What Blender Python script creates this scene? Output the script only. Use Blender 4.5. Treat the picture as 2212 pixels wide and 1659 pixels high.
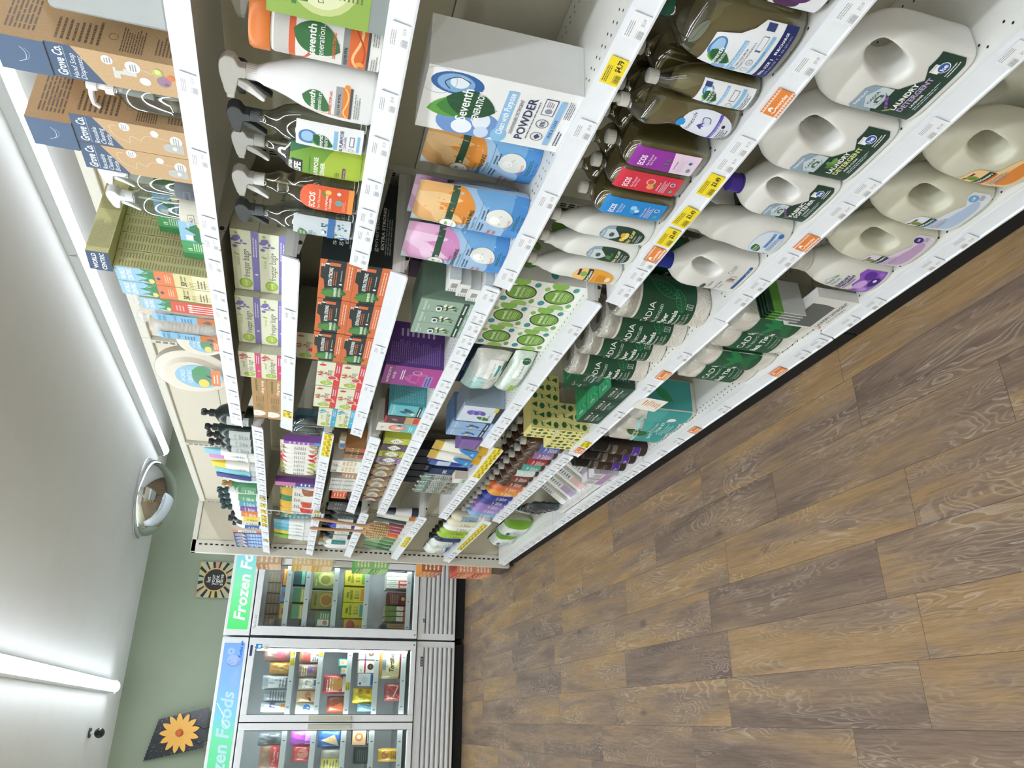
import bpy, bmesh, math, random
from mathutils import Vector, Matrix
for o in list(bpy.data.objects): bpy.data.objects.remove(o)
SC = bpy.context.scene; COL = SC.collection
R_ = random.Random(7)
PI = math.pi

# ---------------------------------------------------------------- camera, world, exposure
def set_camera():
    a, b, c = (math.radians(v) for v in (-24.865, -14.438, -6.467))
    Rm = Matrix.Rotation(a, 3, 'Z') @ Matrix.Rotation(b, 3, 'X') @ Matrix.Rotation(c, 3, 'Y')
    right, fwd, up = Rm.col[0], Rm.col[1], Rm.col[2]
    cd = bpy.data.cameras.new('camera'); cam = bpy.data.objects.new('camera', cd); COL.objects.link(cam)
    cd.sensor_fit = 'HORIZONTAL'; cd.sensor_width = 36.0; cd.lens = 1625.88 / 2212 * 36
    cd.clip_start = 0.02; cd.clip_end = 60
    # the phone was held on its side: image x runs downwards in the room, image y to the right
    cam.matrix_world = Matrix((( -up.x, right.x, -fwd.x, 0), (-up.y, right.y, -fwd.y, 0), (-up.z, right.z, -fwd.z, 1.52), (0, 0, 0, 1)))
    SC.camera = cam
set_camera()
w_ = bpy.data.worlds.new('world'); SC.world = w_; w_.use_nodes = True
w_.node_tree.nodes['Background'].inputs[0].default_value = (0.8, 0.85, 0.9, 1); w_.node_tree.nodes['Background'].inputs[1].default_value = 0.15
SC.view_settings.view_transform = 'Standard'; SC.view_settings.look = 'None'
SC.view_settings.exposure = 0.0; SC.view_settings.gamma = 1; SC.view_settings.use_curve_mapping = False
SC.cycles.transparent_max_bounces = 20; SC.cycles.max_bounces = 10; SC.cycles.diffuse_bounces = 6; SC.cycles.glossy_bounces = 3
SC.cycles.transmission_bounces = 8; SC.cycles.caustics_reflective = False; SC.cycles.caustics_refractive = False
LAMP = 38.0      # emission of the ceiling strips

# ---------------------------------------------------------------- materials
def lin(h):
    h = h.lstrip('#')
    if len(h) == 3: h = ''.join(c * 2 for c in h)
    f = lambda c: c / 12.92 if c <= 0.04045 else ((c + 0.055) / 1.055) ** 2.4
    return tuple(f(int(h[i:i + 2], 16) / 255) for i in (0, 2, 4)) + (1,)
_M = {}
def mat(key):
    """'hex', 'hex:kind' or the name of a special material"""
    if key in _M: return _M[key]
    col, _, kind = key.partition(':')
    m = bpy.data.materials.new('paint_' + key.replace('#', '').replace(':', '_')); m.use_nodes = True
    nt = m.node_tree; N = nt.nodes; L = nt.links; p = N['Principled BSDF']; out = N['Material Output']
    c = lin(col)
    p.inputs['Base Color'].default_value = c
    p.inputs['Roughness'].default_value = {'g': .18, 's': .32, 'm': .3, 'card': .75, 'r': .85, 'k': .9, 'wall': .9, 'panel': .55, 'paper': .8}.get(kind, .5)
    if kind in ('card', 'wall', 'panel', '', 's', 'r', 'quilt', 'film'):
        tc = N.new('ShaderNodeTexCoord'); no = N.new('ShaderNodeTexNoise'); L.new(tc.outputs['Object'], no.inputs['Vector'])
        no.inputs['Scale'].default_value = {'card': 260, 'wall': 5, 'panel': 60, 'quilt': 90, 'film': 60}.get(kind, 30)
        no.inputs['Detail'].default_value = 4
        mx = N.new('ShaderNodeMix'); mx.data_type = 'RGBA'; mx.blend_type = 'MULTIPLY'; mx.inputs[0].default_value = 1
        rp = N.new('ShaderNodeMapRange'); L.new(no.outputs['Fac'], rp.inputs['Value'])
        k = {'card': .22, 'wall': .05}.get(kind, .07)
        rp.inputs['To Min'].default_value = 1 - k; rp.inputs['To Max'].default_value = 1 + k * .4
        mx.inputs[6].default_value = c; L.new(rp.outputs[0], mx.inputs[7]); L.new(mx.outputs[2], p.inputs['Base Color'])
        if kind in ('wall', 'quilt', 'film', 'card'):
            bp = N.new('ShaderNodeBump')
            if kind == 'wall': no2 = N.new('ShaderNodeTexNoise'); no2.inputs['Scale'].default_value = 120; L.new(tc.outputs['Object'], no2.inputs['Vector'])
            elif kind == 'quilt':
                no2 = N.new('ShaderNodeTexWave'); no2.wave_type = 'RINGS'; no2.inputs['Scale'].default_value = 28; no2.inputs['Distortion'].default_value = 9; no2.inputs['Detail Scale'].default_value = 2
                L.new(tc.outputs['Object'], no2.inputs['Vector'])
            else: no2 = no
            L.new(no2.outputs['Fac'], bp.inputs['Height'])
            bp.inputs['Strength'].default_value = {'wall': .12, 'quilt': .5, 'film': .55, 'card': .1}[kind]; bp.inputs['Distance'].default_value = {'wall': .002, 'quilt': .002, 'film': .006, 'card': .0005}[kind]
            L.new(bp.outputs[0], p.inputs['Normal'])
        if kind == 'film': p.inputs['Roughness'].default_value = .25; p.inputs['Coat Weight'].default_value = .4; p.inputs['Coat Roughness'].default_value = .15
    if kind == 'm': p.inputs['Metallic'].default_value = 1
    if kind == 'chrome': p.inputs['Metallic'].default_value = 1; p.inputs['Roughness'].default_value = .015
    if kind in ('t', 'tw'):   # milky, light passing plastic
        p.inputs['Roughness'].default_value = .3; p.inputs['Subsurface Weight'].default_value = .6 if kind == 't' else .2
        p.inputs['Subsurface Radius'].default_value = (.02, .02, .015); p.inputs['Subsurface Scale'].default_value = .5
    if kind.startswith('clear') or kind == 'glass':      # clear plastic or glass: tinted see-through plus a gloss that grows at grazing angles
        tr = N.new('ShaderNodeBsdfTransparent'); tr.inputs[0].default_value = c
        gl = N.new('ShaderNodeBsdfGlossy'); gl.inputs['Roughness'].default_value = .03 if kind != 'clearf' else .22
        lw = N.new('ShaderNodeLayerWeight'); lw.inputs['Blend'].default_value = {'clear': .32, 'clearl': .42, 'clearf': .45, 'glass': .12}[kind]
        ms = N.new('ShaderNodeMixShader'); rp = N.new('ShaderNodeMapRange'); L.new(lw.outputs['Facing'], rp.inputs['Value'])
        rp.inputs['To Min'].default_value = {'glass': .05, 'clear': .06, 'clearl': .08, 'clearf': .16}[kind]; rp.inputs['To Max'].default_value = .75
        L.new(rp.outputs[0], ms.inputs[0]); L.new(tr.outputs[0], ms.inputs[1]); L.new(gl.outputs[0], ms.inputs[2]); L.new(ms.outputs[0], out.inputs[0])
        if kind == 'clearf':
            tc = N.new('ShaderNodeTexCoord'); no = N.new('ShaderNodeTexNoise'); L.new(tc.outputs['Object'], no.inputs['Vector']); no.inputs['Scale'].default_value = 35
            bp = N.new('ShaderNodeBump'); bp.inputs['Strength'].default_value = .8; bp.inputs['Distance'].default_value = .01; L.new(no.outputs['Fac'], bp.inputs['Height']); L.new(bp.outputs[0], gl.inputs['Normal'])
    if kind == 'bag':   # thin milky film
        tr = N.new('ShaderNodeBsdfTransparent'); ms = N.new('ShaderNodeMixShader'); ms.inputs[0].default_value = .34; p.inputs['Roughness'].default_value = .2
        tc = N.new('ShaderNodeTexCoord'); no = N.new('ShaderNodeTexNoise'); L.new(tc.outputs['Object'], no.inputs['Vector']); no.inputs['Scale'].default_value = 30
        bp = N.new('ShaderNodeBump'); bp.inputs['Distance'].default_value = .012; L.new(no.outputs['Fac'], bp.inputs['Height']); L.new(bp.outputs[0], p.inputs['Normal'])
        L.new(tr.outputs[0], ms.inputs[1]); L.new(p.outputs[0], ms.inputs[2]); L.new(ms.outputs[0], out.inputs[0])
    if kind == 'liq':   # liquid soap: partly see-through, partly milky
        tr = N.new('ShaderNodeBsdfTransparent'); tr.inputs[0].default_value = c; p.inputs['Roughness'].default_value = .15; ms = N.new('ShaderNodeMixShader'); ms.inputs[0].default_value = .5
        L.new(tr.outputs[0], ms.inputs[1]); L.new(p.outputs[0], ms.inputs[2]); L.new(ms.outputs[0], out.inputs[0])
    if kind.startswith('e'):  # things that give off light; the number is the strength
        try:
            s = float(kind[1:]); em = N.new('ShaderNodeEmission'); em.inputs[0].default_value = c; em.inputs[1].default_value = s; L.new(em.outputs[0], out.inputs[0])
        except ValueError: pass
    _M[key] = m; return m

# ---------------------------------------------------------------- text cut to flat outlines
_T = {}
def text2d(s, bold=0, res=2):
    k = (s, bold)
    if k in _T: return _T[k]
    cu = bpy.data.curves.new('t', 'FONT'); cu.body = s; cu.size = 1; cu.resolution_u = res; cu.offset = bold; cu.fill_mode = 'FRONT'; cu.dimensions = '2D'
    o = bpy.data.objects.new('t', cu); COL.objects.link(o)
    dg = bpy.context.evaluated_depsgraph_get(); me = bpy.data.meshes.new_from_object(o.evaluated_get(dg))
    vs = [(v.co.x, v.co.y) for v in me.vertices]; fs = [tuple(p.vertices) for p in me.polygons]
    bpy.data.objects.remove(o); bpy.data.curves.remove(cu); bpy.data.meshes.remove(me)
    x1 = max([v[0] for v in vs] or [1]); x0 = min([v[0] for v in vs] or [0])
    _T[k] = (vs, fs, x0, x1); return _T[k]

# ---------------------------------------------------------------- mesh builder
def se(t, rx, ry, n):     # superellipse
    c, s = math.cos(t), math.sin(t); e = 2.0 / n
    return (math.copysign(abs(c) ** e, c) * rx, math.copysign(abs(s) ** e, s) * ry)
class MB:
    def __init__(s): s.v = []; s.f = []; s.m = []; s.k = []; s.sm = []
    def _mi(s, key):
        if key not in s.k: s.k.append(key)
        return s.k.index(key)
    def add(s, vs, fs, key, smooth=True):
        b = len(s.v); s.v += [tuple(v) for v in vs]; mi = s._mi(key)
        for f in fs: s.f.append(tuple(i + b for i in f)); s.m.append(mi); s.sm.append(smooth)
        return s
    def box(s, x0, x1, y0, y1, z0, z1, key):
        vs = [(x, y, z) for x in (x0, x1) for y in (y0, y1) for z in (z0, z1)]
        return s.add(vs, [(0, 1, 3, 2), (4, 6, 7, 5), (0, 4, 5, 1), (2, 3, 7, 6), (0, 2, 6, 4), (1, 5, 7, 3)], key, False)
    def rings(s, rs, key, cap0=True, cap1=True, closed=True, smooth=True):
        n = len(rs[0]); vs = [p for r in rs for p in r]; fs = []
        for i in range(len(rs) - 1):
            for j in range(n if closed else n - 1):
                k = (j + 1) % n; fs.append((i * n + j, i * n + k, (i + 1) * n + k, (i + 1) * n + j))
        if cap0: fs.append(tuple(reversed(range(n))))
        if cap1: fs.append(tuple(range((len(rs) - 1) * n, len(rs) * n)))
        return s.add(vs, fs, key, smooth)
    def lathe(s, prof, key, cx=0, cy=0, seg=24, axis='z', cap0=True, cap1=True):
        rs = []
        for r, z in prof:
            r = max(r, 1e-5)
            ring = [(r * math.cos(2 * PI * j / seg), r * math.sin(2 * PI * j / seg)) for j in range(seg)]
            if axis == 'z': rs.append([(cx + a, cy + b, z) for a, b in ring])
            elif axis == 'x': rs.append([(z, cx + a, cy + b) for a, b in ring])
            else: rs.append([(cx + b, z, cy + a) for a, b in ring])
        return s.rings(rs, key, cap0, cap1)
    def loft(s, secs, key, seg=32, cap0=True, cap1=True):
        # secs: (z, cx, cy, rx, ry, n)
        rs = []
        for z, cx, cy, rx, ry, n in secs:
            rs.append([(cx + a, cy + b, z) for a, b in (se(2 * PI * j / seg, rx, ry, n) for j in range(seg))])
        return s.rings(rs, key, cap0, cap1)
    def tube(s, pts, r, key, seg=8, caps=True):
        pts = [Vector(p) for p in pts]; rs = []; up = Vector((.13, .21, .97))
        for i, p in enumerate(pts):
            d = (pts[min(i + 1, len(pts) - 1)] - pts[max(i - 1, 0)]).normalized()
            a = d.cross(up); a = a.normalized() if a.length > 1e-4 else Vector((1, 0, 0)); b = d.cross(a)
            rr = r[i] if isinstance(r, (list, tuple)) else r
            rs.append([tuple(p + a * (rr * math.cos(2 * PI * j / seg)) + b * (rr * math.sin(2 * PI * j / seg))) for j in range(seg)])
        return s.rings(rs, key, caps, caps)
    def extr(s, poly, t0, t1, key, axis='x', smooth=False):
        n = len(poly); f = {'x': lambda t, a, b: (t, a, b), 'y': lambda t, a, b: (a, t, b), 'z': lambda t, a, b: (a, b, t)}[axis]
        vs = [f(t0, *p) for p in poly] + [f(t1, *p) for p in poly]
        return s.add(vs, [tuple(reversed(range(n))), tuple(range(n, 2 * n))] + [(i, (i + 1) % n, n + (i + 1) % n, n + i) for i in range(n)], key, smooth)
    def sphere(s, c, r, key, seg=16, rz=None):
        rz = rz or r
        return s.rings([[(c[0] + r * math.sin(PI * i / 10) * math.cos(2 * PI * j / seg), c[1] + r * math.sin(PI * i / 10) * math.sin(2 * PI * j / seg), c[2] - rz * math.cos(PI * i / 10)) for j in range(seg)] for i in range(0, 11)], key, False, False)
    # ---- flat artwork laid on a surface.  S(u, v, h) -> point ; W, H size in metres ; shapes use 0..1
    def art(s, S, W, H, shapes, h0=.0003, dh=.00005, step=None, vstep=None, clip=False):
        k = 0
        for sh in shapes:
            t = sh[0]; k += 1; h = h0 + dh * k; vs = []; fs = []
            if t == 'r': _, u0, v0, u1, v1, key = sh; vs = [(u0 * W, v0 * H), (u1 * W, v0 * H), (u1 * W, v1 * H), (u0 * W, v1 * H)]; fs = [(0, 1, 2, 3)]
            elif t == 'p': key = sh[2]; vs = [(a * W, b * H) for a, b in sh[1]]; fs = [tuple(range(len(vs)))]
            elif t == 'e':
                _, cu, cv, ru, rv, key = sh[:6]; n = 24 if ru * W > .008 else 12
                vs = [(cu * W + ru * W * math.cos(2 * PI * i / n), cv * H + rv * H * math.sin(2 * PI * i / n)) for i in range(n)]; fs = [tuple(range(n))]
            elif t == 'c':    # circle: radius is a share of W
                _, cu, cv, r, key = sh[:5]; n = 24 if r * W > .008 else 10
                vs = [(cu * W + r * W * math.cos(2 * PI * i / n), cv * H + r * W * math.sin(2 * PI * i / n)) for i in range(n)]; fs = [tuple(range(n))]
            elif t == 'o':    # ring
                _, cu, cv, r, wd, key = sh[:6]; n = 28
                for rr in (r, r - wd): vs += [(cu * W + rr * W * math.cos(2 * PI * i / n), cv * H + rr * W * math.sin(2 * PI * i / n)) for i in range(n)]
                fs = [(i, (i + 1) % n, n + (i + 1) % n, n + i) for i in range(n)]
            elif t == 'leaf':   # cu cv half length(m share of W) half width angle(deg) colour
                _, cu, cv, a, b, ang, key = sh; n = 12; ca, sa = math.cos(math.radians(ang)), math.sin(math.radians(ang)); pts = []
                for i in range(n + 1): x = -1 + 2 * i / n; pts.append((x * a * W, b * W * (1 - x * x) ** .8))
                for i in range(n - 1, 0, -1): x = -1 + 2 * i / n; pts.append((x * a * W, -b * W * (1 - x * x) ** .8))
                vs = [(cu * W + x * ca - y * sa, cv * H + x * sa + y * ca) for x, y in pts]; fs = [tuple(range(len(vs)))]
            elif t == 't':      # string u v size(share of H) colour align(l c r) [opts]
                _, st, cu, cv, sz, key, al = sh[:7]; op = sh[7] if len(sh) > 7 else {}
                tv, tf, x0, x1 = text2d(st, op.get('b', 0)); z = sz * H; sx = op.get('sx', 1.0)
                if 'w' in op: sx = op['w'] * W / max((x1 - x0) * z, 1e-6)
                off = {'l': x0, 'c': (x0 + x1) / 2, 'r': x1}[al]; it = op.get('i', 0); rt = math.radians(op.get('rot', 0)); ca, sa = math.cos(rt), math.sin(rt)
                for x, y in tv:
                    x = (x - off) * sx * z + it * y * z; y = y * z; vs.append((cu * W + x * ca - y * sa, cv * H + x * sa + y * ca))
                fs = tf
            elif t == 'l':      # small print too fine to read: rows of dashes
                _, u0, v0, u1, v1, n, key = sh; rr = random.Random(int(u0 * 991 + v1 * 777 + n))
                for i in range(n):
                    hh = (v1 - v0) / n; y = v1 - (i + .75) * hh; x = u0; e = u1 - rr.random() * .25 * (u1 - u0)
                    while x < e:
                        wd = (.05 + .1 * rr.random()) * (u1 - u0); b = len(vs); x2 = min(x + wd, e)
                        vs += [(x * W, y * H), (x2 * W, y * H), (x2 * W, (y + hh * .42) * H), (x * W, (y + hh * .42) * H)]; fs.append((b, b + 1, b + 2, b + 3)); x = x2 + .02 * (u1 - u0)
            elif t == 'bc':     # bar code
                _, u0, v0, u1, v1, key = sh; rr = random.Random(3); x = u0
                while x < u1 - .02 * (u1 - u0):
                    wd = (.015 + .03 * rr.random()) * (u1 - u0); b = len(vs)
                    vs += [(x * W, v0 * H), ((x + wd) * W, v0 * H), ((x + wd) * W, v1 * H), (x * W, v1 * H)]; fs.append((b, b + 1, b + 2, b + 3)); x += wd + (.015 + .03 * rr.random()) * (u1 - u0)
            elif t == 'ln':     # line through points, width share of W
                _, pts, wd, key = sh; wd *= W / 2; P = [Vector((a * W, b * H)) for a, b in pts]
                for i, p in enumerate(P):
                    d = (P[min(i + 1, len(P) - 1)] - P[max(i - 1, 0)]).normalized(); q = Vector((-d.y, d.x)) * wd; vs += [tuple(p + q), tuple(p - q)]
                fs = [(2 * i, 2 * i + 1, 2 * i + 3, 2 * i + 2) for i in range(len(P) - 1)]
            if not fs: continue
            ov = clip and any(a < -1e-6 or b < -1e-6 or a > W + 1e-6 or b > H + 1e-6 for a, b in vs)
            if step or ov:
                bm = bmesh.new(); bv = [bm.verts.new((a, b, 0)) for a, b in vs]
                for f in fs:
                    try: bm.faces.new([bv[i] for i in f])
                    except ValueError: pass
                if ov:
                    for co, no in (((0, 0, 0), (-1, 0, 0)), ((W, 0, 0), (1, 0, 0)), ((0, 0, 0), (0, -1, 0)), ((0, H, 0), (0, 1, 0))): bmesh.ops.bisect_plane(bm, geom=bm.verts[:] + bm.edges[:] + bm.faces[:], plane_co=co, plane_no=no, clear_outer=True)
                us = [a for a, b in vs]; x = (math.floor(min(us) / step) + 1) * step if step else 1e9
                while x < max(us):
                    bmesh.ops.bisect_plane(bm, geom=bm.verts[:] + bm.edges[:] + bm.faces[:], plane_co=(x, 0, 0), plane_no=(1, 0, 0)); x += step
                if vstep:
                    us = [b for a, b in vs]; x = (math.floor(min(us) / vstep) + 1) * vstep
                    while x < max(us):
                        bmesh.ops.bisect_plane(bm, geom=bm.verts[:] + bm.edges[:] + bm.faces[:], plane_co=(0, x, 0), plane_no=(0, 1, 0)); x += vstep
                bm.verts.index_update(); vs = [(v.co.x, v.co.y) for v in bm.verts]; fs = [tuple(v.index for v in f.verts) for f in bm.faces]; bm.free()
            s.add([S(a, b, h) for a, b in vs], fs, key, False)
        return s
    def mesh(s, name):
        me = bpy.data.meshes.new(name); me.from_pydata(s.v, [], s.f)
        for k in s.k: me.materials.append(mat(k))
        me.polygons.foreach_set('material_index', s.m); me.polygons.foreach_set('use_smooth', s.sm)
        me.set_sharp_from_angle(angle=.75); me.update(); return me
    def build(s, name, parent=None, loc=(0, 0, 0), rz=0, bevel=0):
        o = bpy.data.objects.new(name, s.mesh(name)); COL.objects.link(o); o.location = loc; o.rotation_euler = (0, 0, rz); o.parent = parent
        if bevel: b = o.modifiers.new('bevel', 'BEVEL'); b.width = bevel; b.segments = 2; b.limit_method = 'ANGLE'
        return o
def tag(o, label, cat, group=None, kind=None):
    if label: o['label'] = label
    if cat: o['category'] = cat
    if group: o['group'] = group
    if kind: o['kind'] = kind
    return o
def thing(name, label, cat, group=None, loc=(0, 0, 0), rz=0):
    o = bpy.data.objects.new(name, None); COL.objects.link(o); o.location = loc; o.rotation_euler = (0, 0, rz); o.empty_display_size = .05
    return tag(o, label, cat, group)
def struct(name, mb, bevel=0):
    o = mb.build(name, bevel=bevel); o['kind'] = 'structure'; return o
def dup(root, loc, rz=0, label=None, group=None, rot=None):
    r = root.copy(); COL.objects.link(r); r.location = loc; r.rotation_euler = rot or (0, 0, rz)
    if label: r['label'] = label
    if group: r['group'] = group
    for ch in list(root.children):
        c = ch.copy(); COL.objects.link(c); c.parent = r
        for g in list(ch.children): d = g.copy(); COL.objects.link(d); d.parent = c
    return r
def front(w, d):        # front face of an upright carton: u runs from the far to the near end
    return lambda u, v, h: (-d / 2 - h, w / 2 - u, v)
def side(w, d):         # the end that faces back up the aisle
    return lambda u, v, h: (-d / 2 + u, -w / 2 - h, v)
def bez(pts, n=8):
    out = []; m = len(pts)
    for i in range(m - 1):
        p0 = Vector(pts[max(i - 1, 0)]); p1 = Vector(pts[i]); p2 = Vector(pts[i + 1]); p3 = Vector(pts[min(i + 2, m - 1)])
        for j in range(n):
            t = j / n; out.append(tuple(.5 * ((2 * p1) + (p2 - p0) * t + (2 * p0 - 5 * p1 + 4 * p2 - p3) * t * t + (3 * p1 - p0 - 3 * p2 + p3) * t ** 3)))
    out.append(tuple(pts[-1])); return out
# ---------------------------------------------------------------- room
XF, YA, SW, XB = 1.020, 1.616, 1.219, 1.345        # shelf front, first seam, section width, back panel
FY = 6.924                                          # freezer fronts
CZ = 2.87; WY = 7.77
def floor_material():
    m = bpy.data.materials.new('vinyl_planks'); m.use_nodes = True; nt = m.node_tree; N = nt.nodes; L = nt.links; p = N['Principled BSDF']
    def nd(t, **k):
        n = N.new(t)
        for a, b in k.items(): setattr(n, a, b)
        return n
    def mth(op, a, b=None, c=None):
        n = nd('ShaderNodeMath', operation=op)
        for i, x in enumerate((a, b, c)):
            if x is None: continue
            if isinstance(x, (int, float)): n.inputs[i].default_value = x
            else: L.new(x, n.inputs[i])
        return n.outputs[0]
    tc = nd('ShaderNodeTexCoord'); sp = nd('ShaderNodeSeparateXYZ'); L.new(tc.outputs['Object'], sp.inputs[0])
    x = mth('ADD', sp.outputs[0], .183 + .158 * 20); y = mth('ADD', sp.outputs[1], 20)
    rw = mth('DIVIDE', x, .158); row = mth('FLOOR', rw); fx = mth('FRACT', rw)
    wn = nd('ShaderNodeTexWhiteNoise', noise_dimensions='1D'); L.new(row, wn.inputs['W'])
    cl = mth('ADD', mth('DIVIDE', y, .914), wn.outputs['Value']); col = mth('FLOOR', cl); fy = mth('FRACT', cl)
    idv = nd('ShaderNodeCombineXYZ'); L.new(row, idv.inputs[0]); L.new(col, idv.inputs[1])
    w2 = nd('ShaderNodeTexWhiteNoise', noise_dimensions='2D'); L.new(idv.outputs[0], w2.inputs['Vector'])
    rs = nd('ShaderNodeSeparateColor'); L.new(w2.outputs['Color'], rs.inputs[0])
    # coordinates inside a plank, shifted at random per plank
    cv = nd('ShaderNodeCombineXYZ')
    L.new(mth('ADD', mth('MULTIPLY', x, 1.0), mth('MULTIPLY', rs.outputs[0], 37)), cv.inputs[0]); L.new(mth('ADD', y, mth('MULTIPLY', rs.outputs[1], 53)), cv.inputs[1])
    def mapping(sx, sy):
        mp = nd('ShaderNodeMapping'); mp.inputs['Scale'].default_value = (sx, sy, 1); L.new(cv.outputs[0], mp.inputs[0]); return mp.outputs[0]
    def noise(vec, sc, det=6, dist=0, rough=.55):
        n = nd('ShaderNodeTexNoise'); n.inputs['Scale'].default_value = sc; n.inputs['Detail'].default_value = det; n.inputs['Distortion'].default_value = dist; n.inputs['Roughness'].default_value = rough; L.new(vec, n.inputs['Vector']); return n.outputs['Fac']
    tone = mth('ADD', mth('MULTIPLY', rs.outputs[2], .26), mth('SUBTRACT', mth('MULTIPLY', noise(mapping(4.5, .5), 2.2, 5, .6), 1.05), .14))
    cr = nd('ShaderNodeValToRGB'); L.new(tone, cr.inputs[0]); e = cr.color_ramp.elements
    e[0].position = .22; e[0].color = lin('5f4f43'); e[1].position = .82; e[1].color = lin('9c8060')
    for pos, c in ((.38, '705e50'), (.52, '806b56'), (.66, '917550')): q = e.new(pos); q.color = lin(c)
    # growth rings seen as cathedral figures, limed light
    big = noise(mapping(5.0, .8), 1.6, 3.2, .5)
    ring = mth('FRACT', mth('MULTIPLY', big, 30))
    rl = nd('ShaderNodeMapRange'); rl.inputs['From Min'].default_value = .55; rl.inputs['From Max'].default_value = 1.0; L.new(ring, rl.inputs[0])
    patch = nd('ShaderNodeMapRange'); patch.inputs['From Min'].default_value = .44; patch.inputs['From Max'].default_value = .64; L.new(noise(mapping(6, 1.4), 1.5, 2), patch.inputs[0])
    lime = mth('MULTIPLY', mth('MULTIPLY', rl.outputs[0], patch.outputs[0]), noise(mapping(60, 9), 6, 4))
    fine = mth('ADD', mth('MULTIPLY', noise(mapping(90, 3.0), 3.2, 8, .3, .75), .5), mth('MULTIPLY', noise(mapping(30, 1.3), 2.6, 9, .8, .8), .5))
    fr = nd('ShaderNodeMapRange'); fr.inputs['From Min'].default_value = .36; fr.inputs['From Max'].default_value = .64; fr.inputs['To Min'].default_value = .60; fr.inputs['To Max'].default_value = 1.30; L.new(fine, fr.inputs[0])
    m1 = nd('ShaderNodeMix', data_type='RGBA', blend_type='MULTIPLY'); m1.inputs[0].default_value = 1; L.new(cr.outputs[0], m1.inputs[6]); L.new(fr.outputs[0], m1.inputs[7])
    m2 = nd('ShaderNodeMix', data_type='RGBA'); L.new(mth('MULTIPLY', lime, .95), m2.inputs[0]); L.new(m1.outputs[2], m2.inputs[6]); m2.inputs[7].default_value = lin('b9aa97')
    kn = nd('ShaderNodeTexVoronoi'); kn.inputs['Scale'].default_value = 2.3; L.new(mapping(2.0, .9), kn.inputs['Vector'])
    kr = nd('ShaderNodeMapRange'); kr.inputs['From Min'].default_value = .03; kr.inputs['From Max'].default_value = .10; kr.inputs['To Min'].default_value = .6; kr.inputs['To Max'].default_value = 0; L.new(kn.outputs['Distance'], kr.inputs[0])
    m3 = nd('ShaderNodeMix', data_type='RGBA'); L.new(kr.outputs[0], m3.inputs[0]); L.new(m2.outputs[2], m3.inputs[6]); m3.inputs[7].default_value = lin('4a3d35')
    # joints
    ex = mth('MINIMUM', fx, mth('SUBTRACT', 1, fx)); ey = mth('MINIMUM', fy, mth('SUBTRACT', 1, fy))
    gx = mth('LESS_THAN', mth('MULTIPLY', ex, .158), .0007); gy = mth('LESS_THAN', mth('MULTIPLY', ey, .914), .0008); g = mth('MAXIMUM', gx, gy)
    m4 = nd('ShaderNodeMix', data_type='RGBA'); L.new(mth('MULTIPLY', g, .75), m4.inputs[0]); L.new(m3.outputs[2], m4.inputs[6]); m4.inputs[7].default_value = lin('2c241e')
    L.new(m4.outputs[2], p.inputs['Base Color']); p.inputs['Roughness'].default_value = .55; p.inputs['Specular IOR Level'].default_value = .25
    bp = nd('ShaderNodeBump'); bp.inputs['Strength'].default_value = .25; bp.inputs['Distance'].default_value = .0012; L.new(fine, bp.inputs['Height']); L.new(bp.outputs[0], p.inputs['Normal'])
    return m
X0, X1, Y0, Y1 = -4.2, 4.6, -3.6, WY
fl = MB().box(X0, X1, Y0, Y1 + .1, -.1, 0, '7b6650'); fo = struct('floor', fl); fo.data.materials[0] = floor_material()
struct('ceiling', MB().box(X0, X1, Y0, Y1 + .1, CZ, CZ + .1, 'e3e5e2:wall'))
struct('wall_back', MB().box(X0, X1, Y1, Y1 + .1, 0, CZ, '8f9985:wall'))
struct('wall_left', MB().box(X0 - .1, X0, Y0, Y1, 0, CZ, 'dddcc0:wall'))
struct('wall_right', MB().box(X1, X1 + .1, Y0, Y1, 0, CZ, 'dfe1de:wall'))
struct('wall_front', MB().box(X0, X1, Y0 - .1, Y0, 0, CZ, 'dfe1de:wall'))
def lamp(x, y0, y1, label):
    t = thing('strip_light', label, 'light', None, (x, (y0 + y1) / 2, CZ)); L = (y1 - y0) / 2
    MB().extr([(-.050, 0), (.050, 0), (.040, -.05), (-.040, -.05)], -L, L, 'd5dadb:s', 'y').build('housing', t)
    for k in (-1, 1): MB().box(-.0495, .0495, k * L / 3 - .002, k * L / 3 + .002, -.052, -.004, '8d9293').build('joint_cover', t)
    pr = [(.040 * math.cos(a), -.048 - .032 * math.sin(a)) for a in (PI * i / 10 for i in range(11))]
    MB().extr(pr, -L + .004, L - .004, 'eef5ff:e%g' % LAMP, 'y', True).build('diffuser', t)
    for k in (-1, 1): MB().box(-.05, .05, k * L - .006, k * L + .006, -.052, 0, 'd5dadb:s').build('end_cap', t)
lamp(2.31, -3.0, 7.34, 'white strip light along the ceiling above the shelving run')
lamp(.25, -3.0, 7.20, 'white strip light on the ceiling over the open aisle')
lamp(-1.9, -3.0, 7.2, 'added white strip light, out of view on the ceiling left of the aisle')  # extra strip added out of view to light the aisle
lamp(-3.6, -3.0, 7.2, 'added white strip light, out of view on the ceiling along the left wall')  # likewise an added, unseen strip giving more light from the left
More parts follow.
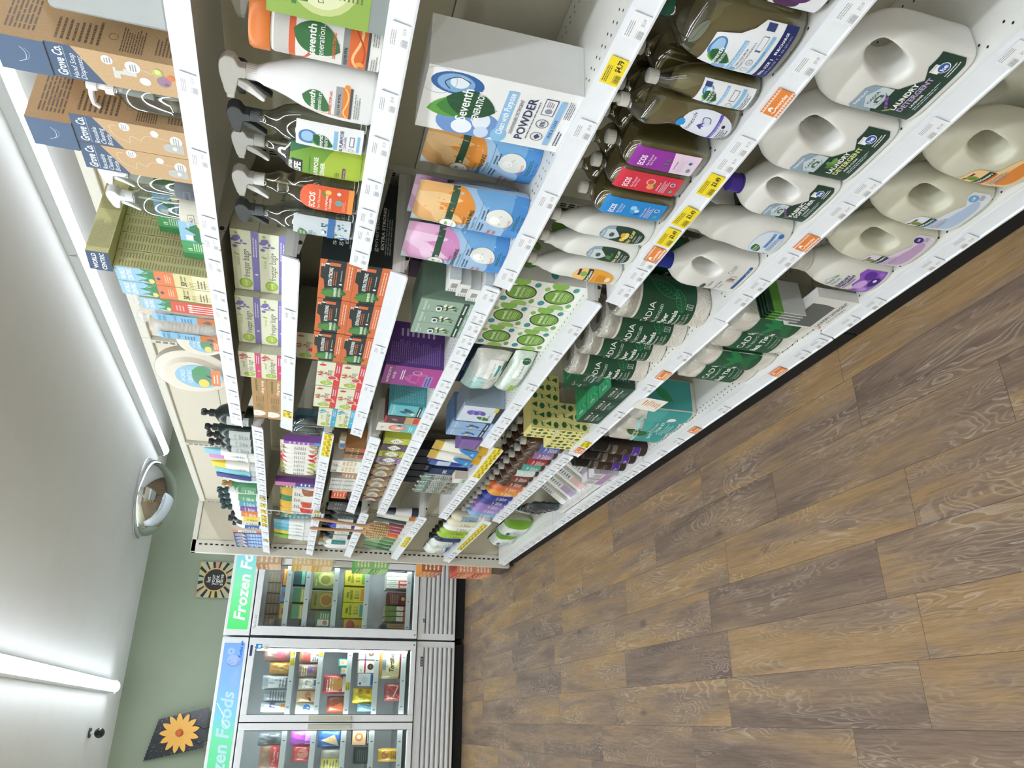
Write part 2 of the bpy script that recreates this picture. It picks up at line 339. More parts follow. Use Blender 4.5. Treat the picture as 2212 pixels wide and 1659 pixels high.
# ---------------------------------------------------------------- shelving
PAN = 'd3ccb8:panel'; SH = 'e3e4e2:s'; ABOVE = 2.185
ys = [YA - SW, YA, YA + SW, YA + 2 * SW, YA + 3 * SW]
SEC = ['nearest', 'second', 'third', 'fourth']
for i in range(4):
    a, b = ys[i], ys[i + 1]
    g = thing('shelving_bay', '%s tall cream shelving bay standing along the right of the aisle' % SEC[i], 'shelving', None, (XB, a, 0)); L = b - a
    m = MB().box(0, .02, .004, L - .004, .1, ABOVE - .035, PAN)
    for zz in (.72, 1.33, 1.94): m.box(-.0006, 0, .004, L - .004, zz, zz + .003, '77756b')
    m.build('back_panel', g)
    MB().box(-.012, .03, .001, L - .001, ABOVE - .035, ABOVE, 'd6d3c6:panel').build('top_rail', g, bevel=.003)
    for y in ((0,) if i else (0,)) + ((L,) if i == 3 else ()):
        y = .015 if y < .1 else L - .015; u = MB().box(-.016, .02, y - .012, y + .012, .1, ABOVE - .036, 'cfccbf:panel')
        z = .16
        while z < ABOVE - .06: u.box(-.0165, -.0158, y - .007, y - .002, z, z + .018, '1b1b1a'); u.box(-.0165, -.0158, y + .002, y + .007, z, z + .018, '1b1b1a'); z += .0254
        u.build('upright', g)
    MB().box(XF - XB + .014, .02, .003, L - .003, .0, .088, "0c0b0b:k").build('kick_plate', g)
def holes(m, x, y0, y1, z, p=.0254, rx=.0028, ry=.0014):
    y = y0 + .03
    while y < y1 - .03: m.add([(x + rx * math.cos(2 * PI * k / 8), y + ry * 2 * math.sin(2 * PI * k / 8), z) for k in range(8)], [tuple(range(8))], '20201d', False); y += p
LIP = [(0, .004), (.0035, .004), (.0035, -.001), (-.004, -.036), (-.0125, -.040), (-.0125, -.036), (-.0085, -.034), (-.001, -.001)]
def shelf(i, z, label, name='shelf', y0=None, y1=None, big=False):
    a = (ys[i] if y0 is None else y0) + .003; b = (ys[i + 1] if y1 is None else y1) - .003
    t = thing(name, label, 'shelf', None, (XF, a, z)); L = b - a; D = XB - XF - .018
    m = MB().box(.002, D, 0, L, -.02, 0, 'dcdcd6:s')
    holes(m, .030, 0, L, .0004, .0254 if not big else .0508); holes(m, .047, .0127, L, .0004, .0254 if not big else .0508)
    for x in (D - .03, D - .045): holes(m, x, 0, L, .0004, .0254)
    m.box(.002, D, 0, .003, -.03, -.02, 'c9c9c4:s'); m.box(.002, D, L - .003, L, -.03, -.02, 'c9c9c4:s')
    m.build('deck', t)
    c = MB().extr(LIP, 0.0, L, 'dfe2e6:s', 'y'); c.build('price_channel', t)
    for y in ((.001, .0035), (L - .0035, L - .001)):
        if z > .2: 
            k = MB().extr([(.012, -.022), (D, -.022), (D, -.085), (.12, -.055), (.012, -.035)], y[0], y[1], 'b3b0a6:s', 'y')
            k.lathe([(.006, y[0] - .0003), (.006, y[1] + .0003)], '201f1c', .045, -.034, 10, 'y'); k.build('bracket', t)
    return t
HT = [('top', 'second', 'third', 'fourth', 'fifth', 'sixth'), ]
Z = dict(A=[1.811, 1.472, 1.108, .797, .478], B=[1.811, 1.631, 1.370, 1.130, .850, .468], C=[1.738, 1.474, 1.293, 1.130, .792, .485], D=[1.738, 1.464, 1.213, .896, .529])
ordn = ['topmost', 'second', 'third', 'fourth', 'fifth', 'sixth']
for i, s in enumerate('ABCD'):
    for j, z in enumerate(Z[s]): shelf(i, z, 'white metal shelf, %s from the top in the %s bay' % (ordn[j], SEC[i]), big=(i == 0 and j > 2))
    shelf(i, .127, 'white perforated base shelf just above the floor in the %s bay' % SEC[i], 'base_shelf')
Z['base'] = .127
# ---------------------------------------------------------------- end unit across the end of the run
EY = ys[4] + .02
e = thing('end_cap_shelving', 'cream end shelving unit standing across the far end of the run', 'shelving', None, (XF, EY, 0))
u = MB().box(-.018, .062, 0, .045, .04, 2.195, 'd3d0c3:panel')
z = .12
while z < 2.15: u.box(.030, .040, -.0006, 0, z, z + .019, '171716'); z += .0335
u.build('upright', e, bevel=.003)
m = MB().box(.062, 1.3, .008, .03, .1, 2.16, PAN).build('back_panel', e)
MB().box(-.018, 1.3, 0, .045, 2.165, 2.195, 'd8d5c9:panel').build('top_rail', e, bevel=.003)
MB().box(-.0, 1.2, .045, .40, 0, .12, '4b443d:s').build('base', e)
for zz in (.16, .52, .90, 1.28, 1.62): MB().box(-.01, 1.2, .045, .36, zz - .02, zz, 'dcdcd6:s').build('shelf_board', e)
# ---------------------------------------------------------------- freezers
def freezer(x0, x1, label, hcols, chan, chan2=None):
    f = thing('freezer', label, 'freezer', None, ((x0 + x1) / 2, FY, 0)); w = (x1 - x0) / 2; WH = 'e9ecee:s'
    D = .80
    c = MB()
    for a, b in ((-w, -w + .045), (w - .045, w)): c.box(a, b, .03, D, .095, 2.04, WH)
    c.box(-w + .045, w - .045, D - .05, D, .095, 2.04, 'b9bcbe:s'); c.box(-w + .045, w - .045, .03, D - .05, 1.84, 2.04, WH); c.box(-w + .045, w - .045, .05, D - .05, .30, .43, WH)
    c.build('cabinet', f)
    MB().box(-w, w, .0, .05, 1.835, 2.04, 'e6e9eb:s').build('header_frame', f, bevel=.004)
    # grille
    g = MB().box(-w, w, .004, .04, .09, .425, 'e9ebec:s'); z = .118
    for k in range(6): g.extr([(.004, z), (-.014, z + .012), (-.014, z + .024), (.004, z + .032)], -w + .05, w - .05, 'dfe1e2:s', 'x'); z += .041
    g.box(-w + .05, w - .05, -.0165, .004, z + .006, .40, 'd6d8d9:s')
    for k in range(7): g.box(-w + .05, w - .05, .0032, .0042, .111 + .041 * k, .117 + .041 * k, '54565a')
    g.build('grille', f)
    MB().box(-w + .02, w - .02, .03, D - .03, 0.0, .09, '0d0d0e:k').build('base', f)
    for s in (-1, 1):        # two doors
        a, b = (-w + .004, -.004) if s < 0 else (.004, w - .004); gx0, gx1 = (a + .072, b - .052) if s < 0 else (a + .052, b - .072)
        d = MB(); z0, z1 = .437, 1.824; g0, g1 = .478, 1.775
        d.box(a, gx0, -.028, .02, z0, z1, WH); d.box(gx1, b, -.028, .02, z0, z1, WH); d.box(gx0, gx1, -.028, .02, z0, g0, WH); d.box(gx0, gx1, -.028, .02, g1, z1, WH)
        d.box(gx0, gx0 + .006, -.010, .02, g0, g1, '55585a'); d.box(gx1 - .006, gx1, -.010, .02, g0, g1, '55585a')
        do = d.build('door', f, bevel=.003); k = MB()
        for q in ((a - .004, b + .004, z0 - .012, z0 + .004), (a - .004, b + .004, z1 - .004, z1 + .010), (a - .004, a + .004, z0, z1), (b - .004, b + .004, z0, z1)): k.box(q[0], q[1], .0202, .0288, q[2], q[3], '17181a:r')
        k.build('gasket', do)
        MB().box(gx0, gx1, .0, .008, g0, g1, 'f3f8f6:glass').build('glass_pane', do)
        hx = b - .048 if s < 0 else a + .010
        MB().extr([(hx, -.028), (hx + .038, -.028), (hx + .033, -.048), (hx + .005, -.048)], .95, 1.29, 'c9c8b4:s', 'z').build('handle', do)
        MB().lathe([(.006, -.030), (.006, -.028)], '333', (a + .03) if s < 0 else b - .03, .455, 10, 'y').build('bolt', do)
        xl = gx0 + .012 if s < 0 else gx1 - .012
        if not (x0 > 0 and s < 0): MB().box(xl - .009, xl + .009, .05, .07, .50, 1.76, 'f2fbff:e32').build('light_tube', f)
        MB().box(s * .030 - .007, s * .030 + .007, .06, .08, .50, 1.76, 'f2fbff:e32').build('light_tube', f)
        for k, z in enumerate(chan if s < 0 or not chan2 else chan2):
            sh = MB().box(a + .02, b - .02, .085, D - .1, z - .042, z - .035, 'b4b8ba:s')
            sh.build('wire_shelf', f)
            MB().extr([(.062, z), (.078, z), (.074, z - .042), (.066, z - .042)], 0, 0.001, 'c3c8cb:s', 'x')
            q = MB(); q.box(a + .03, b - .03, .070, .085, z - .042, z, 'e6eaec:s')
            for n in range(3): xx = a + .08 + n * .2 + .05 * R_.random(); q.box(xx, xx + .006, .0695, .070, z - .03, z - .012, '3a3a3c')
            q.build('price_channel', f)
    MB().box(-.012, .012, .03, .12, .43, 1.84, 'b4b8ba:s').build('mullion', f)
    return f
CH2 = [1.485, 1.254, 1.011, .779, .545]; CH1 = [1.589, 1.426, 1.184, .911, .533]
fr1 = freezer(.645, 1.94, 'white two-door glass freezer with green sign, partly behind the shelving', None, CH1)
fr2 = freezer(-.666, .630, 'white two-door glass freezer with blue and green lit sign', None, CH2)
def signs():
    def grad_mat(name, stops, axis):
        m = bpy.data.materials.new(name); m.use_nodes = True; N = m.node_tree.nodes; L = m.node_tree.links
        tc = N.new('ShaderNodeTexCoord'); sp = N.new('ShaderNodeSeparateXYZ'); L.new(tc.outputs['Generated'], sp.inputs[0])
        cr = N.new('ShaderNodeValToRGB'); L.new(sp.outputs[axis], cr.inputs[0]); e = cr.color_ramp.elements
        e[0].position = stops[0][0]; e[0].color = lin(stops[0][1]); e[1].position = stops[-1][0]; e[1].color = lin(stops[-1][1])
        for p, c in stops[1:-1]: q = e.new(p); q.color = lin(c)
        em = N.new('ShaderNodeEmission'); em.inputs[1].default_value = 1.15; L.new(cr.outputs[0], em.inputs[0]); L.new(em.outputs[0], N['Material Output'].inputs[0]); return m
    S = lambda w: (lambda u, v, h: (-w / 2 + u, -.003 - h, v))
    # lit panel of freezer 2
    w, H = 1.20, .160
    for f, stops, kind in ((fr2, [(0, '59d97e'), (.42, '7fe8b8'), (.55, '86d5f2'), (.75, '8fc0f7'), (1, '7fb2f4')], 2), (fr1, [(0, '5fe77e'), (.3, '86eeb2'), (.6, '8fc6f5'), (1, '7fb2f4')], 1)):
        m = MB().box(-w / 2, w / 2, -.003, 0, 0, H, 'ffffff'); o = m.build('sign_panel', f, (0, 0, 1.858)); o.data.materials[0] = grad_mat('backlit_sign', stops, 0)
        TW = 'e9fbf7:e1.6'
        if kind == 1: a = [('t', 'Frozen Foods', .06, .2, .80, TW, 'l', dict(i=.18, b=.022, w=.62))]
        else: a = [('t', 'Frozen Foods', .045, .2, .86, 'bfe3f5:e1.15', 'l', dict(i=.18, b=.022, w=.64))]
        b = MB()
        if kind == 2:
            bl = '6f93e0:e1.0'; a += [('ln', [(.62, .95), (.54, .55), (.51, .60), (.47, .30)], .006, 'e3f6ff:e1.3'),
                ('e', .885, .42, .040, .38, '8faeec:e1.05'), ('e', .89, .47, .033, .30, 'a9c6f6:e1.1'), ('ln', [(.862, .58), (.875, .50), (.868, .42)], .002, bl), ('ln', [(.88, .66), (.893, .60)], .003, bl), ('ln', [(.858, .66), (.868, .60)], .003, bl), ('ln', bez([(.868, .30), (.880, .20), (.898, .28)], 4), .003, bl)]
            for k in range(12): a.append(('leaf', .945 + .016 * math.cos(k * PI / 6), .62 + .12 * math.sin(k * PI / 6), .012, .004, k * 30, 'a8c8f8:e1.15'))
            a += [('c', .945, .62, .006, '7f9fe6:e1.0'), ('t', 'Turbo air', .90, .08, .22, '1f5fe0:e1', 'l', dict(i=.25, b=.02))]
            for k in range(3): a.append(('e', .74 + .03 * k, .25 + .12 * (k % 2), .03, .12, '9ac2f6:e1.12'))
        b.art(S(w), w, H, a, h0=.0006); b.build('sign_lettering', f, (0, 0, 1.858))
    st = MB(); st.art(lambda u, v, h: (.0 + u, -.028 - h, v), 1, 1, [('t', 'Turbo air', -.60, 1.79, .03, '8a8c8e', 'l', dict(i=.2))]); st.build('maker_mark', fr1)
    st = MB(); st.art(lambda u, v, h: (.0 + u, -.029 - h, v), 1, 1, [('r', .50, 1.793, .585, 1.812, '2a3163'), ('r', .555, 1.72, .595, 1.77, '2f86c8'), ('t', 'e', .576, 1.728, .05, 'dff', 'c', dict(b=.03)), ('r', .553, 1.663, .593, 1.71, 'e9e9e6'), ('t', 'e', .571, 1.672, .045, '55585a', 'c'), ('o', .573, 1.686, .018, .002, '8a8d8f')]); st.build('rating_stickers', fr2)
    st = MB(); st.art(lambda u, v, h: (u, -.017 - h, v), 1, 1, [('r', .44, .372, .52, .392, '1c1c1e'), ('t', 'Arctic Air', .48, .377, .016, 'ddd', 'c')]); st.build('name_plate', fr2)
    st = MB(); st.art(lambda u, v, h: (u, -.017 - h, v), 1, 1, [('t', 'XF', -.49, .365, .03, '1c1c1e', 'c', dict(b=.04))]); st.build('name_plate', fr1)
signs()
# ---------------------------------------------------------------- product builders (origin: middle of the base, front faces -x)
XS = XF + .012
def ribs(m, r, z0, z1, key, cx=0, cy=0, n=24):
    rs = []
    for z in (z0, z0 + .001, z1 - .001, z1):
        q = r - (.0012 if z in (z0, z1) else 0)
        rs.append([(cx + (q - (.0006 if j % 2 else 0)) * math.cos(2 * PI * j / n / 2), cy + (q - (.0006 if j % 2 else 0)) * math.sin(2 * PI * j / n / 2), z) for j in range(n * 2)])
    m.rings(rs, key); return m
def secfn(secs):
    def f(z):
        if z <= secs[0][0]: return secs[0][1:]
        for a, b in zip(secs, secs[1:]):
            if z <= b[0]:
                t = (z - a[0]) / max(b[0] - a[0], 1e-6); return tuple(p + (q - p) * t for p, q in zip(a[1:], b[1:]))
        return secs[-1][1:]
    return f
def smooth_secs(secs, n=4):
    return [tuple(p) for p in bez_n(secs, n)]
def bez_n(pts, n):
    out = []; m = len(pts)
    for i in range(m - 1):
        p0, p1, p2, p3 = pts[max(i - 1, 0)], pts[i], pts[i + 1], pts[min(i + 2, m - 1)]
        for j in range(n):
            t = j / n; q = [.5 * (2 * b + (c - a) * t + (2 * a - 5 * b + 4 * c - d) * t * t + (3 * b - a - 3 * c + d) * t ** 3) for a, b, c, d in zip(p0, p1, p2, p3)]; q[0] = p1[0] + (p2[0] - p1[0]) * t; out.append(q)
    out.append(list(pts[-1])); 
    for o in out: o[3] = max(o[3], .001); o[4] = max(o[4], .001)
    return out
def wrap(secs, W, zb=0, cy=0):
    """surface map for a label W wide (metres along the curve) centred on the front of a lofted body"""
    f = secfn(secs)
    def S(u, v, h):
        cx, cyy, rx, ry, n = f(zb + v); y = W / 2 - u + cy
        if n > 3.2:
            t = min(abs(y) / ry, .999); x = -rx * (1 - t ** n) ** (1 / n); nx, ny = -1, 0
            if t > .8: nx, ny = -.8, math.copysign(.6, y)
        else:
            a = y / max(ry, rx * .6); a = max(-1.5, min(1.5, a)); x = -rx * math.cos(a) ** (2 / n) if n != 2 else -rx * math.cos(a); y = math.copysign(abs(math.sin(a)) ** (2 / n) * ry, y) if n != 2 else ry * math.sin(a); nx, ny = -math.cos(a), math.sin(a)
        return (cx + x + nx * h, cyy + y + ny * h, zb + v)
    return S
def bottle(name, label, cat, secs, key, lab=None, cap=None, group=None, fill=None, body='body', seg=36, loc=None, rz=0, n=4):
    """secs: body sections; lab=(W, z0, z1, shapes[, name, step]); cap: list of (kind, args)"""
    t = thing(name, label, cat, group, loc or (0, 0, 0), rz); ss = smooth_secs(secs, n) if n > 1 else secs
    MB().loft(ss, key, seg).build(body, t)
    if fill: 
        q = [(z if z > .006 else .006, cx, cy, max(rx - .003, .001), max(ry - .003, .001), e) for z, cx, cy, rx, ry, e in ss if z < fill[0]]
        MB().loft(q, fill[1], seg).build('liquid', t)
    for L in (lab if isinstance(lab, list) else [lab] if lab else []):
        W, z0, z1, sh = L[:4]; m = MB(); m.art(wrap(ss, W, z0), W, z1 - z0, sh, h0=L[5] if len(L) > 5 else .0006, step=.006, vstep=.012 if n > 1 else None); m.build(L[4] if len(L) > 4 and L[4] else 'printed_label', t)
    for c in cap or []: c(t)
    return t
def cap(r, z0, z1, key, cx=0, cy=0, ribbed=True, name='cap'):
    def f(t):
        m = MB(); ribs(m, r, z0, z1, key, cx, cy) if ribbed else m.lathe([(r, z0), (r, z1 - .002), (r - .002, z1)], key, cx, cy); m.build(name, t)
    return f
def trigger(z, key, s=1.0, cx=0, cy=0, key2=None):
    """spray head; the nozzle points to the far end (+y)"""
    def f(t):
        m = MB(); ribs(m, .0145 * s, z, z + .024 * s, key, cx, cy); m.build('collar', t)
        P = lambda pts: [(cy + a * s, z + b * s) for a, b in pts]
        body = P(bez([(-.026, .060), (-.024, .045), (-.010, .036), (-.009, .024), (.010, .024), (.012, .036), (.030, .040), (.044, .044), (.046, .058), (.030, .064), (.006, .070), (-.014, .070), (-.026, .060)], 3)[:-1])
        h = MB(); h.extr(body, cx - .012 * s, cx + .012 * s, key, 'x', True); o = h.build('spray_head', t, bevel=.003 * s)
        MB().box(cx - .008 * s, cx + .008 * s, cy + .044 * s, cy + .056 * s, z + .044 * s, z + .058 * s, key2 or key).build('nozzle', t, bevel=.002)
        tr = bez([(.026, .044), (.034, .030), (.042, .012), (.052, -.006), (.046, -.009), (.034, .006), (.022, .022), (.016, .040)], 3)
        MB().extr(P(tr), cx - .007 * s, cx + .007 * s, key2 or key, 'x', True).build('trigger_lever', t, bevel=.0015)
    return f
def pump(z, key, s=1.0, cx=0, cy=0, reach=.035, ang=0, h=.03):
    def f(t):
        m = MB(); ribs(m, .014 * s, z, z + .016 * s, key, cx, cy); m.lathe([(.008 * s, z + .016 * s), (.008 * s, z + (.016 + h) * s)], key, cx, cy, 14); m.build('collar', t)
        zz = z + (.016 + h) * s; m = MB(); m.lathe([(.011 * s, zz - .008 * s), (.013 * s, zz), (.011 * s, zz + .010 * s)], key, cx, cy, 16)
        ca, sa = math.cos(ang), math.sin(ang)
        m.tube([(cx + ca * r * s, cy + sa * r * s, zz + q * s) for r, q in ((0, .004), (reach * .5, .005), (reach * .85, .002), (reach, -.008))], [.006 * s, .0055 * s, .0045 * s, .0035 * s], key); m.build('pump_head', t)
    return f
def carton(name, label, cat, Y, z, w, h, d, key='f3f3f0:card', f=None, sd=None, top=None, group=None, xf=None, rz=0, bevel=.0008, x=None, parts=None):
    """closed box whose far end is at Y + w (Y: near end)"""
    m = MB().box(-d / 2, d / 2, -w / 2, w / 2, 0, h, key)
    if f: m.art(front(w, d), w, h, f, clip=True)
    if sd: m.art(side(w, d), d, h, sd)
    if top: m.art(lambda u, v, hh: (-d / 2 + v, w / 2 - u, h + hh), w, d, top)
    xx = (XS if xf is None else xf) + d / 2 if x is None else x
    o = m.build(name, None, (xx, Y + w / 2, z + .0005), rz); return tag(o, label, cat, group)
def copy_thing(o, dy=0, dz=0, dx=0, label=None, rz=None):
    r = dup(o, Vector(o.location) + Vector((dx, dy, dz)), o.rotation_euler.z if rz is None else rz, label); return r
def pillow(m, w, h, key, prof, back=None, nu=16, nv=20, wav=0, seed=1):
    """soft flat pack standing up: prof(v) -> (half thickness, half width share, crease amplitude)"""
    rr = random.Random(seed); ph = [rr.random() * 6 for _ in range(6)]
    def S(u, v, hh, sgn=-1):
        th, ws, am = prof(v / h); a = (u / w - .5) * 2; e = max(0, 1 - abs(a) ** 2.6) ** .55
        wv = wav * (math.sin(u / w * 9 + ph[0] + v / h * 4) * math.cos(v / h * 11 + ph[1]) + .5 * math.sin(u / w * 21 + ph[2] - v / h * 9))
        return (sgn * (th * e + hh + wv * (e * .8 + .2)) , -a * w / 2 * ws, v)
    for sgn, k in ((-1, key), (1, back or key)):
        g = [[S(w * i / nu, h * j / nv, 0, sgn) for i in range(nu + 1)] for j in range(nv + 1)]
        m.rings(g, k, False, False, closed=False)
    return S
def leafy(u, v, s, a=70, tw='f4f6f2', dark='1e5b34', mid='3f8a3a', pale='63a944', txt=True, W=1, big=1):
    """the two-tone leaf with its two lines of lettering; s: half length as a share of the width"""
    r = [('leaf', u - .10 * s, v, s, s * .62, a + 14, pale), ('leaf', u - .02 * s, v, s * .95, s * .56, a + 6, mid), ('leaf', u + .04 * s, v, s, s * .58, a - 6, dark)]
    return r
def leaf1(u, v, s, a=62, col='2c6b3c', b=.62): return [('leaf', u, v, s, s * b, a, col), ('ln', [(u - s * .8 * math.cos(math.radians(a)), v), (u, v)], .003, col)]

# ---- jug with a pierced grip, moulded in one piece
def jug_mesh(kind, key):
    c = MB()
    if kind == 'square':      # square shouldered gallon style
        secs = [(0, 0, 0, .040, .080, 5), (.006, 0, 0, .046, .086, 5), (.05, 0, 0, .047, .087, 4.5), (.14, 0, 0, .047, .087, 4.5), (.175, 0, .004, .045, .082, 4), (.205, 0, .010, .038, .066, 3), (.228, 0, .016, .028, .040, 2.4), (.240, 0, .018, .022, .024, 2), (.262, 0, .018, .022, .022, 2)]
        hole = dict(c=(-.032, .150), r=(.024, .046), a=24)
    elif kind == 'round':     # round shouldered, long neck
        secs = [(0, 0, 0, .042, .070, 3.2), (.008, 0, 0, .050, .080, 3.2), (.06, 0, 0, .053, .086, 3), (.13, 0, 0, .052, .084, 3), (.18, 0, .004, .046, .072, 2.8), (.215, 0, .008, .034, .050, 2.4), (.238, 0, .012, .024, .026, 2), (.262, 0, .012, .0235, .0235, 2)]
        hole = dict(c=(-.030, .145), r=(.024, .042), a=16)
    ss = smooth_secs(secs, 4); c.loft(ss, key, 40); o = c.build('tmp')
    k = MB(); p = hole; rs = []
    for x, g in ((-.09, 1.6), (-.050, 1.45), (-.038, 1.12), (-.012, .95), (.012, .95), (.038, 1.12), (.050, 1.45), (.09, 1.6)):
        ring = []
        for j in range(24):
            a_, b_ = se(2 * PI * j / 24, p['r'][0] * g, p['r'][1] * (1 + (g - 1) * .6), 2.8); A = math.radians(p['a'])
            ring.append((x, p['c'][0] + a_ * math.cos(A) - b_ * math.sin(A), p['c'][1] + a_ * math.sin(A) + b_ * math.cos(A)))
        rs.append(ring)
    k.rings(rs, key); q = k.build('cut')
    b = o.modifiers.new('b', 'BOOLEAN'); b.object = q; b.operation = 'DIFFERENCE'; b.solver = 'EXACT'
    r = o.modifiers.new('r', 'REMESH'); r.mode = 'VOXEL'; r.voxel_size = .0028; r.use_smooth_shade = True
    s = o.modifiers.new('s', 'SMOOTH'); s.iterations = 9; s.factor = .6
    dg = bpy.context.evaluated_depsgraph_get(); me = bpy.data.meshes.new_from_object(o.evaluated_get(dg)); me.name = 'jug_body'
    me.materials.clear(); me.materials.append(mat(key)); me.shade_smooth()
    bpy.data.objects.remove(o); bpy.data.objects.remove(q); return me, ss
_J = {}
def jug(name, label, cat, kind, key, Y, z, lab=None, capk=None, w=.172, sc=1, zs=None, group=None, x=None, rz=0, extra=None):
    if (kind, key) not in _J: _J[(kind, key)] = jug_mesh(kind, key)
    me, ss = _J[(kind, key)]
    t = thing(name, label, cat, group, (x or XS + .052 * sc, Y + w * sc / 2, z + .0005), rz); t.scale = (sc, sc, zs or sc)
    o = bpy.data.objects.new('body', me); COL.objects.link(o); o.parent = t
    if lab:
        W, z0, z1, sh = lab[:4]; m = MB(); m.art(wrap(ss, W, z0, lab[4] if len(lab) > 4 else 0), W, z1 - z0, sh, h0=.0010, dh=.00006, step=.005, vstep=.010); m.build('printed_label', t)
    cy = .018 if kind == 'square' else .012
    if capk: m = MB(); ribs(m, .025, .242, .276, capk, 0, cy); m.lathe([(.027, .238), (.027, .243)], capk, 0, cy); m.build('cap', t)
    for e in extra or []: e(t)
    return t
# ================================================================ nearest bay
KR = 'c2a077:card'; NV = '35506e'; zA = Z['A']
# ---- top shelf
t = MB().box(-.13, .13, -.15, .15, 0, .185, 'a7acaa:s'); t.art(front(.30, .26), .30, .185, [('t', 'recycled', .72, .25, .13, 'dfe2e0', 'c', dict(rot=90)), ('t', 'hand bag', .90, .25, .13, 'dfe2e0', 'c', dict(rot=90))])
tag(t.build('storage_bin', None, (XS + .13, .868, zA[0] + .0005), bevel=.01), 'large light grey plastic bin at the near end of the top shelf', 'bin')
def grove(lines, kind):
    a = [('r', 0, 0, 1, 1, 'c9a97f:card'), ('p', [(0, .60), (1, .81), (1, 1), (0, 1)], NV), ('t', 'Grove Co.', .5, .885, .105, 'f2f4f5', 'c', dict(b=.02, i=.1, w=.86)), ('r', .06, .868, .94, .872, 'aebccb')]
    for k, s in enumerate(lines): a.append(('t', s, .06, .80 - .055 * k, .062, 'e6ebf0', 'l', dict(i=.15)))
    wt = 'e6e5df'
    if kind: a += [('p', [(.30, .52), (.62, .52), (.62, .50), (.52, .50), (.55, .44), (.62, .44), (.62, .34), (.44, .34), (.44, .47), (.30, .47)], 'cfcfca'), ('ln', bez([(.55, .34), (.70, .30), (.62, .22), (.78, .20)], 5), .01, wt), ('e', .80, .55, .13, .045, wt), ('e', .72, .36, .17, .06, wt), ('e', .35, .28, .12, .045, wt), ('e', .45, .13, .16, .055, '9a7a92'), ('e', .38, .11, .05, .02, '7b5f86'), ('e', .70, .17, .12, .04, 'b9c15a'), ('e', .72, .17, .07, .024, 'd8db9a'), ('e', .60, .07, .09, .03, 'd9764a'), ('l', .72, .52, .88, .58, 3, '8b93a0'), ('l', .6, .33, .84, .39, 3, '8b93a0')]
    else: a += [('ln', bez([(.85, .62), (.80, .68), (.50, .66), (.35, .58), (.30, .53), (.45, .53), (.55, .50), (.42, .44), (.50, .42), (.66, .36), (.62, .18)], 4), .018, 'dcc6a4'), ('e', .86, .55, .15, .045, wt), ('e', .78, .30, .12, .035, wt), ('e', .62, .12, .20, .055, wt), ('p', [(.18, .06), (.5, .06), (.5, .2), (.42, .24), (.26, .24), (.18, .2)], 'b9bab5'), ('e', .34, .14, .08, .02, 'dfe0dc'), ('l', .76, .53, .96, .58, 3, '8b93a0'), ('l', .5, .09, .76, .15, 3, '8b93a0'), ('l', .1, .015, .6, .04, 1, '8f7755')]
    return a
gs = [('l', .15, .60, .85, .95, 8, '6b5846'), ('o', .5, .52, .10, .012, '7d6954'), ('l', .12, .28, .88, .46, 9, '6b5846'), ('l', .2, .06, .8, .2, 5, '75624e')]
b1 = carton('cardboard_box', 'kraft and navy pump dispenser carton nearest the camera on the top shelf', 'box', 1.086, zA[0], .077, .209, .077, KR, grove(['Hand Soap', 'Dispenser'], 1), gs)
b2 = carton('cardboard_box', 'kraft and navy spray bottle carton right behind the white pump bottle', 'box', 1.256, zA[0], .077, .209, .077, KR, grove(['Reusable', 'Cleaning', 'Bottle'], 0), gs)
b3 = copy_thing(b2, dy=.0785, label='kraft and navy spray bottle carton beside the clear bottle with a grey base')
en = [('r', 0, 0, 1, 1, '3d5877'), ('ln', bez([(.3, .6), (.4, .45), (.6, .42), (.75, .5)], 4), .012, 'c7d3e0'), ('ln', bez([(.34, .52), (.42, .4), (.6, .35), (.72, .42)], 4), .008, '9fb1c6')]
carton('cardboard_box', 'kraft carton lying flat with navy end, on the box nearest the camera', 'box', 1.088, zA[0] + .2095, .077, .080, .20, KR, en, [('l', .1, .2, .9, .8, 7, '6b5846')], xf=XS - .002)
carton('cardboard_box', 'kraft carton lying flat with navy end, on the box behind the white pump', 'box', 1.284, zA[0] + .2095, .077, .080, .20, KR, en, [('l', .1, .2, .9, .8, 7, '6b5846'), ('o', .3, .5, .04, .006, '7d6954')], xf=XS - .002)
CL = 'dfe6e6:clear'
bottle('pump_bottle', 'clear glass bottle with white pump between the kraft cartons', 'bottle', [(0, 0, 0, .026, .031, 2.6), (.006, 0, 0, .030, .035, 2.6), (.085, 0, 0, .030, .035, 2.6), (.105, 0, 0, .026, .030, 2.3), (.120, 0, 0, .013, .014, 2), (.128, 0, 0, .012, .012, 2)], 'cfd6d4:clearl', None,
       [pump(.126, 'eceded', 1.0, reach=.045, ang=PI * .62, h=.022), lambda t: MB().lathe([(.010, .06), (.009, .075), (.010, .09), (.0095, .105), (.007, .125)], 'e4e6e5').build('pump_piston', t), lambda t: MB().tube([(0, 0, .004), (.002, 0, .06)], .003, 'e4e6e5').build('dip_tube', t)], loc=(XS + .036, 1.207, zA[0] + .0005))
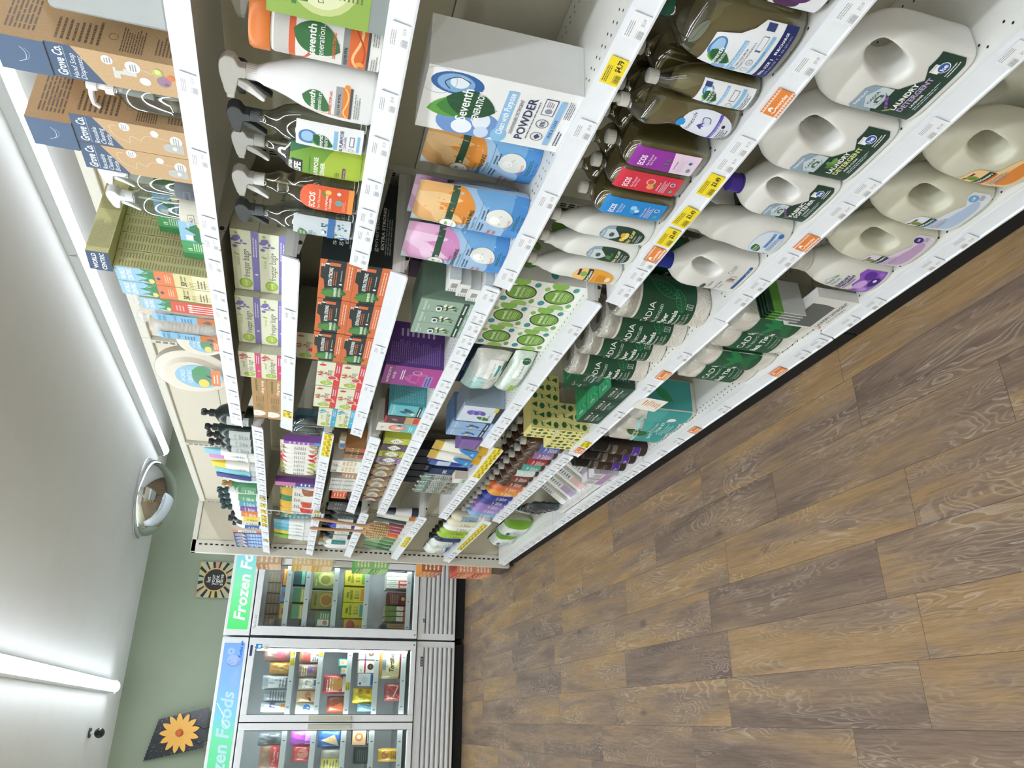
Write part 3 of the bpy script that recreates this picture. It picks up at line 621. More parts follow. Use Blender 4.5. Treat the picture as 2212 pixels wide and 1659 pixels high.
def spray_clear(label, y, base, txt, h=.075, r=.036, x=.04, ang=0):
    return bottle('spray_bottle', label, 'bottle', [(.004, 0, 0, r - .004, r - .004, 2), (.01, 0, 0, r, r, 2), (.105, 0, 0, r, r, 2), (.125, 0, 0, r * .86, r * .86, 2), (.142, 0, 0, .016, .016, 2), (.150, 0, 0, .014, .014, 2)], CL, None,
      [lambda t: (MB().lathe([(r + .001, 0), (r + .003, .004), (r + .003, .046), (r + .001, .048), (r - .001, .048)], base + ':s').art(lambda u, v, hh: (-(r + .003 + hh) * math.cos(u / r), -(r + .003) * math.sin(u / r) * 1, .0 + v), 1, 1, [('r', -.014, .016, .014, .030, '7d8388'), ('r', -.013, .017, .013, .029, base), ('t', txt, 0, .0195, .009, '3a4350', 'c', dict(b=.02))], h0=.0006, step=.004)).build('silicone_base', t),
       trigger(.146, 'dde1df:tw', .82), lambda t: MB().tube([(0, 0, .02), (.002, 0, .14)], .0025, 'dfe3e3').build('dip_tube', t)], loc=(XS + x, y, zA[0] + .0005), rz=ang)
spray_clear('clear glass spray bottle with a grey rubber base on the top shelf', 1.462, '5f676d', 'SMPLY')
spray_clear('clear glass spray bottle with a cream rubber base on the top shelf', 1.548, 'd9d6c5', 'MLD')
# boxes of plant based tableware
SKY = '8fbcd6'; GRN = '2f7d46'; OR = 'd9773f'
def wc(items): 
    return [('r', 0, 0, 1, 1, 'd7cf96'), ('r', 0, .66, 1, 1, SKY), ('p', [(.0, .62), (.2, .76), (.35, .66), (.55, .8), (.75, .66), (1, .74), (1, .55), (0, .55)], GRN), ('ln', bez([(.1, .78), (.35, .68), (.7, .72), (.95, .6)], 4), .06, '4f9460'), ('e', .2, .64, .16, .03, 'e3cf7a'), ('t', 'WORLD', .5, .90, .075, 'eef5f8', 'c', dict(b=.02, w=.75)), ('t', 'CENTRIC', .5, .83, .075, 'eef5f8', 'c', dict(b=.02, w=.82)), ('r', 0, .40, 1, .60, OR), ('e', .45, .56, .10, .02, '34486b'), ('l', .2, .43, .8, .5, 3, 'f0c9a8')] + items
st = wc([('t', '50', .3, .27, .09, '41412f', 'c', dict(b=.03)), ('t', 'tall paper', .68, .31, .035, '41412f', 'c'), ('t', 'straws', .68, .27, .035, '41412f', 'c'), ('r', 0, 0, 1, .2, 'e6e2b8'), ('l', .1, .06, .8, .16, 3, '6b6a50')] + [('ln', [(.12 + .12 * k, .24), (.16 + .12 * k, .02)], .02, '9a6b46') for k in range(4)])
OL = 'cdc993:card'; ots = [('l', .06, .04, .44, .96, 30, '98946a'), ('l', .56, .04, .94, .96, 30, '98946a')]
s1 = carton('straw_box', 'tall blue and orange straw box, front one beside the bag boxes', 'box', 1.795, zA[0], .068, .228, .05, OL, st, ots)
s2 = copy_thing(s1, dy=.0705, label='tall blue and orange straw box next to the cutlery carton')
for k in range(1, 5): copy_thing(s1, dx=.0515 * k, dy=-.0, label='olive side of a tall straw box, %s in the row behind the front one' % ['', 'first', 'second', 'third', 'last'][k])
cu = wc([('r', 0, 0, 1, .60, 'cf4f3c'), ('l', .2, .42, .8, .55, 3, 'eeb8a8')] + [('ln', [(.2 + .2 * k, .34), (.2 + .2 * k, .03)], .06, 'f1ece2') for k in range(4)] + [('e', .2 + .2 * k, .34, .07, .035, 'f1ece2') for k in range(4)])
carton('cutlery_box', 'blue and red cutlery carton half hidden by the bagged cups', 'box', 1.943, zA[0], .062, .19, .12, OL, cu, ots)
carton('tableware_box', 'navy ended olive carton lying slanted across the row of straw boxes', 'box', 1.755, zA[0] + .229, .072, .052, .245, OL, [('r', 0, 0, 1, 1, '26405f'), ('t', 'WORLD', .5, .58, .28, 'eef3f7', 'c', dict(b=.02, w=.8)), ('t', 'CENTRIC', .5, .22, .28, 'eef3f7', 'c', dict(b=.02, w=.86))], ots, xf=XS - .005, rz=.12)
bg = [('r', 0, 0, 1, 1, SKY), ('r', 0, 0, .45, 1, '4a9a5c'), ('p', [(.40, .3), (.55, .75), (.62, .45), (.75, .8), (.9, .3)], '2e7145'), ('e', .9, .25, .12, .12, 'dfd08b'), ('r', .0, 0, 1, .16, 'd9653c'), ('r', 0, .0, .14, 1, '2f7d46'), ('t', '13', .24, .66, .2, 'f1f4ea', 'c', dict(b=.03)), ('l', .2, .3, .42, .62, 4, 'dbe9d6'), ('r', .48, .55, .60, .8, 'e8efe8'), ('t', 'WORLD', .84, .62, .12, 'e8f2f7', 'c')]
g1 = carton('bag_box', 'low navy, green and blue bag carton behind the cream based bottle', 'box', 1.60, zA[0], .175, .066, .13, '2b3550', bg, [('r', 0, 0, 1, 1, '2b3550'), ('t', 'WORLD CENTRIC', .45, .35, .22, 'e5e9ef', 'c', dict(w=.7))], x=XS + .105)
carton('bag_box', 'low green and blue bag carton stacked on top of the other one', 'box', 1.60, zA[0] + .0665, .165, .066, .13, '4a9a5c', bg, x=XS + .165)
# ---- bags of cups and packs of plates (they stand in the second bay, on the same level)
zB = Z['B']
def cup_bag(label, y, x, n, tilt):
    t = thing('bag_of_cups', label, 'cups', None, (XS + x, y, zB[0] + .0005)); me = None
    for k in range(n):
        if me is None:
            o = MB().lathe([(.034, .002), (.039, 0), (.041, .003), (.039, .006), (.034, .055), (.032, .056), (.032, .052), (.035, .006)], 'c9bfae:r', seg=20, cap0=False).build('cup', t); me = o.data
        else: o = bpy.data.objects.new('cup', me); COL.objects.link(o); o.parent = t
        o.location = (0, 0, .006 + .0105 * k)
    secs = [(0, 0, 0, .034, .036, 2.2), (.01, 0, 0, .045, .047, 2.2), (.12, 0, 0, .046, .048, 2.2), (.17, 0, 0, .045, .047, 2.3), (.195, .004, 0, .030, .034, 2.3), (.212, .010, .005, .012, .020, 2.3), (.224, .014, .012, .014, .026, 2.4), (.24, .018, .02, .008, .03, 2.6)]
    ss = smooth_secs(secs, 5); rr = random.Random(int(y * 100)); rs = []
    for z, cx, cy, rx, ry, n_ in ss:
        rs.append([(cx + a * (1 + .05 * rr.uniform(-1, 1)), cy + b * (1 + .05 * rr.uniform(-1, 1)), z) for a, b in (se(2 * PI * j / 36, rx, ry, n_) for j in range(36))])
    MB().rings(rs, 'e6e8e8:bag').build('plastic_bag', t)
    m = MB(); m.art(wrap(ss, .085, .01), .085, .165, [('r', .30, .28, .72, 1, '7fb4d2'), ('r', .30, 0, .72, .28, 'c9763d'), ('p', [(.4, .08), (.5, .2), (.62, .1), (.5, .04)], '56606b'), ('t', 'WORLD', .51, .86, .07, '3d6f92', 'c', dict(w=.3)), ('t', 'CENTRIC', .51, .78, .07, '3d6f92', 'c', dict(w=.34)), ('t', 'Cups', .51, .62, .08, '3d6f92', 'c'), ('l', .36, .36, .66, .55, 4, '4f7f9f')], h0=.0016, step=.006, vstep=.015); m.build('printed_label', t)
    return t
cup_bag('clear bag of stacked paper cups beside the cutlery carton', 2.062, .052, 15, 0)
cup_bag('clear bag of stacked paper cups next to the small plates', 2.165, .048, 14, 0)
def plates(label, y, r, n, x):
    t = thing('plate_pack', label, 'plates', None, (XS + x, y, zB[0] + r + .001), PI * .06)
    MB().lathe([(r * .05, -.001 * n - .004), (r * .70, -.001 * n - .004), (r * .76, -.002), (r * .97, .0), (r, .003), (r, .003 + .0016 * n), (r * .97, .006 + .0016 * n), (r * .5, .006 + .0016 * n)], 'dcd5c6:r', 0, 0, 48, 'x').build('plates', t)
    k = MB()
    for i in range(n): k.lathe([(r + .0008, .003 + .0016 * i), (r + .0012, .0036 + .0016 * i), (r + .0008, .0042 + .0016 * i)], 'b9b1a0:r', 0, 0, 48, 'x', False, False)
    k.build('rim_edges', t)
    m = MB(); xx = -.001 * n - .0045
    S = lambda u, v, h: (xx - h, -u, v)
    pts = [(-r * .72 * math.cos(a) * .95, r * .72 * math.sin(a)) for a in (PI * (-.5 + i / 24) for i in range(25))]
    m.art(S, 1, 1, [('p', [(r * .1 * 0 + a * .55 + r * .05, b * .62 - r * .18) for a, b in [(r * math.cos(2 * PI * i / 28), r * math.sin(2 * PI * i / 28)) for i in range(28)]], SKY)] +
          [('e', r * .10, -r * .30, r * .50, r * .30, '5f8f76'), ('e', r * .28, -r * .20, r * .18, r * .2, '4f9460'), ('e', -r * .25, -r * .30, r * .2, r * .14, 'dccb62'), ('r', -r * .32, -r * .74, r * .44, -r * .50, 'd98050'), ('t', 'WORLD', r * .05, r * .18, r * .16, 'e7f1f6', 'c'), ('t', 'CENTRIC', r * .05, 0, r * .16, 'e7f1f6', 'c'), ('l', -r * .2, -r * .7, r * .3, -r * .54, 2, 'f4dcc6'), ('leaf', r * .1, -r * .45, r * .1, r * .03, 50, '34486b')]); m.build('paper_label', t)
    return t
plates('small shrink-wrapped pack of round cream plates beside the cups', 2.305, .075, 8, .060)
plates('large shrink-wrapped pack of round cream plates on the top shelf', 2.570, .124, 14, .065)
# ---- second shelf: spray cleaners
z = zA[1]
SGl = lambda u, v, s, c=0: leafy(u, v, s) if not c else leaf1(u, v, s)
def sgname(u, v, s, up=0, w=.7): return [('t', 'Seventh' if up else 'seventh', u, v, s, 'f4f6f2', 'c', dict(b=.015, w=w)), ('t', 'GENERATION' if up else 'generation.', u, v - s * .85, s * .78, 'f4f6f2', 'c', dict(b=.01, w=w))]
carton('drain_cleaner_carton', 'lime and green drain cleaner carton at the near end of the spray shelf', 'box', .80, z, .125, .19, .06, '8f9795', [('r', .0, .16, 1, 1, '8fae4d'), ('e', .7, .55, .6, .3, 'c3cf8a'), ('e', .7, .55, .5, .24, 'dde2b8'), ('t', "O'OKAY", .55, .84, .12, 'f2f6ea', 'c', dict(b=.03)), ('r', .2, .76, 1, .80, '3d7d3e'), ('t', 'BAC-OUT', .6, .67, .1, '3d6b2e', 'c', dict(b=.03)), ('t', 'DRAIN CARE', .6, .54, .07, '55603a', 'c'), ('l', .4, .22, .95, .5, 8, '6f7a4c')])
bottle('wipes_canister', 'white canister of wipes with an orange lid', 'canister', [(0, 0, 0, .048, .048, 2), (.004, 0, 0, .052, .052, 2), (.18, 0, 0, .052, .052, 2), (.186, 0, 0, .050, .050, 2)], 'e6e5e0', 
       (.152, .004, .180, [('r', 0, 0, 1, 1, 'e4e3de'), ('r', 0, .86, 1, 1, 'c9c5bf'), ('p', [(0, .86), (1, .86), (1, .80), (.8, .66), (.55, .60), (.3, .62), (.12, .70), (0, .78)], 'd8602c'), ('p', [(.1, .80), (.9, .80), (.85, .68), (.6, .63), (.35, .64), (.15, .72)], 'e4e3de'), ('t', '35', .86, .79, .07, 'f6e7dc', 'c', dict(b=.02)), ('r', 0, .30, 1, .36, '8d8f90'), ('r', 0, .13, 1, .30, 'd9682e'), ('ln', bez([(0, .16), (.3, .26), (.6, .18), (1, .27)], 5), .03, 'f0c184'), ('ln', bez([(0, .22), (.4, .15), (.7, .26), (1, .2)], 5), .02, 'b9481f'), ('c', .22, .19, .05, 'f0a34a'), ('r', 0, .105, 1, .13, '45474b'),
        ('leaf', .44, .60, .27, .19, 72, '2d6a35'), ('ln', [(.36, .50), (.52, .72)], .006, '3f8046')] + [('t', 'seventh', .42, .615, .105, 'f5f7f3', 'c', dict(b=.02, w=.36)), ('t', 'generation.', .42, .535, .085, 'f5f7f3', 'c', dict(w=.38)), ('t', 'DISINFECTING', .40, .425, .042, 'd9602c', 'c', dict(b=.02)), ('t', 'WIPES', .40, .385, .036, '6c6e70', 'c'), ('t', 'KILLS 99.99%', .30, .315, .042, '2f3133', 'c', dict(b=.02)), ('l', .5, .02, .85, .09, 3, '8c8e8e'), ('l', .12, .02, .4, .09, 3, '8c8e8e')]),
       [lambda t: MB().lathe([(.0535, .186), (.0545, .19), (.0545, .214), (.051, .220)], 'd9782f:s').build('lid', t)], loc=(XS + .055, .985, z + .0005), rz=.5)
WH = 'e4e5e4:s'
bottle('spray_bottle', 'white trigger bottle of disinfecting cleaner beside the orange-lidded canister', 'bottle', [(0, 0, 0, .026, .048, 2.8), (.008, 0, 0, .030, .053, 2.8), (.08, 0, 0, .030, .052, 2.6), (.13, 0, -.004, .028, .044, 2.4), (.17, 0, -.006, .023, .030, 2.2), (.20, 0, -.004, .018, .021, 2), (.212, 0, -.004, .015, .015, 2)], WH,
       (.088, .02, .150, [('leaf', .34, .66, .31, .21, 72, '2d6a35'), ('t', 'seventh', .34, .68, .115, 'f5f7f3', 'c', dict(b=.02, w=.40)), ('t', 'generation.', .34, .59, .09, 'f5f7f3', 'c', dict(w=.42)), ('t', 'DISINFECTING', .36, .45, .05, 'd9702c', 'c', dict(b=.02)), ('r', .1, .30, .72, .40, '9b9d9e'), ('t', 'KILLS 99.99%', .38, .33, .05, '2f3133', 'c', dict(b=.02)), ('r', .1, .20, .72, .30, 'de8130'), ('ln', bez([(.1, .22), (.3, .28), (.55, .22), (.72, .28)], 4), .03, 'f3c88a'), ('c', .74, .25, .055, 'ea8d3a'), ('r', .1, .165, .72, .20, '4a4c50'), ('l', .15, .05, .65, .14, 3, '8c8e8e'), ('ln', bez([(.05, .9), (.03, .7), (.12, .5), (.1, .3)], 4), .02, 'e4a064')]),
       [trigger(.208, 'dfe0dd:s', 1.0, 0, -.004)], loc=(XS + .042, 1.110, z + .0005), rz=.30)
blb = [(0, 0, 0, .024, .036, 2.6), (.006, 0, 0, .028, .042, 2.6), (.13, 0, 0, .028, .042, 2.6), (.165, 0, 0, .024, .034, 2.3), (.192, 0, 0, .015, .016, 2), (.21, 0, 0, .013, .013, 2)]
bottle('spray_bottle', 'clear trigger bottle with white and blue label, dark head', 'bottle', blb, 'c3c5bb:clear', (.076, .012, .14, [('r', 0, 0, 1, 1, 'e8eaea'), ('e', .5, .82, .2, .14, '4a7fb8'), ('e', .52, .83, .13, .09, '9ec3e2')] + leafy(.42, .60, .28) + sgname(.42, .60, .09, 1, .42) + [('r', .2, .38, .8, .44, '86b8dd'), ('t', 'ALL PURPOSE', .5, .30, .07, '37406a', 'c', dict(b=.02)), ('t', 'CLEANER', .5, .25, .05, '37406a', 'c'), ('o', .3, .17, .07, .01, '5c6480'), ('r', .45, .13, .7, .20, '5c6480'), ('r', .47, .14, .68, .19, 'e8eaea'), ('r', .25, .05, .75, .09, '86b8dd')]),
       [trigger(.206, '3f4446:s', .9)], loc=(XS + .034, 1.207, z + .0005), fill=None)
bottle('spray_bottle', 'clear trigger bottle with a lime and green label', 'bottle', [(0, 0, 0, .034, .044, 2.4), (.008, 0, 0, .040, .052, 2.3), (.12, 0, 0, .040, .052, 2.3), (.15, 0, 0, .036, .047, 2.2), (.175, 0, 0, .024, .030, 2), (.194, 0, 0, .014, .014, 2), (.208, 0, 0, .013, .013, 2)], 'cfd0c4:clear',
       (.115, .022, .152, [('r', 0, 0, 1, 1, '6f9f2f'), ('e', .1, .0, .9, .55, 'a5bd3a'), ('p', [(.62, 1), (1, 1), (1, .55), (.85, .62), (.75, .8)], '2e6f47'), ('r', .16, .80, .52, 1.06, '17191a'), ('t', 'BETTER', .34, .96, .075, 'f4f4f2', 'c', dict(b=.03, w=.28)), ('t', 'LIFE', .34, .83, .14, 'f4f4f2', 'c', dict(b=.04, w=.28)), ('t', 'NATURALLY DIRT-DESTROYING', .36, .68, .03, '2e4a20', 'c'), ('t', 'ALL-PURPOSE', .36, .56, .09, 'f2f5e8', 'c', dict(b=.03, w=.52)), ('t', 'CLEANER', .36, .46, .09, 'f2f5e8', 'c', dict(b=.03, w=.36)), ('r', .2, .13, .5, .18, '6d2f5f'), ('t', 'CLARY SAGE + CITRUS', .35, .14, .03, 'efe3ec', 'c', dict(w=.26)), ('l', .2, .22, .4, .3, 3, '5d7a20')]),
       [trigger(.204, 'cfd2d0:s', .92), lambda t: MB().tube([(0, 0, .01), (.002, 0, .2)], .003, 'dfe0da').build('dip_tube', t)], loc=(XS + .056, 1.302, z + .0005), rz=.15)
bottle('spray_bottle', 'clear trigger bottle with an arched orange label', 'bottle', [(0, 0, 0, .030, .042, 2.6), (.006, 0, 0, .034, .047, 2.6), (.10, 0, 0, .034, .047, 2.6), (.135, 0, 0, .027, .036, 2.3), (.155, 0, 0, .020, .024, 2.1), (.175, 0, 0, .021, .026, 2.1), (.195, 0, 0, .015, .017, 2), (.208, 0, 0, .013, .013, 2)], 'c9c5b0:clear',
       (.074, .014, .128, [('p', [(0, 0), (1, 0), (1, .75)] + [(.5 + .5 * math.cos(a), .75 + .25 * math.sin(a)) for a in (PI * i / 12 for i in range(13))] + [(0, .75)], 'e05a2b'), ('r', 0, 0, 1, .1, 'e8964a'), ('t', 'ECOS', .46, .72, .15, 'f8efe6', 'c', dict(b=.03, w=.5)), ('t', 'Plant Powered', .5, .62, .07, 'f6d9c4', 'c', dict(i=.3)), ('t', 'ALL PURPOSE', .42, .48, .055, 'f8efe6', 'c', dict(b=.02)), ('t', 'CLEANER', .42, .41, .055, 'f8efe6', 'c', dict(b=.02)), ('c', .78, .48, .10, 'e9a03c'), ('c', .78, .48, .075, 'f3c66c'), ('leaf', .70, .56, .09, .04, 40, '4f8f3a'), ('c', .78, .28, .06, 'dde5ee'), ('e', .5, .27, .07, .07, '6fa0a0'), ('l', .2, .14, .6, .2, 3, 'f3b896')]),
       [trigger(.204, 'd9dbd8:s', .95), lambda t: MB().tube([(0, 0, .01), (.002, 0, .2)], .003, 'dfe0da').build('dip_tube', t)], loc=(XS + .040, 1.408, z + .0005), rz=.15)
bottle('spray_bottle', 'clear trigger bottle with bubbly blue glass cleaner label, last of its shelf', 'bottle', blb, 'c6cbc8:clear', (.080, .012, .14, [('r', 0, 0, 1, 1, 'c9d3d6')] + [('c', .15 + .7 * R_.random(), .08 + .42 * R_.random(), .02 + .03 * R_.random(), R_.choice(['8fb6c6', '4f8299', 'e9f1f4', '2f5f7a'])) for _ in range(34)] + [('leaf', .28, .84, .22, .13, 20, '5b8f4a'), ('t', 'seventh', .28, .85, .07, 'f5f7f3', 'c', dict(w=.3)), ('t', 'generation', .28, .79, .06, 'f5f7f3', 'c', dict(w=.3)), ('t', 'GLASS', .26, .66, .10, '63808a', 'c'), ('t', 'CLEANER', .26, .60, .05, '4f86b8', 'c'), ('r', .12, .28, 1, .40, '3a6fae'), ('c', .2, .12, .12, '3f7ab5'), ('t', '0%', .2, .1, .09, 'f0f5f8', 'c', dict(b=.03))]),
       [trigger(.206, '4c5254:s', .9)], loc=(XS + .034, 1.514, z + .0005))
for k, (x, y) in enumerate(((.17, .95), (.17, 1.045))):
    bottle('spray_bottle', 'white trigger bottle standing in the back row behind the canister', 'bottle', blb, 'dcdcd8:s', None, [trigger(.206, 'd9d9d4:s', 1.0)], group='white trigger bottles in the back row', loc=(XS + x, y, z + .0005))
bottle('spray_bottle', 'trigger bottle with dark grey head in the back row', 'bottle', blb, 'c3c5bb:clear', None, [trigger(.206, '3d4345:s', .95)], loc=(XS + .12, 1.19, z + .0005))
# ---- third shelf: powder and pouches
z = zA[2]
LB = 'e6e7e6:card'
pw = [('r', .0, .0, 1, 1, 'e9eae9')] + [('e', .80, .80, .17, .17, '2f5f9c'), ('e', .80, .81, .14, .12, '7fa9cf'), ('e', .82, .79, .09, .06, 'dfe9f0'), ('ln', bez([(.70, .84), (.80, .88), (.9, .8), (.84, .72)], 5), .014, '27497f'), ('e', .20, .66, .26, .22, '6f95cd'), ('e', .14, .70, .12, .07, 'eef3f9'), ('e', .28, .58, .14, .06, 'e3ecf6'), ('e', .10, .56, .1, .05, 'c9dbf0'), ('o', .80, .92, .2, .004, '8a93a3'), ('e', .12, .44, .13, .055, '86bfe2')] + \
     [('leaf', .44, .77, .34, .17, 108, '5f9f3e'), ('leaf', .46, .73, .30, .18, 100, '3d7f3a'), ('leaf', .52, .68, .30, .21, 80, '1d4f30'), ('ln', [(.50, .50), (.54, .86)], .005, '2c6a40'), ('t', 'Seventh', .50, .69, .098, 'f5f7f4', 'c', dict(b=.015, w=.52)), ('t', 'GENERATION', .50, .61, .062, 'f5f7f4', 'c', dict(b=.02, w=.50)),
      ('r', .10, .405, .86, .475, '8fbbe2'), ('t', 'Clean with Purpose', .48, .422, .062, 'f3f7fb', 'c', dict(b=.015, w=.70)), ('t', 'DISHWASHER DETERGENT', .47, .355, .036, '3c4468', 'c', dict(w=.58)), ('t', 'POWDER', .47, .275, .082, '343c66', 'c', dict(b=.015, w=.70)), ('l', .15, .245, .8, .262, 1, '6d7388'),
      ('o', .22, .185, .075, .008, '3c4468'), ('p', [(.17, .185), (.22, .205), (.27, .185), (.22, .16)], '3c4468'), ('o', .45, .185, .075, .008, '3c4468'), ('t', '0%', .45, .168, .045, '3c4468', 'c', dict(b=.02)), ('r', .60, .14, .86, .225, '3c4468'), ('r', .61, .145, .85, .22, 'e9eae9'), ('c', .67, .18, .045, '8d93a6'), ('l', .73, .16, .83, .21, 4, '3c4468'), ('r', .10, .085, .86, .125, '8fbbe2'), ('t', 'FREE & CLEAR', .40, .092, .030, '34406c', 'c', dict(b=.02)), ('l', .12, .02, .4, .06, 2, '3c4468'), ('l', .6, .02, .9, .07, 4, '5b6076')]
carton('detergent_box', 'large white powder box with leaf emblem and blue circles', 'box', .958, z, .163, .285, .115, LB, pw, [('r', .02, .02, .98, .98, 'dfe0df')], rz=-.06, xf=XS + .006)
def pouch(label, y, x, rz, tint, w=.155, h=.245, tilt=0):
    O1, O2, O3 = tint; m = MB()
    def prof(v): return (.034 * max(0, 1 - v) ** .6 + .002, 1.0 if v > .06 else .93 + v, 0)
    t = thing('detergent_pouch', label, 'pouch', None, (XS + x, y, z + .001), rz)
    S = pillow(m, w, h, '8fb3d8:s', prof, 'c9d6e4:s', wav=.0022, seed=int(y * 1000)); m.build('pouch', t); m = MB()
    m.art(S, w, h, [('r', .0, .0, 1, 1, '9dbede'), ('r', 0, 0, 1, .14, '4a8bcb'), ('p', [(.4, .14), (1, .14), (1, .5)], '6ea6d8'), ('r', 0, .62, 1, 1, O1), ('p', [(0, .88), (0, 1), (.2, 1)], 'cfd8df'), ('e', .60, .62, .40, .16, O2), ('leaf', .5, .80, .46, .13, 68, O3), ('leaf', .75, .84, .40, .10, 100, O3), ('leaf', .3, .75, .3, .1, 30, O3), ('r', .0, .64, 1, .705, '1f4a33'), ('p', [(.0, .62), (0, .98), (.08, .86), (.10, .7)], 'dfe6ea'),
        ('e', .17, .655, .15, .075, 'f3f4ef'), ('o', .17, .655, .145, .006, '3d4e44'), ('t', 'gg', .17, .65, .085, '6aa23a', 'c', dict(b=.03)), ('t', 'grab green', .17, .615, .024, '4d7f35', 'c'), ('t', 'AUTOMATIC', .33, .52, .03, '3a5563', 'c'), ('t', 'DISHWASHING', .40, .47, .052, '1f3e2d', 'c', dict(b=.02, w=.56)), ('t', 'DETERGENT PODS', .37, .43, .028, '3a5563', 'c'), ('r', .15, .412, .9, .415, '456'), ('l', .2, .34, .45, .40, 2, '37566b'), ('l', .55, .34, .8, .40, 2, '37566b'),
        ('e', .64, .23, .20, .125, 'dfe1dc'), ('ln', bez([(.52, .2), (.62, .25), (.74, .22)], 4), .012, 'b5b8b4'), ('e', .60, .27, .09, .05, 'f2f3ef'), ('t', '24 loads', .55, .125, .045, 'd9776a' , 'c', dict(i=.2)), ('l', .08, .2, .3, .3, 2, 'c9706a'), ('l', .45, .055, .85, .09, 2, '2c6b55'), ('t', '432g (15.2 OZ)', .62, .015, .034, '1f4f6b', 'c')], h0=.0006, dh=.00006, step=.010, vstep=.012, clip=True); m.build('printed_front', t)
    MB().box(-.0016, .0016, -w / 2, w / 2, h - .008, h, 'b9c4cc:s').build('top_seal', t); return t
OT = ('d9a564', 'd98a32', 'e3bd86'); PT = ('d7a3c8', 'c784b6', 'e6c3dc')
pouch('orange and blue detergent pouch beside the powder box', 1.172, .170, -.10, OT)
pouch('orange and blue detergent pouch, middle one of three', 1.262, .100, -.14, OT)
pouch('orange and blue detergent pouch with whole oval badge, next to the pink one', 1.372, .030, -.06, OT)
pouch('pink and blue detergent pouch half hidden behind the front pink pouch', 1.455, .110, -.06, PT)
pouch('pink and blue detergent pouch at the far end of its shelf', 1.535, .034, -.02, PT)
# ---- fourth shelf: dish soaps
z = zA[3]; LQ = 'dcdac8:clear'
def blue_round(u, v, r): return [('c', u, v, r, '3f78b8'), ('c', u + .01, v, r * .8, '8fb8de'), ('e', u + .02, v - .01, r * .45, r * .28, 'dfeaf3'), ('ln', bez([(u - r * .6, v + .02), (u, v + .05), (u + r * .5, v)], 4), .01, '2c5a9c')]
def sg_small(extra): return [('r', 0, 0, 1, 1, 'e6e9ec')] + blue_round(.62, .86, .18) + [('c', .18, .74, .2, '8fb3dc'), ('e', .15, .76, .1, .04, 'e9f0f7')] + leafy(.42, .76, .28) + sgname(.44, .77, .075, 1, .46) + [('r', .12, .50, .9, .56, '8fbbe2'), ('t', 'Clean with Purpose', .5, .512, .042, 'f3f7fb', 'c', dict(w=.7))] + extra
bg_ = [(0, 0, 0, .034, .050, 3), (.008, 0, 0, .044, .060, 2.8), (.10, 0, 0, .045, .061, 2.8), (.165, 0, -.002, .042, .056, 2.7), (.205, 0, -.006, .030, .038, 2.3), (.232, 0, -.008, .018, .018, 2), (.240, 0, -.008, .017, .017, 2)]
bottle('dish_soap_bottle', 'large clear refill bottle with a navy-banded white label and green cap', 'bottle', [(0, 0, 0, .040, .058, 3.2), (.010, 0, 0, .048, .068, 3), (.12, 0, 0, .049, .069, 2.8), (.185, 0, -.004, .043, .056, 2.6), (.215, 0, -.008, .026, .030, 2.2), (.228, 0, -.010, .018, .018, 2)], 'e0decf:clear',
       [(.108, .018, .150, [('p', [(0, 0), (1, 0), (1, .45), (.80, .55), (.66, .70), (.60, .95), (.58, 1), (0, 1)], 'e6e9ec')] + [('c', .42, .88, .14, '4a7fb8'), ('c', .44, .88, .10, '9ec3e2'), ('c', .08, .70, .12, '8fb3dc'), ('c', .10, .52, .08, '7fb3dc')] + leafy(.30, .78, .21) + [('t', 'Seventh', .30, .79, .085, 'f4f6f2', 'c', dict(b=.015, w=.34)), ('t', 'GENERATION', .30, .725, .055, 'f4f6f2', 'c', dict(b=.02, w=.34)), ('r', .08, .54, .58, .60, '8fbbe2'), ('t', 'Clean with Purpose', .33, .552, .04, 'f3f7fb', 'c', dict(w=.46)), ('t', 'DISH LIQUID', .36, .48, .042, '3c4468', 'c'), ('t', 'DETERGENT A VAISSELLE', .36, .435, .034, '3c4468', 'c', dict(w=.44)), ('o', .18, .36, .055, .007, '5c6480'), ('o', .36, .36, .055, .007, '5c6480'), ('t', '0%', .36, .345, .035, '5c6480', 'c'), ('r', .50, .32, .70, .40, '5c6480'), ('r', .51, .325, .69, .395, 'e6e9ec'), ('r', .80, .30, .96, .42, '2f3f73'), ('r', .08, .24, .72, .285, '86b8dd'), ('t', 'FREE & CLEAR', .4, .25, .03, '34406c', 'c'), ('r', 0, 0, 1, .18, '15245f'), ('t', 'REFILL SIZE | RECHARGE', .48, .095, .05, 'eef0f5', 'c', dict(b=.02, w=.72)), ('t', '50 FL OZ LIQ (1.56 QT) 1.47 L', .5, .035, .034, 'c9cfe0', 'c', dict(w=.6))]),
        (.05, .15, .205, [('leaf', .55, .5, .42, .16, -20, '6e7263'), ('ln', bez([(.1, .9), (.3, .6), (.6, .5), (.95, .35)], 5), .03, '5b5f52')], 'embossed_leaf', .0008)],
       [cap(.021, .226, .252, '0f4f3f:s', 0, -.010)], loc=(XS + .052, .788, z + .0005), fill=(.185, 'b8b08a:liq'))
bottle('dish_soap_bottle', 'clear bottle with dark plum printed label at the frame edge', 'bottle', bg_, LQ, (.10, .014, .10, [('r', 0, 0, 1, 1, 'e3e5e8'), ('c', .2, .7, .22, '4a2550'), ('c', .42, .52, .2, '5a3066'), ('r', .65, .3, .8, .5, '3d2a5a'), ('l', .5, .1, .9, .3, 4, '5c6480')]), [cap(.018, .238, .256, 'cfd0cc')], loc=(XS + .047, .654, z + .0005))
sgb = [(0, 0, 0, .024, .028, 2.6), (.006, 0, 0, .028, .033, 2.6), (.09, 0, 0, .029, .034, 2.5), (.135, 0, .002, .025, .028, 2.3), (.165, 0, .008, .018, .021, 2.1), (.190, 0, .014, .012, .012, 2)]
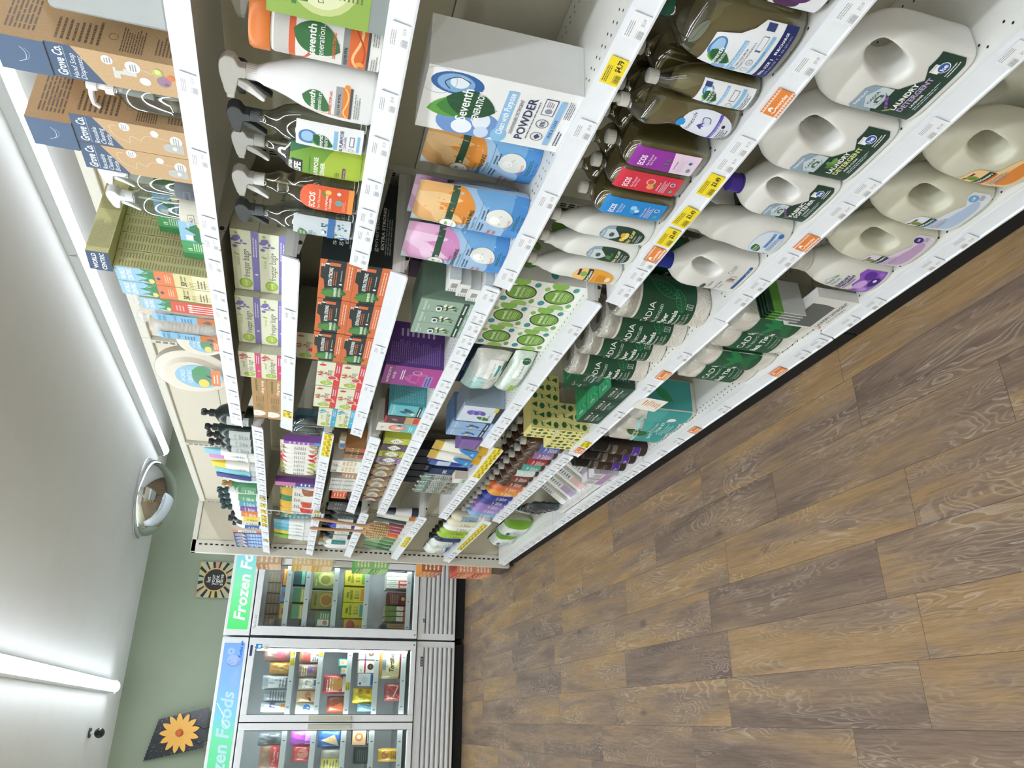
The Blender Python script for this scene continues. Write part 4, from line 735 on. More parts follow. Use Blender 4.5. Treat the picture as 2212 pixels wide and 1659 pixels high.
bottle('dish_soap_bottle', 'small clear soap bottle with leaf label between refill and lavender bottles', 'bottle', sgb, 'e2e0d2:clear', (.056, .012, .115, sg_small([('o', .28, .34, .10, .012, '5c6480'), ('r', .45, .29, .8, .40, '5c6480'), ('r', .47, .30, .78, .39, 'e6e9ec'), ('r', .12, .17, .9, .24, '86b8dd'), ('l', .15, .04, .8, .14, 3, '5c6480'), ('r', .72, .84, .9, .96, '2f3f73')])), [cap(.013, .188, .208, 'd5d6d2', 0, .014)], loc=(XS + .034, .897, z + .0005), fill=(.16, 'b8b08a:liq'))
bottle('dish_soap_bottle', 'ribbed clear bottle with pale violet-striped label and white flip cap', 'bottle', [(0, 0, 0, .032, .040, 2.2), (.006, 0, 0, .039, .046, 2.2), (.045, 0, 0, .040, .047, 2.2), (.085, 0, 0, .034, .042, 2.2), (.12, 0, .002, .031, .036, 2.2), (.15, 0, .004, .036, .042, 2.2), (.180, 0, .008, .034, .038, 2.2), (.205, 0, .012, .018, .020, 2), (.216, 0, .012, .013, .013, 2)], 'e4e2d2:clearl',
       (.072, .010, .120, [('e', .5, .45, .48, .46, 'd9dde8'), ('e', .42, .9, .14, .08, '2f8fd0'), ('t', 'homesolv', .50, .70, .11, '23252c', 'c', dict(i=.1, w=.6)), ('e', .62, .5, .12, .1, 'c9cfe2'), ('ln', bez([(.6, .42), (.74, .45), (.72, .56), (.58, .55)], 5), .02, '2d3050')] + [('leaf', .42 + .03 * k, .55 + .02 * (k % 2), .08, .02, 60 + 20 * k, '4a4590') for k in range(5)] + [('r', .06, .25, .94, .31, '5a55b0'), ('t', 'lavender bergamot', .5, .262, .04, 'e9e9f6', 'c'), ('c', .62, .17, .05, '222'), ('l', .2, .04, .55, .2, 4, '555a70')]),
       [cap(.0135, .214, .232, 'e6e6e2:s', 0, .012, False), lambda t: MB().lathe([(.006, .232), (.009, .238), (.009, .246), (.006, .249)], 'e6e6e2:s', 0, .012).build('spout', t)], loc=(XS + .042, .972, z + .0005), fill=(.17, 'b8b08a:liq'))
for k in range(9): pass
def ecos(label, y, x, c1, c2, kind):
    fl_ = {'lav': [('leaf', .3 + .06 * i, .44 + .015 * (i % 3), .08, .03, 40 + 25 * i, ['6b6f6a', '54405f', '7b6f8f'][i % 3]) for i in range(7)], 'gf': [('c', .62, .47, .17, 'e9b0a4'), ('c', .62, .47, .13, 'c94a4a'), ('c', .36, .44, .14, 'e59a52'), ('leaf', .45, .38, .1, .05, 10, '4d7f3a')], 'dr': [('c', .45, .46, .2, '3f9adf'), ('c', .6, .5, .13, '9ecbea'), ('c', .45, .43, .09, 'cfe4f3'), ('leaf', .3, .4, .16, .06, 120, '1f5fa0')]}[kind]
    a = [('r', 0, 0, 1, 1, c1)] + ([('p', [(0, 0), (1, 0), (1, .42), (0, .34)], c2)] if c2 else []) + [('t', 'ECOS', .40, .78, .125, 'f6ecf3', 'c', dict(b=.03, w=.5)), ('t', 'Plant Powered', .45, .70, .055, 'f3dfee', 'c', dict(i=.3, w=.55)), ('t', 'Dish Soap', .45, .655, .045, 'f3dfee', 'c')] + fl_ + [('t', {'lav': 'LAVENDER', 'gf': 'GRAPEFRUIT', 'dr': 'FREE & CLEAR'}[kind], .45, .30, .036, 'f4eef2' if kind != 'lav' else '7a3a86', 'c'), ('l', .15, .18, .85, .28, 4, 'd9c9dc'), ('c', .66, .12, .10, 'e8ecf2'), ('c', .66, .12, .075, '3f5f96'), ('e', .3, .09, .10, .03, '5f9f86')]
    return bottle('dish_soap_bottle', label, 'bottle', [(0, 0, 0, .034, .034, 5), (.006, 0, 0, .038, .038, 5), (.15, 0, 0, .038, .038, 5), (.172, 0, 0, .030, .030, 3.4), (.185, 0, 0, .016, .016, 2), (.200, 0, 0, .0135, .0135, 2)], 'dedbc8:clear', (.058, .018, .160, a), [cap(.0145, .196, .214, 'c9cac4')], loc=(XS + x, y, z + .0005), fill=(.172, 'b8b08a:liq'))
ecos('square clear bottle with a purple label', 1.088, .046, '8f2f9c', 'e6cfe3', 'lav')
ecos('square clear bottle with a red grapefruit label', 1.166, .052, 'd02f45', None, 'gf')
ecos('square clear bottle with a bright blue label', 1.245, .042, '1f86cf', None, 'dr')
for k, (x, y) in enumerate([(.125, .93), (.125, 1.02), (.13, 1.10), (.13, 1.18), (.12, 1.26), (.205, .97), (.205, 1.06), (.21, 1.15), (.15, .78), (.14, .70)]):
    bottle('dish_soap_bottle', 'clear soap bottle with pale ribbed cap in the dark back rows', 'bottle', [(0, 0, 0, .030, .034, 4), (.006, 0, 0, .034, .036, 4), (.15, 0, 0, .034, .036, 4), (.175, 0, 0, .026, .028, 3), (.19, 0, 0, .014, .014, 2), (.205, 0, 0, .013, .013, 2)], 'cfcbb8:clear', None, [cap(.0145, .200, .218, 'bfc0ba')], group='clear soap bottles in the back rows', loc=(XS + x, y, z + .0005), fill=(.17, 'b8b08a:liq'), n=2)
CG = '1f3d30'
def cadia_dish(label, y, kind):
    secs = [(0, 0, 0, .028, .036, 2.6), (.006, 0, 0, .033, .042, 2.6), (.07, 0, 0, .034, .043, 2.5), (.12, 0, 0, .031, .037, 2.4), (.165, 0, .003, .029, .034, 2.3), (.20, 0, .008, .020, .022, 2), (.212, 0, .010, .0145, .0145, 2), (.228, 0, .010, .0135, .0135, 2)]
    sh = {'c': [('e', .5, .5, .5, .5, CG), ('p', [(.04, .72), (.96, .72), (.86, .9), (.66, .985), (.34, .985), (.14, .9)], '8fa3b0'), ('p', [(.22, .72), (.5, .56), (.78, .72), (.72, .88), (.28, .88)], 'c5ced2'), ('t', 'EVERYDAY', .5, .92, .035, 'f2f4f5', 'c', dict(b=.02)), ('c', .5, .74, .10, '45584f'), ('e', .36, .46, .13, .06, 'e3bf4a'), ('e', .56, .43, .15, .065, 'eed274'), ('e', .58, .50, .10, .05, 'd9ac3a'), ('t', 'DISH SOAP', .5, .27, .10, 'e9d87e', 'c', dict(b=.03, w=.72)), ('t', 'CITRUS', .5, .20, .04, 'f2f4f5', 'c'), ('l', .3, .08, .7, .16, 2, 'c5ced2')],
          'f': [('e', .5, .5, .5, .5, CG), ('p', [(.04, .72), (.96, .72), (.86, .9), (.66, .985), (.34, .985), (.14, .9)], '8fa3b0'), ('p', [(.22, .72), (.5, .56), (.78, .72), (.72, .88), (.28, .88)], 'c5ced2'), ('t', 'EVERYDAY', .5, .92, .035, 'f2f4f5', 'c', dict(b=.02)), ('c', .5, .74, .10, '45584f'), ('leaf', .45, .48, .16, .08, 60, '4f7f45'), ('leaf', .6, .44, .13, .06, 20, '3d6b3a'), ('t', 'DISH SOAP', .5, .27, .10, 'dfe6b0', 'c', dict(b=.03, w=.72)), ('t', 'FREE & CLEAR', .5, .20, .04, 'f2f4f5', 'c'), ('l', .3, .08, .7, .16, 2, 'c5ced2')],
          'b': [('e', .5, .5, .5, .5, 'e6a340'), ('e', .5, .75, .46, .24, 'ecc078'), ('r', .5, .84, .86, .90, '4a1f4a'), ('c', .62, .76, .14, '7fae4a'), ('r', .04, .56, .96, .68, CG), ('t', 'biokleen', .5, .585, .10, 'f0f4ee', 'c', dict(b=.02, w=.7)), ('t', 'DISH LIQUID', .36, .49, .045, 'd9702c', 'c'), ('e', .45, .30, .22, .12, 'e39a2c'), ('c', .5, .14, .12, 'f0e0c6'), ('l', .3, .2, .7, .42, 6, 'b9822c')]}[kind]
    return bottle('dish_soap_bottle', label, 'bottle', secs, 'dedfda:tw', (.060, .016, .125, sh), [cap(.0145, .224, .244, 'c9c9c1')], loc=(XS + .038, y, z + .0005))
cadia_dish('white dish soap bottle with green lemon label', 1.348, 'c')
cadia_dish('white dish soap bottle with green leaf label', 1.434, 'f')
cadia_dish('white dish soap bottle with orange and cream label', 1.535, 'b')
# ---- fifth shelf: laundry jugs
z = zA[4]; WJ = 'd9d8d3:tw'
def cadia_l(kind):
    two = {'lav': ('LAUNDRY', 'DETERGENT', 'b9a3cf', 'LAVENDER'), 'free': ('LAUNDRY', 'DETERGENT', 'dbe39a', 'FREE & CLEAR'), 'soft': ('FABRIC', 'SOFTENER', 'f2f4f5', 'LAVENDER')}[kind]
    a = [('p', [(0, 0), (.93, 0), (1, .05), (1, .42), (.80, .45), (.62, .33), (.42, .56), (.40, .92), (.33, 1), (.05, 1), (0, .94)], CG), ('p', [(0, .62), (.0, .94), (.05, 1), (.33, 1), (.40, .92), (.41, .72), (.22, .80)], '8ba2b2'), ('p', [(.07, .60), (.41, .60), (.41, .78), (.23, .90), (.06, .78)], 'c3d0d6'), ('t', 'EVERYDAY', .19, .925, .048, 'f2f4f5', 'c', dict(b=.02, w=.24)), ('t', 'CADIA', .23, .76, .06, '33453d', 'c', dict(b=.02, w=.22)), ('p', [(.16, .66), (.16, .72), (.23, .75), (.30, .72), (.30, .66)], '4f6459'), ('r', .20, .67, .26, .71, 'c3d0d6'), ('ln', bez([(.12, .68), (.18, .62), (.28, .62), (.34, .68)], 4), .006, '4f6459'),
         ('t', two[0], .12, .34, .115, 'f4f5f4', 'l', dict(b=.03, w=.44)), ('t', two[1], .12, .23, .115, two[2], 'l', dict(b=.03, w=.56)), ('t', two[3], .22, .155, .05, 'f4f5f4', 'l', dict(b=.02)), ('l', .2, .06, .7, .13, 2, 'c3d0d6'), ('r', .74, .26, .86, .39, 'f4f5f4'), ('t', '100 LOADS', .80, .355, .028, '2a3a6c', 'c', dict(w=.11)), ('c', .84, .25, .075, 'f4f5f4'), ('c', .84, .25, .066, '3558a8'), ('t', 'he', .84, .215, .10, 'f4f5f4', 'c', dict(b=.03)), ('l', .74, .08, .97, .16, 2, 'e4e8e6')]
    if kind == 'free': a += [('leaf', .30, .50, .07, .04, 70, '5b8a4a'), ('leaf', .36, .46, .08, .04, 20, '6f9d52'), ('leaf', .26, .46, .07, .035, 130, '4a7a40')]
    else: a += [('leaf', .12 + .022 * i, .48 + .018 * i, .03, .016, 60 + 30 * (i % 2), ['6f4a8f', '8a64ad', '5a3d7a'][i % 3]) for i in range(9)] + [('leaf', .10, .45, .06, .02, 120, '7f9a4a')]
    return (.150, .016, .150, a)
jug('detergent_jug', 'white grip jug with green label and lavender picture', 'jug', 'square', WJ, .697, z, cadia_l('lav'), 'dcdcd8')
jug('detergent_jug', 'white grip jug with green label and leaf picture', 'jug', 'square', WJ, .882, z, cadia_l('free'), 'dcdcd8')
jug('softener_jug', 'white softener jug with a purple cap', 'jug', 'square', WJ, 1.058, z, cadia_l('soft'), '43308f:s', w=.172, sc=.82)
bottle('detergent_bottle', 'white waisted laundry bottle with a small green leaf label', 'bottle', [(0, 0, 0, .034, .050, 2.8), (.008, 0, 0, .040, .060, 2.7), (.07, 0, 0, .041, .062, 2.6), (.13, 0, 0, .036, .050, 2.5), (.17, 0, 0, .035, .046, 2.4), (.20, 0, 0, .030, .036, 2.2), (.215, 0, 0, .027, .028, 2), (.25, 0, 0, .026, .026, 2), (.256, 0, 0, .022, .022, 2)], WJ,
       (.084, .012, .085, [('e', .5, .5, .5, .5, 'b7cbe2'), ('e', .5, .52, .44, .44, 'd5dfe9'), ('leaf', .30, .68, .22, .13, 40, '2f6b35'), ('t', 'seventh', .30, .70, .10, 'f4f6f2', 'c', dict(w=.26)), ('t', 'generation.', .30, .62, .08, 'f4f6f2', 'c', dict(w=.26)), ('r', .4, .38, .9, .5, '6f9fd2'), ('t', 'LAUNDRY', .62, .41, .09, '2c4f92', 'c', dict(b=.02)), ('l', .3, .16, .8, .34, 4, '2c4f92'), ('e', .82, .2, .1, .1, '3f6fae')]), None, loc=(XS + .044, 1.282, z + .0005))
def lab_clear(): return (.150, .014, .150, [('t', 'CADIA', .22, .58, .10, '5c6a66', 'c', dict(w=.26)), ('p', [(.02, .74), (.10, .80), (.22, .76), (.2, .70), (.08, .68)], '3f5248'), ('t', 'Free & Clear', .20, .42, .085, '3d6f8f', 'c', dict(i=.05)), ('l', .12, .34, .36, .38, 1, '7d8a90'), ('o', .72, .42, .05, .008, '6c7478'), ('l', .78, .36, .95, .46, 3, '8d9498'), ('r', .18, .02, .96, .09, '1f4f93'), ('t', '50 FL OZ', .8, .03, .05, 'e8eef6', 'c')] + [('leaf', .42 + .05 * (i % 4), .22 + .035 * (i // 4), .035, .03, 40 * i, ['c9b8b6', 'a89292', '8a7270', 'ded3d2'][i % 4]) for i in range(14)] + [('ln', [(.40, .14), (.52, .26), (.60, .34)], .008, '7d5f5c')])
jug('detergent_jug', 'white jug with dark blue cap and cotton flower print', 'jug', 'square', WJ, 1.372, z, lab_clear(), '1b2f8f:s', sc=.86)
MJ = 'c9c7b4:tw'
jug('detergent_jug', 'large milky detergent jug hidden behind the row of white jugs', 'jug', 'round', WJ, 1.30, z, None, 'd5d5cf', x=XS + .17, sc=.95)
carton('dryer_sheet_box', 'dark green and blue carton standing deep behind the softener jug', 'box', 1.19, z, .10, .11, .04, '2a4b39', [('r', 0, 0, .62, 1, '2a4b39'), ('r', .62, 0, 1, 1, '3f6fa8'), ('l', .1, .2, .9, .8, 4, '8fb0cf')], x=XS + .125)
# ---- base shelf: big milky jugs
z = .127
def bio_l(c1, c2, c3): return (.150, .014, .150, [('p', [(.0, .30), (.12, .06), (.35, 0), (.93, 0), (1, .06), (1, .36), (.86, .42), (.66, .32), (.44, .52), (.42, .80), (.34, .86), (.04, .86), (0, .8)], c1), ('r', .05, .76, .34, .80, '6b2f55'), ('c', .2, .70, .085, '8fa84a'), ('c', .2, .70, .06, '6a8a35'), ('r', .0, .50, .43, .62, CG), ('t', 'biokleen', .22, .53, .085, 'f1f4ee', 'c', dict(b=.02, w=.38)), ('p', [(.08, .46), (.42, .46), (.42, .50), (0, .50)], c3), ('e', .5, .18, .3, .12, c2), ('e', .38, .26, .2, .1, c2), ('c', .84, .30, .085, c3), ('t', '128', .84, .28, .06, 'f1f1f5', 'c', dict(b=.03)), ('l', .15, .30, .5, .44, 4, '8d86a0'), ('l', .82, .12, .96, .2, 3, '6d6a88')])
jug('detergent_jug', 'milky gallon jug with orange and peach label', 'jug', 'round', MJ, .820, z, bio_l('edc98f', 'e08a3a', 'd9662c'), 'c6c2b6', sc=.97, zs=1.06)
jug('detergent_jug', 'milky gallon jug with pale blue and white label', 'jug', 'round', MJ, .985, z, bio_l('dde3ec', 'b4c8e4', '6fa9d6'), 'c6c2b6', sc=.95, zs=1.04)
jug('detergent_jug', 'milky gallon jug with lilac label', 'jug', 'round', MJ, 1.148, z, bio_l('dccfdf', 'bf9fc6', '3c2f74'), 'c6c2b6', sc=.90, zs=1.02)
bottle('detergent_jug', 'white laundry bottle with bold purple swirl label', 'jug', [(0, 0, 0, .040, .055, 2.8), (.008, 0, 0, .047, .064, 2.7), (.10, 0, 0, .048, .066, 2.6), (.16, 0, 0, .043, .056, 2.5), (.205, 0, 0, .030, .034, 2.2), (.222, 0, 0, .026, .026, 2)], 'd5d3cc:tw',
       (.100, .012, .17, [('t', 'sensitive', .40, .78, .09, '3a8a92', 'c', dict(i=.1, w=.4)), ('t', 'home.', .40, .71, .08, '3a8a92', 'c'), ('ln', [(.18, .80), (.40, .90), (.62, .80)], .01, '3a8a92'), ('t', 'LAUNDRY', .42, .60, .075, '3c2f74', 'c', dict(b=.03, w=.5)), ('t', 'DETERGENT', .42, .53, .075, '3c2f74', 'c', dict(b=.03, w=.6)), ('r', .2, .48, .6, .50, '8a4fb0'), ('p', [(0, .02), (1, .02), (1, .42), (.8, .50), (.62, .42), (.45, .44), (.3, .32), (.12, .34), (0, .22)], '8a55bb'), ('c', .45, .30, .15, 'c9a5dd'), ('c', .78, .28, .17, '5f2f9a'), ('c', .30, .16, .12, 'b48ad0'), ('c', .6, .12, .14, '3a2078'), ('c', .62, .13, .05, 'e9e2f1'), ('c', .88, .1, .08, '9a6cc6')]), [cap(.030, .220, .250, 'c4c1b8'), cap(.032, .214, .222, 'c4c1b8', ribbed=False, name='cap_ring')], loc=(XS + .050, 1.370, z + .0005))
carton('detergent_strip_box', 'grey and white flat carton standing in a display on the base shelf', 'box', 1.455, z, .16, .125, .030, 'd8d6d2:card', [('r', .0, 0, 1, 1, 'd8d6d2'), ('p', [(.05, .35), (.75, .35), (.80, .60), (.8, .95), (.05, .95)], '5d625e'), ('t', 'LAUNDRY DETERGENT', .52, .18, .12, '2b2b2d', 'c', dict(b=.02, w=.86)), ('t', 'ECO-STRIPS', .5, .06, .10, '55585a', 'c', dict(w=.5)), ('leaf', .08, .12, .06, .02, 30, 'd98a62')])
for k in range(4):
    m = MB().box(-.055, .055, -.0018, .0018, 0, .115, 'b9bdb8:s'); m.box(-.056, .056, -.0022, .0022, .07, .10, '5f9a3f'); m.box(-.056, .056, -.0022, .0022, .10, .116, '1d3a26')
    tag(m.build('leaflet_pack', None, (XS + .028, 1.520 + .0135 * k, z + .128), .10), 'thin silver and green packet standing on the grey display carton', 'packet', 'thin packets in the base shelf display')
for k, y in enumerate((.80, .985, 1.17)):
    jug('detergent_jug', 'milky jug with green label in the shadowed back row of the base shelf', 'jug', 'round', MJ, y, z, None, 'c6c2b6', x=XS + .20, group='jugs in the back row of the base shelf', sc=.98)
# ================================================================ second bay
def band_box(w, h, name, c1, c2, veg, cx=.78):
    a = [('r', 0, 0, 1, 1, 'dedfc4:card'), ('r', 0, 0, 1, .27, c1), ('t', name, .46, .38, .36, '3c4138', 'c', dict(w=.44)), ('t', 'lunch skins', .50, .74, .17, 'a3b53c', 'c', dict(i=.3, sx=.8)), ('e', .13, .55, .09, .26, '93ad3a'), ('e', .13, .55, .07, .20, 'a9c24f'), ('t', '100% NEW', .13, .50, .10, 'eef2da', 'c', dict(w=.11)),
         ('l', .60, .05, .95, .24, 2, 'd5cfe6'), ('c', .30, .13, .012, 'eee'), ('t', 'zip', .30, .06, .14, 'f0eef6', 'c'), ('leaf', .62, .82, .03, .01, 60, '9fb045'), ('leaf', .40, .34, .02, .008, 10, '9fb045')]
    for k in range(6): a.append(('e', cx - .08 + .045 * (k % 4) + .1 * (k // 4), .50 + .12 * ((k * 7) % 4), .012 + .012 * (k % 2), .05 + .04 * (k % 3), c2))
    a += [('e', .88, .78, .035, .14, c2), ('leaf', .95, .80, .02, .012, 20, '8fa53a')]
    return a
z = zB[1]; sdp = [('t', 'freezer bags', .5, .25, .22, '4a4f45', 'c', dict(w=.7))]
f1 = carton('bag_carton', 'cream freezer bag carton with purple band, lower one at the near end', 'box', 1.632, z, .286, .066, .17, 'c9c7b0:card', band_box(.285, .066, 'freezer bags', '7d74b4', '6f66a8', 0), sdp, xf=XS + .05)
copy_thing(f1, dz=.0665, dy=-.003, label='cream freezer bag carton with purple band, upper one at the near end')
copy_thing(f1, dy=.288, dx=-.02, label='cream freezer bag carton with purple band, lower one next to the pink-banded boxes')
copy_thing(f1, dz=.0665, dy=.287, dx=-.02, label='cream freezer bag carton with purple band, upper one next to the pink-banded boxes')
g_ = carton('bag_carton', 'cream gallon bag carton with pink band, lower of two', 'box', 2.212, z, .190, .066, .17, 'c9c7b0:card', band_box(.245, .066, 'gallon bags', 'c9446b', 'c94a5c', 0))
copy_thing(g_, dz=.0665, label='cream gallon bag carton with pink band, upper of two')
def brn(u): return [('r', 0, 0, 1, 1, 'b58f5f:card'), ('c', .12, .72, .075, 'efe9dd'), ('t', 'C', .12, .62, .28, '8a6a42', 'c'), ('e', .30, .5, .10, .30, '9c7c4d'), ('ln', bez([(.24, .3), (.30, .5), (.36, .7)], 3), .006, '5f6b3a'), ('t', 'compostic', .82, .62, .26, '2f6a45', 'c', dict(b=.02, w=.28)), ('t', 'cling wrap', .78, .22, .26, 'efe6d5', 'c', dict(b=.02, w=.3)), ('l', .42, .2, .58, .8, 4, '8a6a42')]
b_ = carton('wrap_carton', 'brown kraft wrap carton, lower of two at the shelf end', 'box', 2.405, z, .375, .050, .07, 'a98457:card', list(reversed([])) + brn(0))
copy_thing(b_, dz=.0505, dy=-.01, label='brown kraft wrap carton, upper of two at the shelf end')
# bin liner boxes
z = zB[2]
def liner():
    return [('r', 0, 0, 1, 1, '1e2b2a'), ('r', 0, 0, 1, .26, 'cf6c3d'), ('p', [(0, .75), (0, 1), (1, 1), (1, .80), (.86, .84), (.84, .96), (.55, .96), (.5, .86), (.2, .80)], 'cf6c3d'), ('t', 'EXTRA STRONG', .58, .62, .15, 'eef0ee', 'c', dict(b=.03, i=.1, w=.46)), ('l', .38, .48, .80, .60, 2, 'cf6c3d'), ('leaf', .20, .52, .17, .12, 80, '35683a'), ('leaf', .16, .60, .15, .10, 100, '4d8a3f'), ('t', 'seventh', .20, .46, .15, 'eef2ec', 'c', dict(b=.02, w=.24)), ('t', 'generation', .20, .34, .12, 'eef2ec', 'c', dict(w=.24)), ('r', .86, .42, .94, .72, 'cf6c3d'), ('leaf', .90, .78, .03, .02, 90, 'eee'), ('c', .42, .36, .022, 'eef0ee'), ('l', .5, .34, .8, .40, 1, 'b9bdb9'), ('t', '2X', .86, .86, .13, 'f4e4d8', 'c', dict(b=.03)), ('l', .3, .06, .95, .20, 2, 'f0c9ad')]
lsd = [('r', 0, 0, 1, 1, '1c2726'), ('t', 'seventh', .42, .62, .20, 'e3e6e4', 'c', dict(w=.5)), ('t', 'generation.', .42, .46, .17, 'e3e6e4', 'c', dict(w=.5)), ('t', 'EXTRA STRONG', .45, .28, .12, 'e3e6e4', 'c', dict(b=.03, i=.1, w=.5)), ('l', .15, .06, .7, .26, 3, '9aa09d')]
l1 = carton('liner_box', 'black and orange bin liner box, lower one at the near end of its block', 'box', 1.628, z, .193, .087, .26, '1c2726:card', liner(), lsd)
ps = ['lower one in the middle of its block', 'lower one next to the red-banded boxes', 'upper one at the near end of its block', 'upper one in the middle of its block', 'upper one next to the red-banded boxes']
for k, (dy, dz) in enumerate([(.195, 0), (.391, 0), (-.004, .0875), (.191, .0875), (.388, .0875)]): copy_thing(l1, dy=dy, dz=dz, label='black and orange bin liner box, ' + ps[k])
s_ = carton('bag_carton', 'cream sandwich bag carton with red band, lower near one of four', 'box', 2.222, z, .19, .077, .17, 'c9c7b0:card', band_box(.2, .077, 'sandwich bags', 'd23b3b', 'cf3a3c', 0, .5) + [('c', .38, .34, .09, 'e7d9c6'), ('c', .38, .34, .07, 'c9484a')])
for dy, dz, dx, lb in ((.196, 0, 0, 'lower far one of four'), (-.004, .0775, 0, 'upper near one of four'), (.192, .0775, 0, 'upper far one of four'), (-.01, .155, .09, 'alone on the third layer')): copy_thing(s_, dy=dy, dz=dz, dx=dx, label='cream sandwich bag carton with red band, ' + lb)
n_ = carton('bag_carton', 'cream snack bag carton with sky blue band, lower of two', 'box', 2.612, z, .19, .066, .15, 'c9c7b0:card', band_box(.22, .063, 'snack bags', '3fa9c9', '4aa0c4', 0))
copy_thing(n_, dz=.0665, label='cream snack bag carton with sky blue band, upper of two')
# care products
z = zB[3]
bc = [('r', 0, 0, 1, 1, 'e3e4e0'), ('bc', .3, .15, .7, .7, '2b2b2b'), ('l', .02, .1, .25, .9, 4, '7b7d7b')]
q = carton('small_box', 'small white box with bar code end, lowest in a slipping stack', 'box', 1.668, z, .060, .030, .10, 'dcddd8:card', bc)
copy_thing(q, dz=.0305, dy=-.018, label='small white box with bar code end, middle of a slipping stack')
copy_thing(q, dz=.061, dy=-.036, label='small white box with bar code end, top of a slipping stack')
def nat(c, dk, art_): return [('r', 0, 0, 1, 1, c)] + art_ + [('t', 'natracare', .5, .87, .085, 'eef2ee', 'c', dict(w=.8)), ('l', .2, .80, .6, .84, 1, 'd5dfd8'), ('r', .0, .08, 1, .19, dk), ('l', .08, .1, .9, .17, 1, 'dfe5df'), ('l', .1, .02, .7, .06, 1, 'd5dfd8')]
va = [('leaf', .35 + .06 * (i % 5), .32 + .05 * (i % 7), .16, .06, 50 + 31 * i, ['2c4a3c', 'c9cf9a', '6d8a4a', '3a5a48', 'e2e6da'][i % 5]) for i in range(14)] + [('e', .3, .62, .2, .06, 'e9ece6'), ('e', .3, .62, .12, .035, '36507e')]
nsd = [('l', .08, .06, .92, .94, 26, '6f8a7a')]
n1 = carton('care_box', 'sage green care box, nearest of three beside the slipping stack', 'box', 1.745, z, .066, .145, .14, '7f9a88:card', nat('93ac9a', '2c4438', va), nsd)
copy_thing(n1, dy=.067, label='sage green care box, middle one of three')
copy_thing(n1, dy=.134, label='sage green care box, farthest one of three')
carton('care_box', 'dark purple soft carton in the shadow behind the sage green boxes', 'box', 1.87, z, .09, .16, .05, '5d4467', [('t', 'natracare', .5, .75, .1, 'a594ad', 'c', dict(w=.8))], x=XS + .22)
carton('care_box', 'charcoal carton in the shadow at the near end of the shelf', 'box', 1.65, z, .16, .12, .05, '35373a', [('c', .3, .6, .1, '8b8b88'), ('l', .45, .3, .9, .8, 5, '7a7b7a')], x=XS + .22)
carton('care_box', 'large purple and magenta liner box standing alone', 'box', 2.184, z, .150, .185, .16, '5f3c86:card', [('r', 0, 0, 1, 1, '8a3a80'), ('p', [(0, .3), (.4, .5), (1, .35), (1, 0), (0, 0)], 'a8408a'), ('leaf', .3, .5, .25, .08, 40, 'b65a9c'), ('leaf', .6, .4, .25, .08, 110, 'b65a9c'), ('t', 'natracare', .5, .88, .085, 'f0e6f0', 'c', dict(w=.8)), ('t', 'dry & light', .5, .79, .07, 'f0e6f0', 'c'), ('l', .3, .63, .9, .70, 2, 'f0e6f0'), ('o', .72, .42, .1, .015, 'e3cfe2'), ('r', .25, .36, .6, .52, 'cf4f9c'), ('r', .27, .38, .58, .50, 'a03a8a'), ('r', .0, .12, .62, .26, '8f7fc0'), ('l', .05, .14, .58, .24, 2, '34205a')], [('l', .08, .06, .60, .94, 24, '8c72b0'), ('l', .68, .15, .9, .8, 7, 'd0c2df')])
carton('care_box', 'teal care box with dark blue flowers', 'box', 2.512, z, .105, .125, .14, '4fa3ab:card', nat('5fb3bb', '27404a', [('leaf', .35 + .06 * (i % 5), .35 + .05 * (i % 6), .14, .05, 40 + 37 * i, ['2a3f6c', '3d5a8a', '274a6a'][i % 3]) for i in range(12)] + [('e', .25, .3, .12, .06, 'e8e0b0')]), [('l', .08, .06, .92, .94, 18, '7fc0c6')])
carton('tea_box', 'maroon and tan carton beside the teal box', 'box', 2.625, z, .072, .130, .11, '5a3434:card', [('r', 0, .42, 1, 1, '54303a'), ('r', 0, 0, 1, .42, 'b59a6c'), ('leaf', .5, .72, .2, .1, 60, '9a8a80'), ('r', .1, .02, .9, .18, 'c9343a'), ('r', 0, .96, 1, 1, 'c9302f')])
carton('soap_box', 'white and turquoise carton with a round coral picture', 'box', 2.705, z, .085, .150, .10, 'dedbd0:card', [('r', 0, 0, 1, .38, '69b8bd'), ('t', 'bar', .5, .84, .1, '5a5550', 'c'), ('c', .5, .48, .40, 'cf7f68'), ('c', .5, .48, .30, 'd9a58e'), ('c', .5, .46, .12, 'e9ddd4'), ('c', .8, .44, .12, '3f6a86'), ('l', .2, .08, .8, .2, 2, 'dff0f0')])
# tissue cubes
z = zB[4]
def cube(): return [('r', 0, 0, 1, 1, 'dedfd8'), ('e', .5, .5, .30, .40, '23282a'), ('e', .5, .5, .26, .37, '6d9a3c'), ('t', 'seventh', .5, .56, .14, 'dde8c9', 'c', dict(b=.02, w=.36)), ('t', 'generation', .5, .44, .12, 'dde8c9', 'c', dict(w=.36)), ('l', .35, .26, .66, .40, 3, 'b9d08f'), ('e', .93, .62, .16, .22, '7fae4a'), ('e', .05, .42, .14, .22, '8db85a'), ('e', .85, .18, .09, .08, '3f8a86'), ('e', .18, .86, .10, .09, '3f8a86'), ('e', .75, .9, .08, .07, '86b255'), ('e', .2, .12, .09, .07, '6fa04a')]
cs = [('r', 0, 0, 1, 1, 'd6d7d0'), ('e', .5, .5, .22, .3, '7fae4a'), ('e', .2, .8, .1, .1, '3f8a86'), ('e', .85, .25, .1, .09, '86b255')]
pl = ['near', 'middle', 'far']
c0 = carton('tissue_box', 'white tissue cube with green circles, near one of the lower row', 'tissue box', 1.628, z, .131, .108, .13, 'd9dad3:card', cube(), cs, xf=XS + .03)
for j in range(2):
    for k in range(3):
        if j or k: copy_thing(c0, dy=.1325 * k, dz=.1085 * j, label='white tissue cube with green circles, %s one of the %s row' % (pl[k], ['lower', 'upper'][j]))
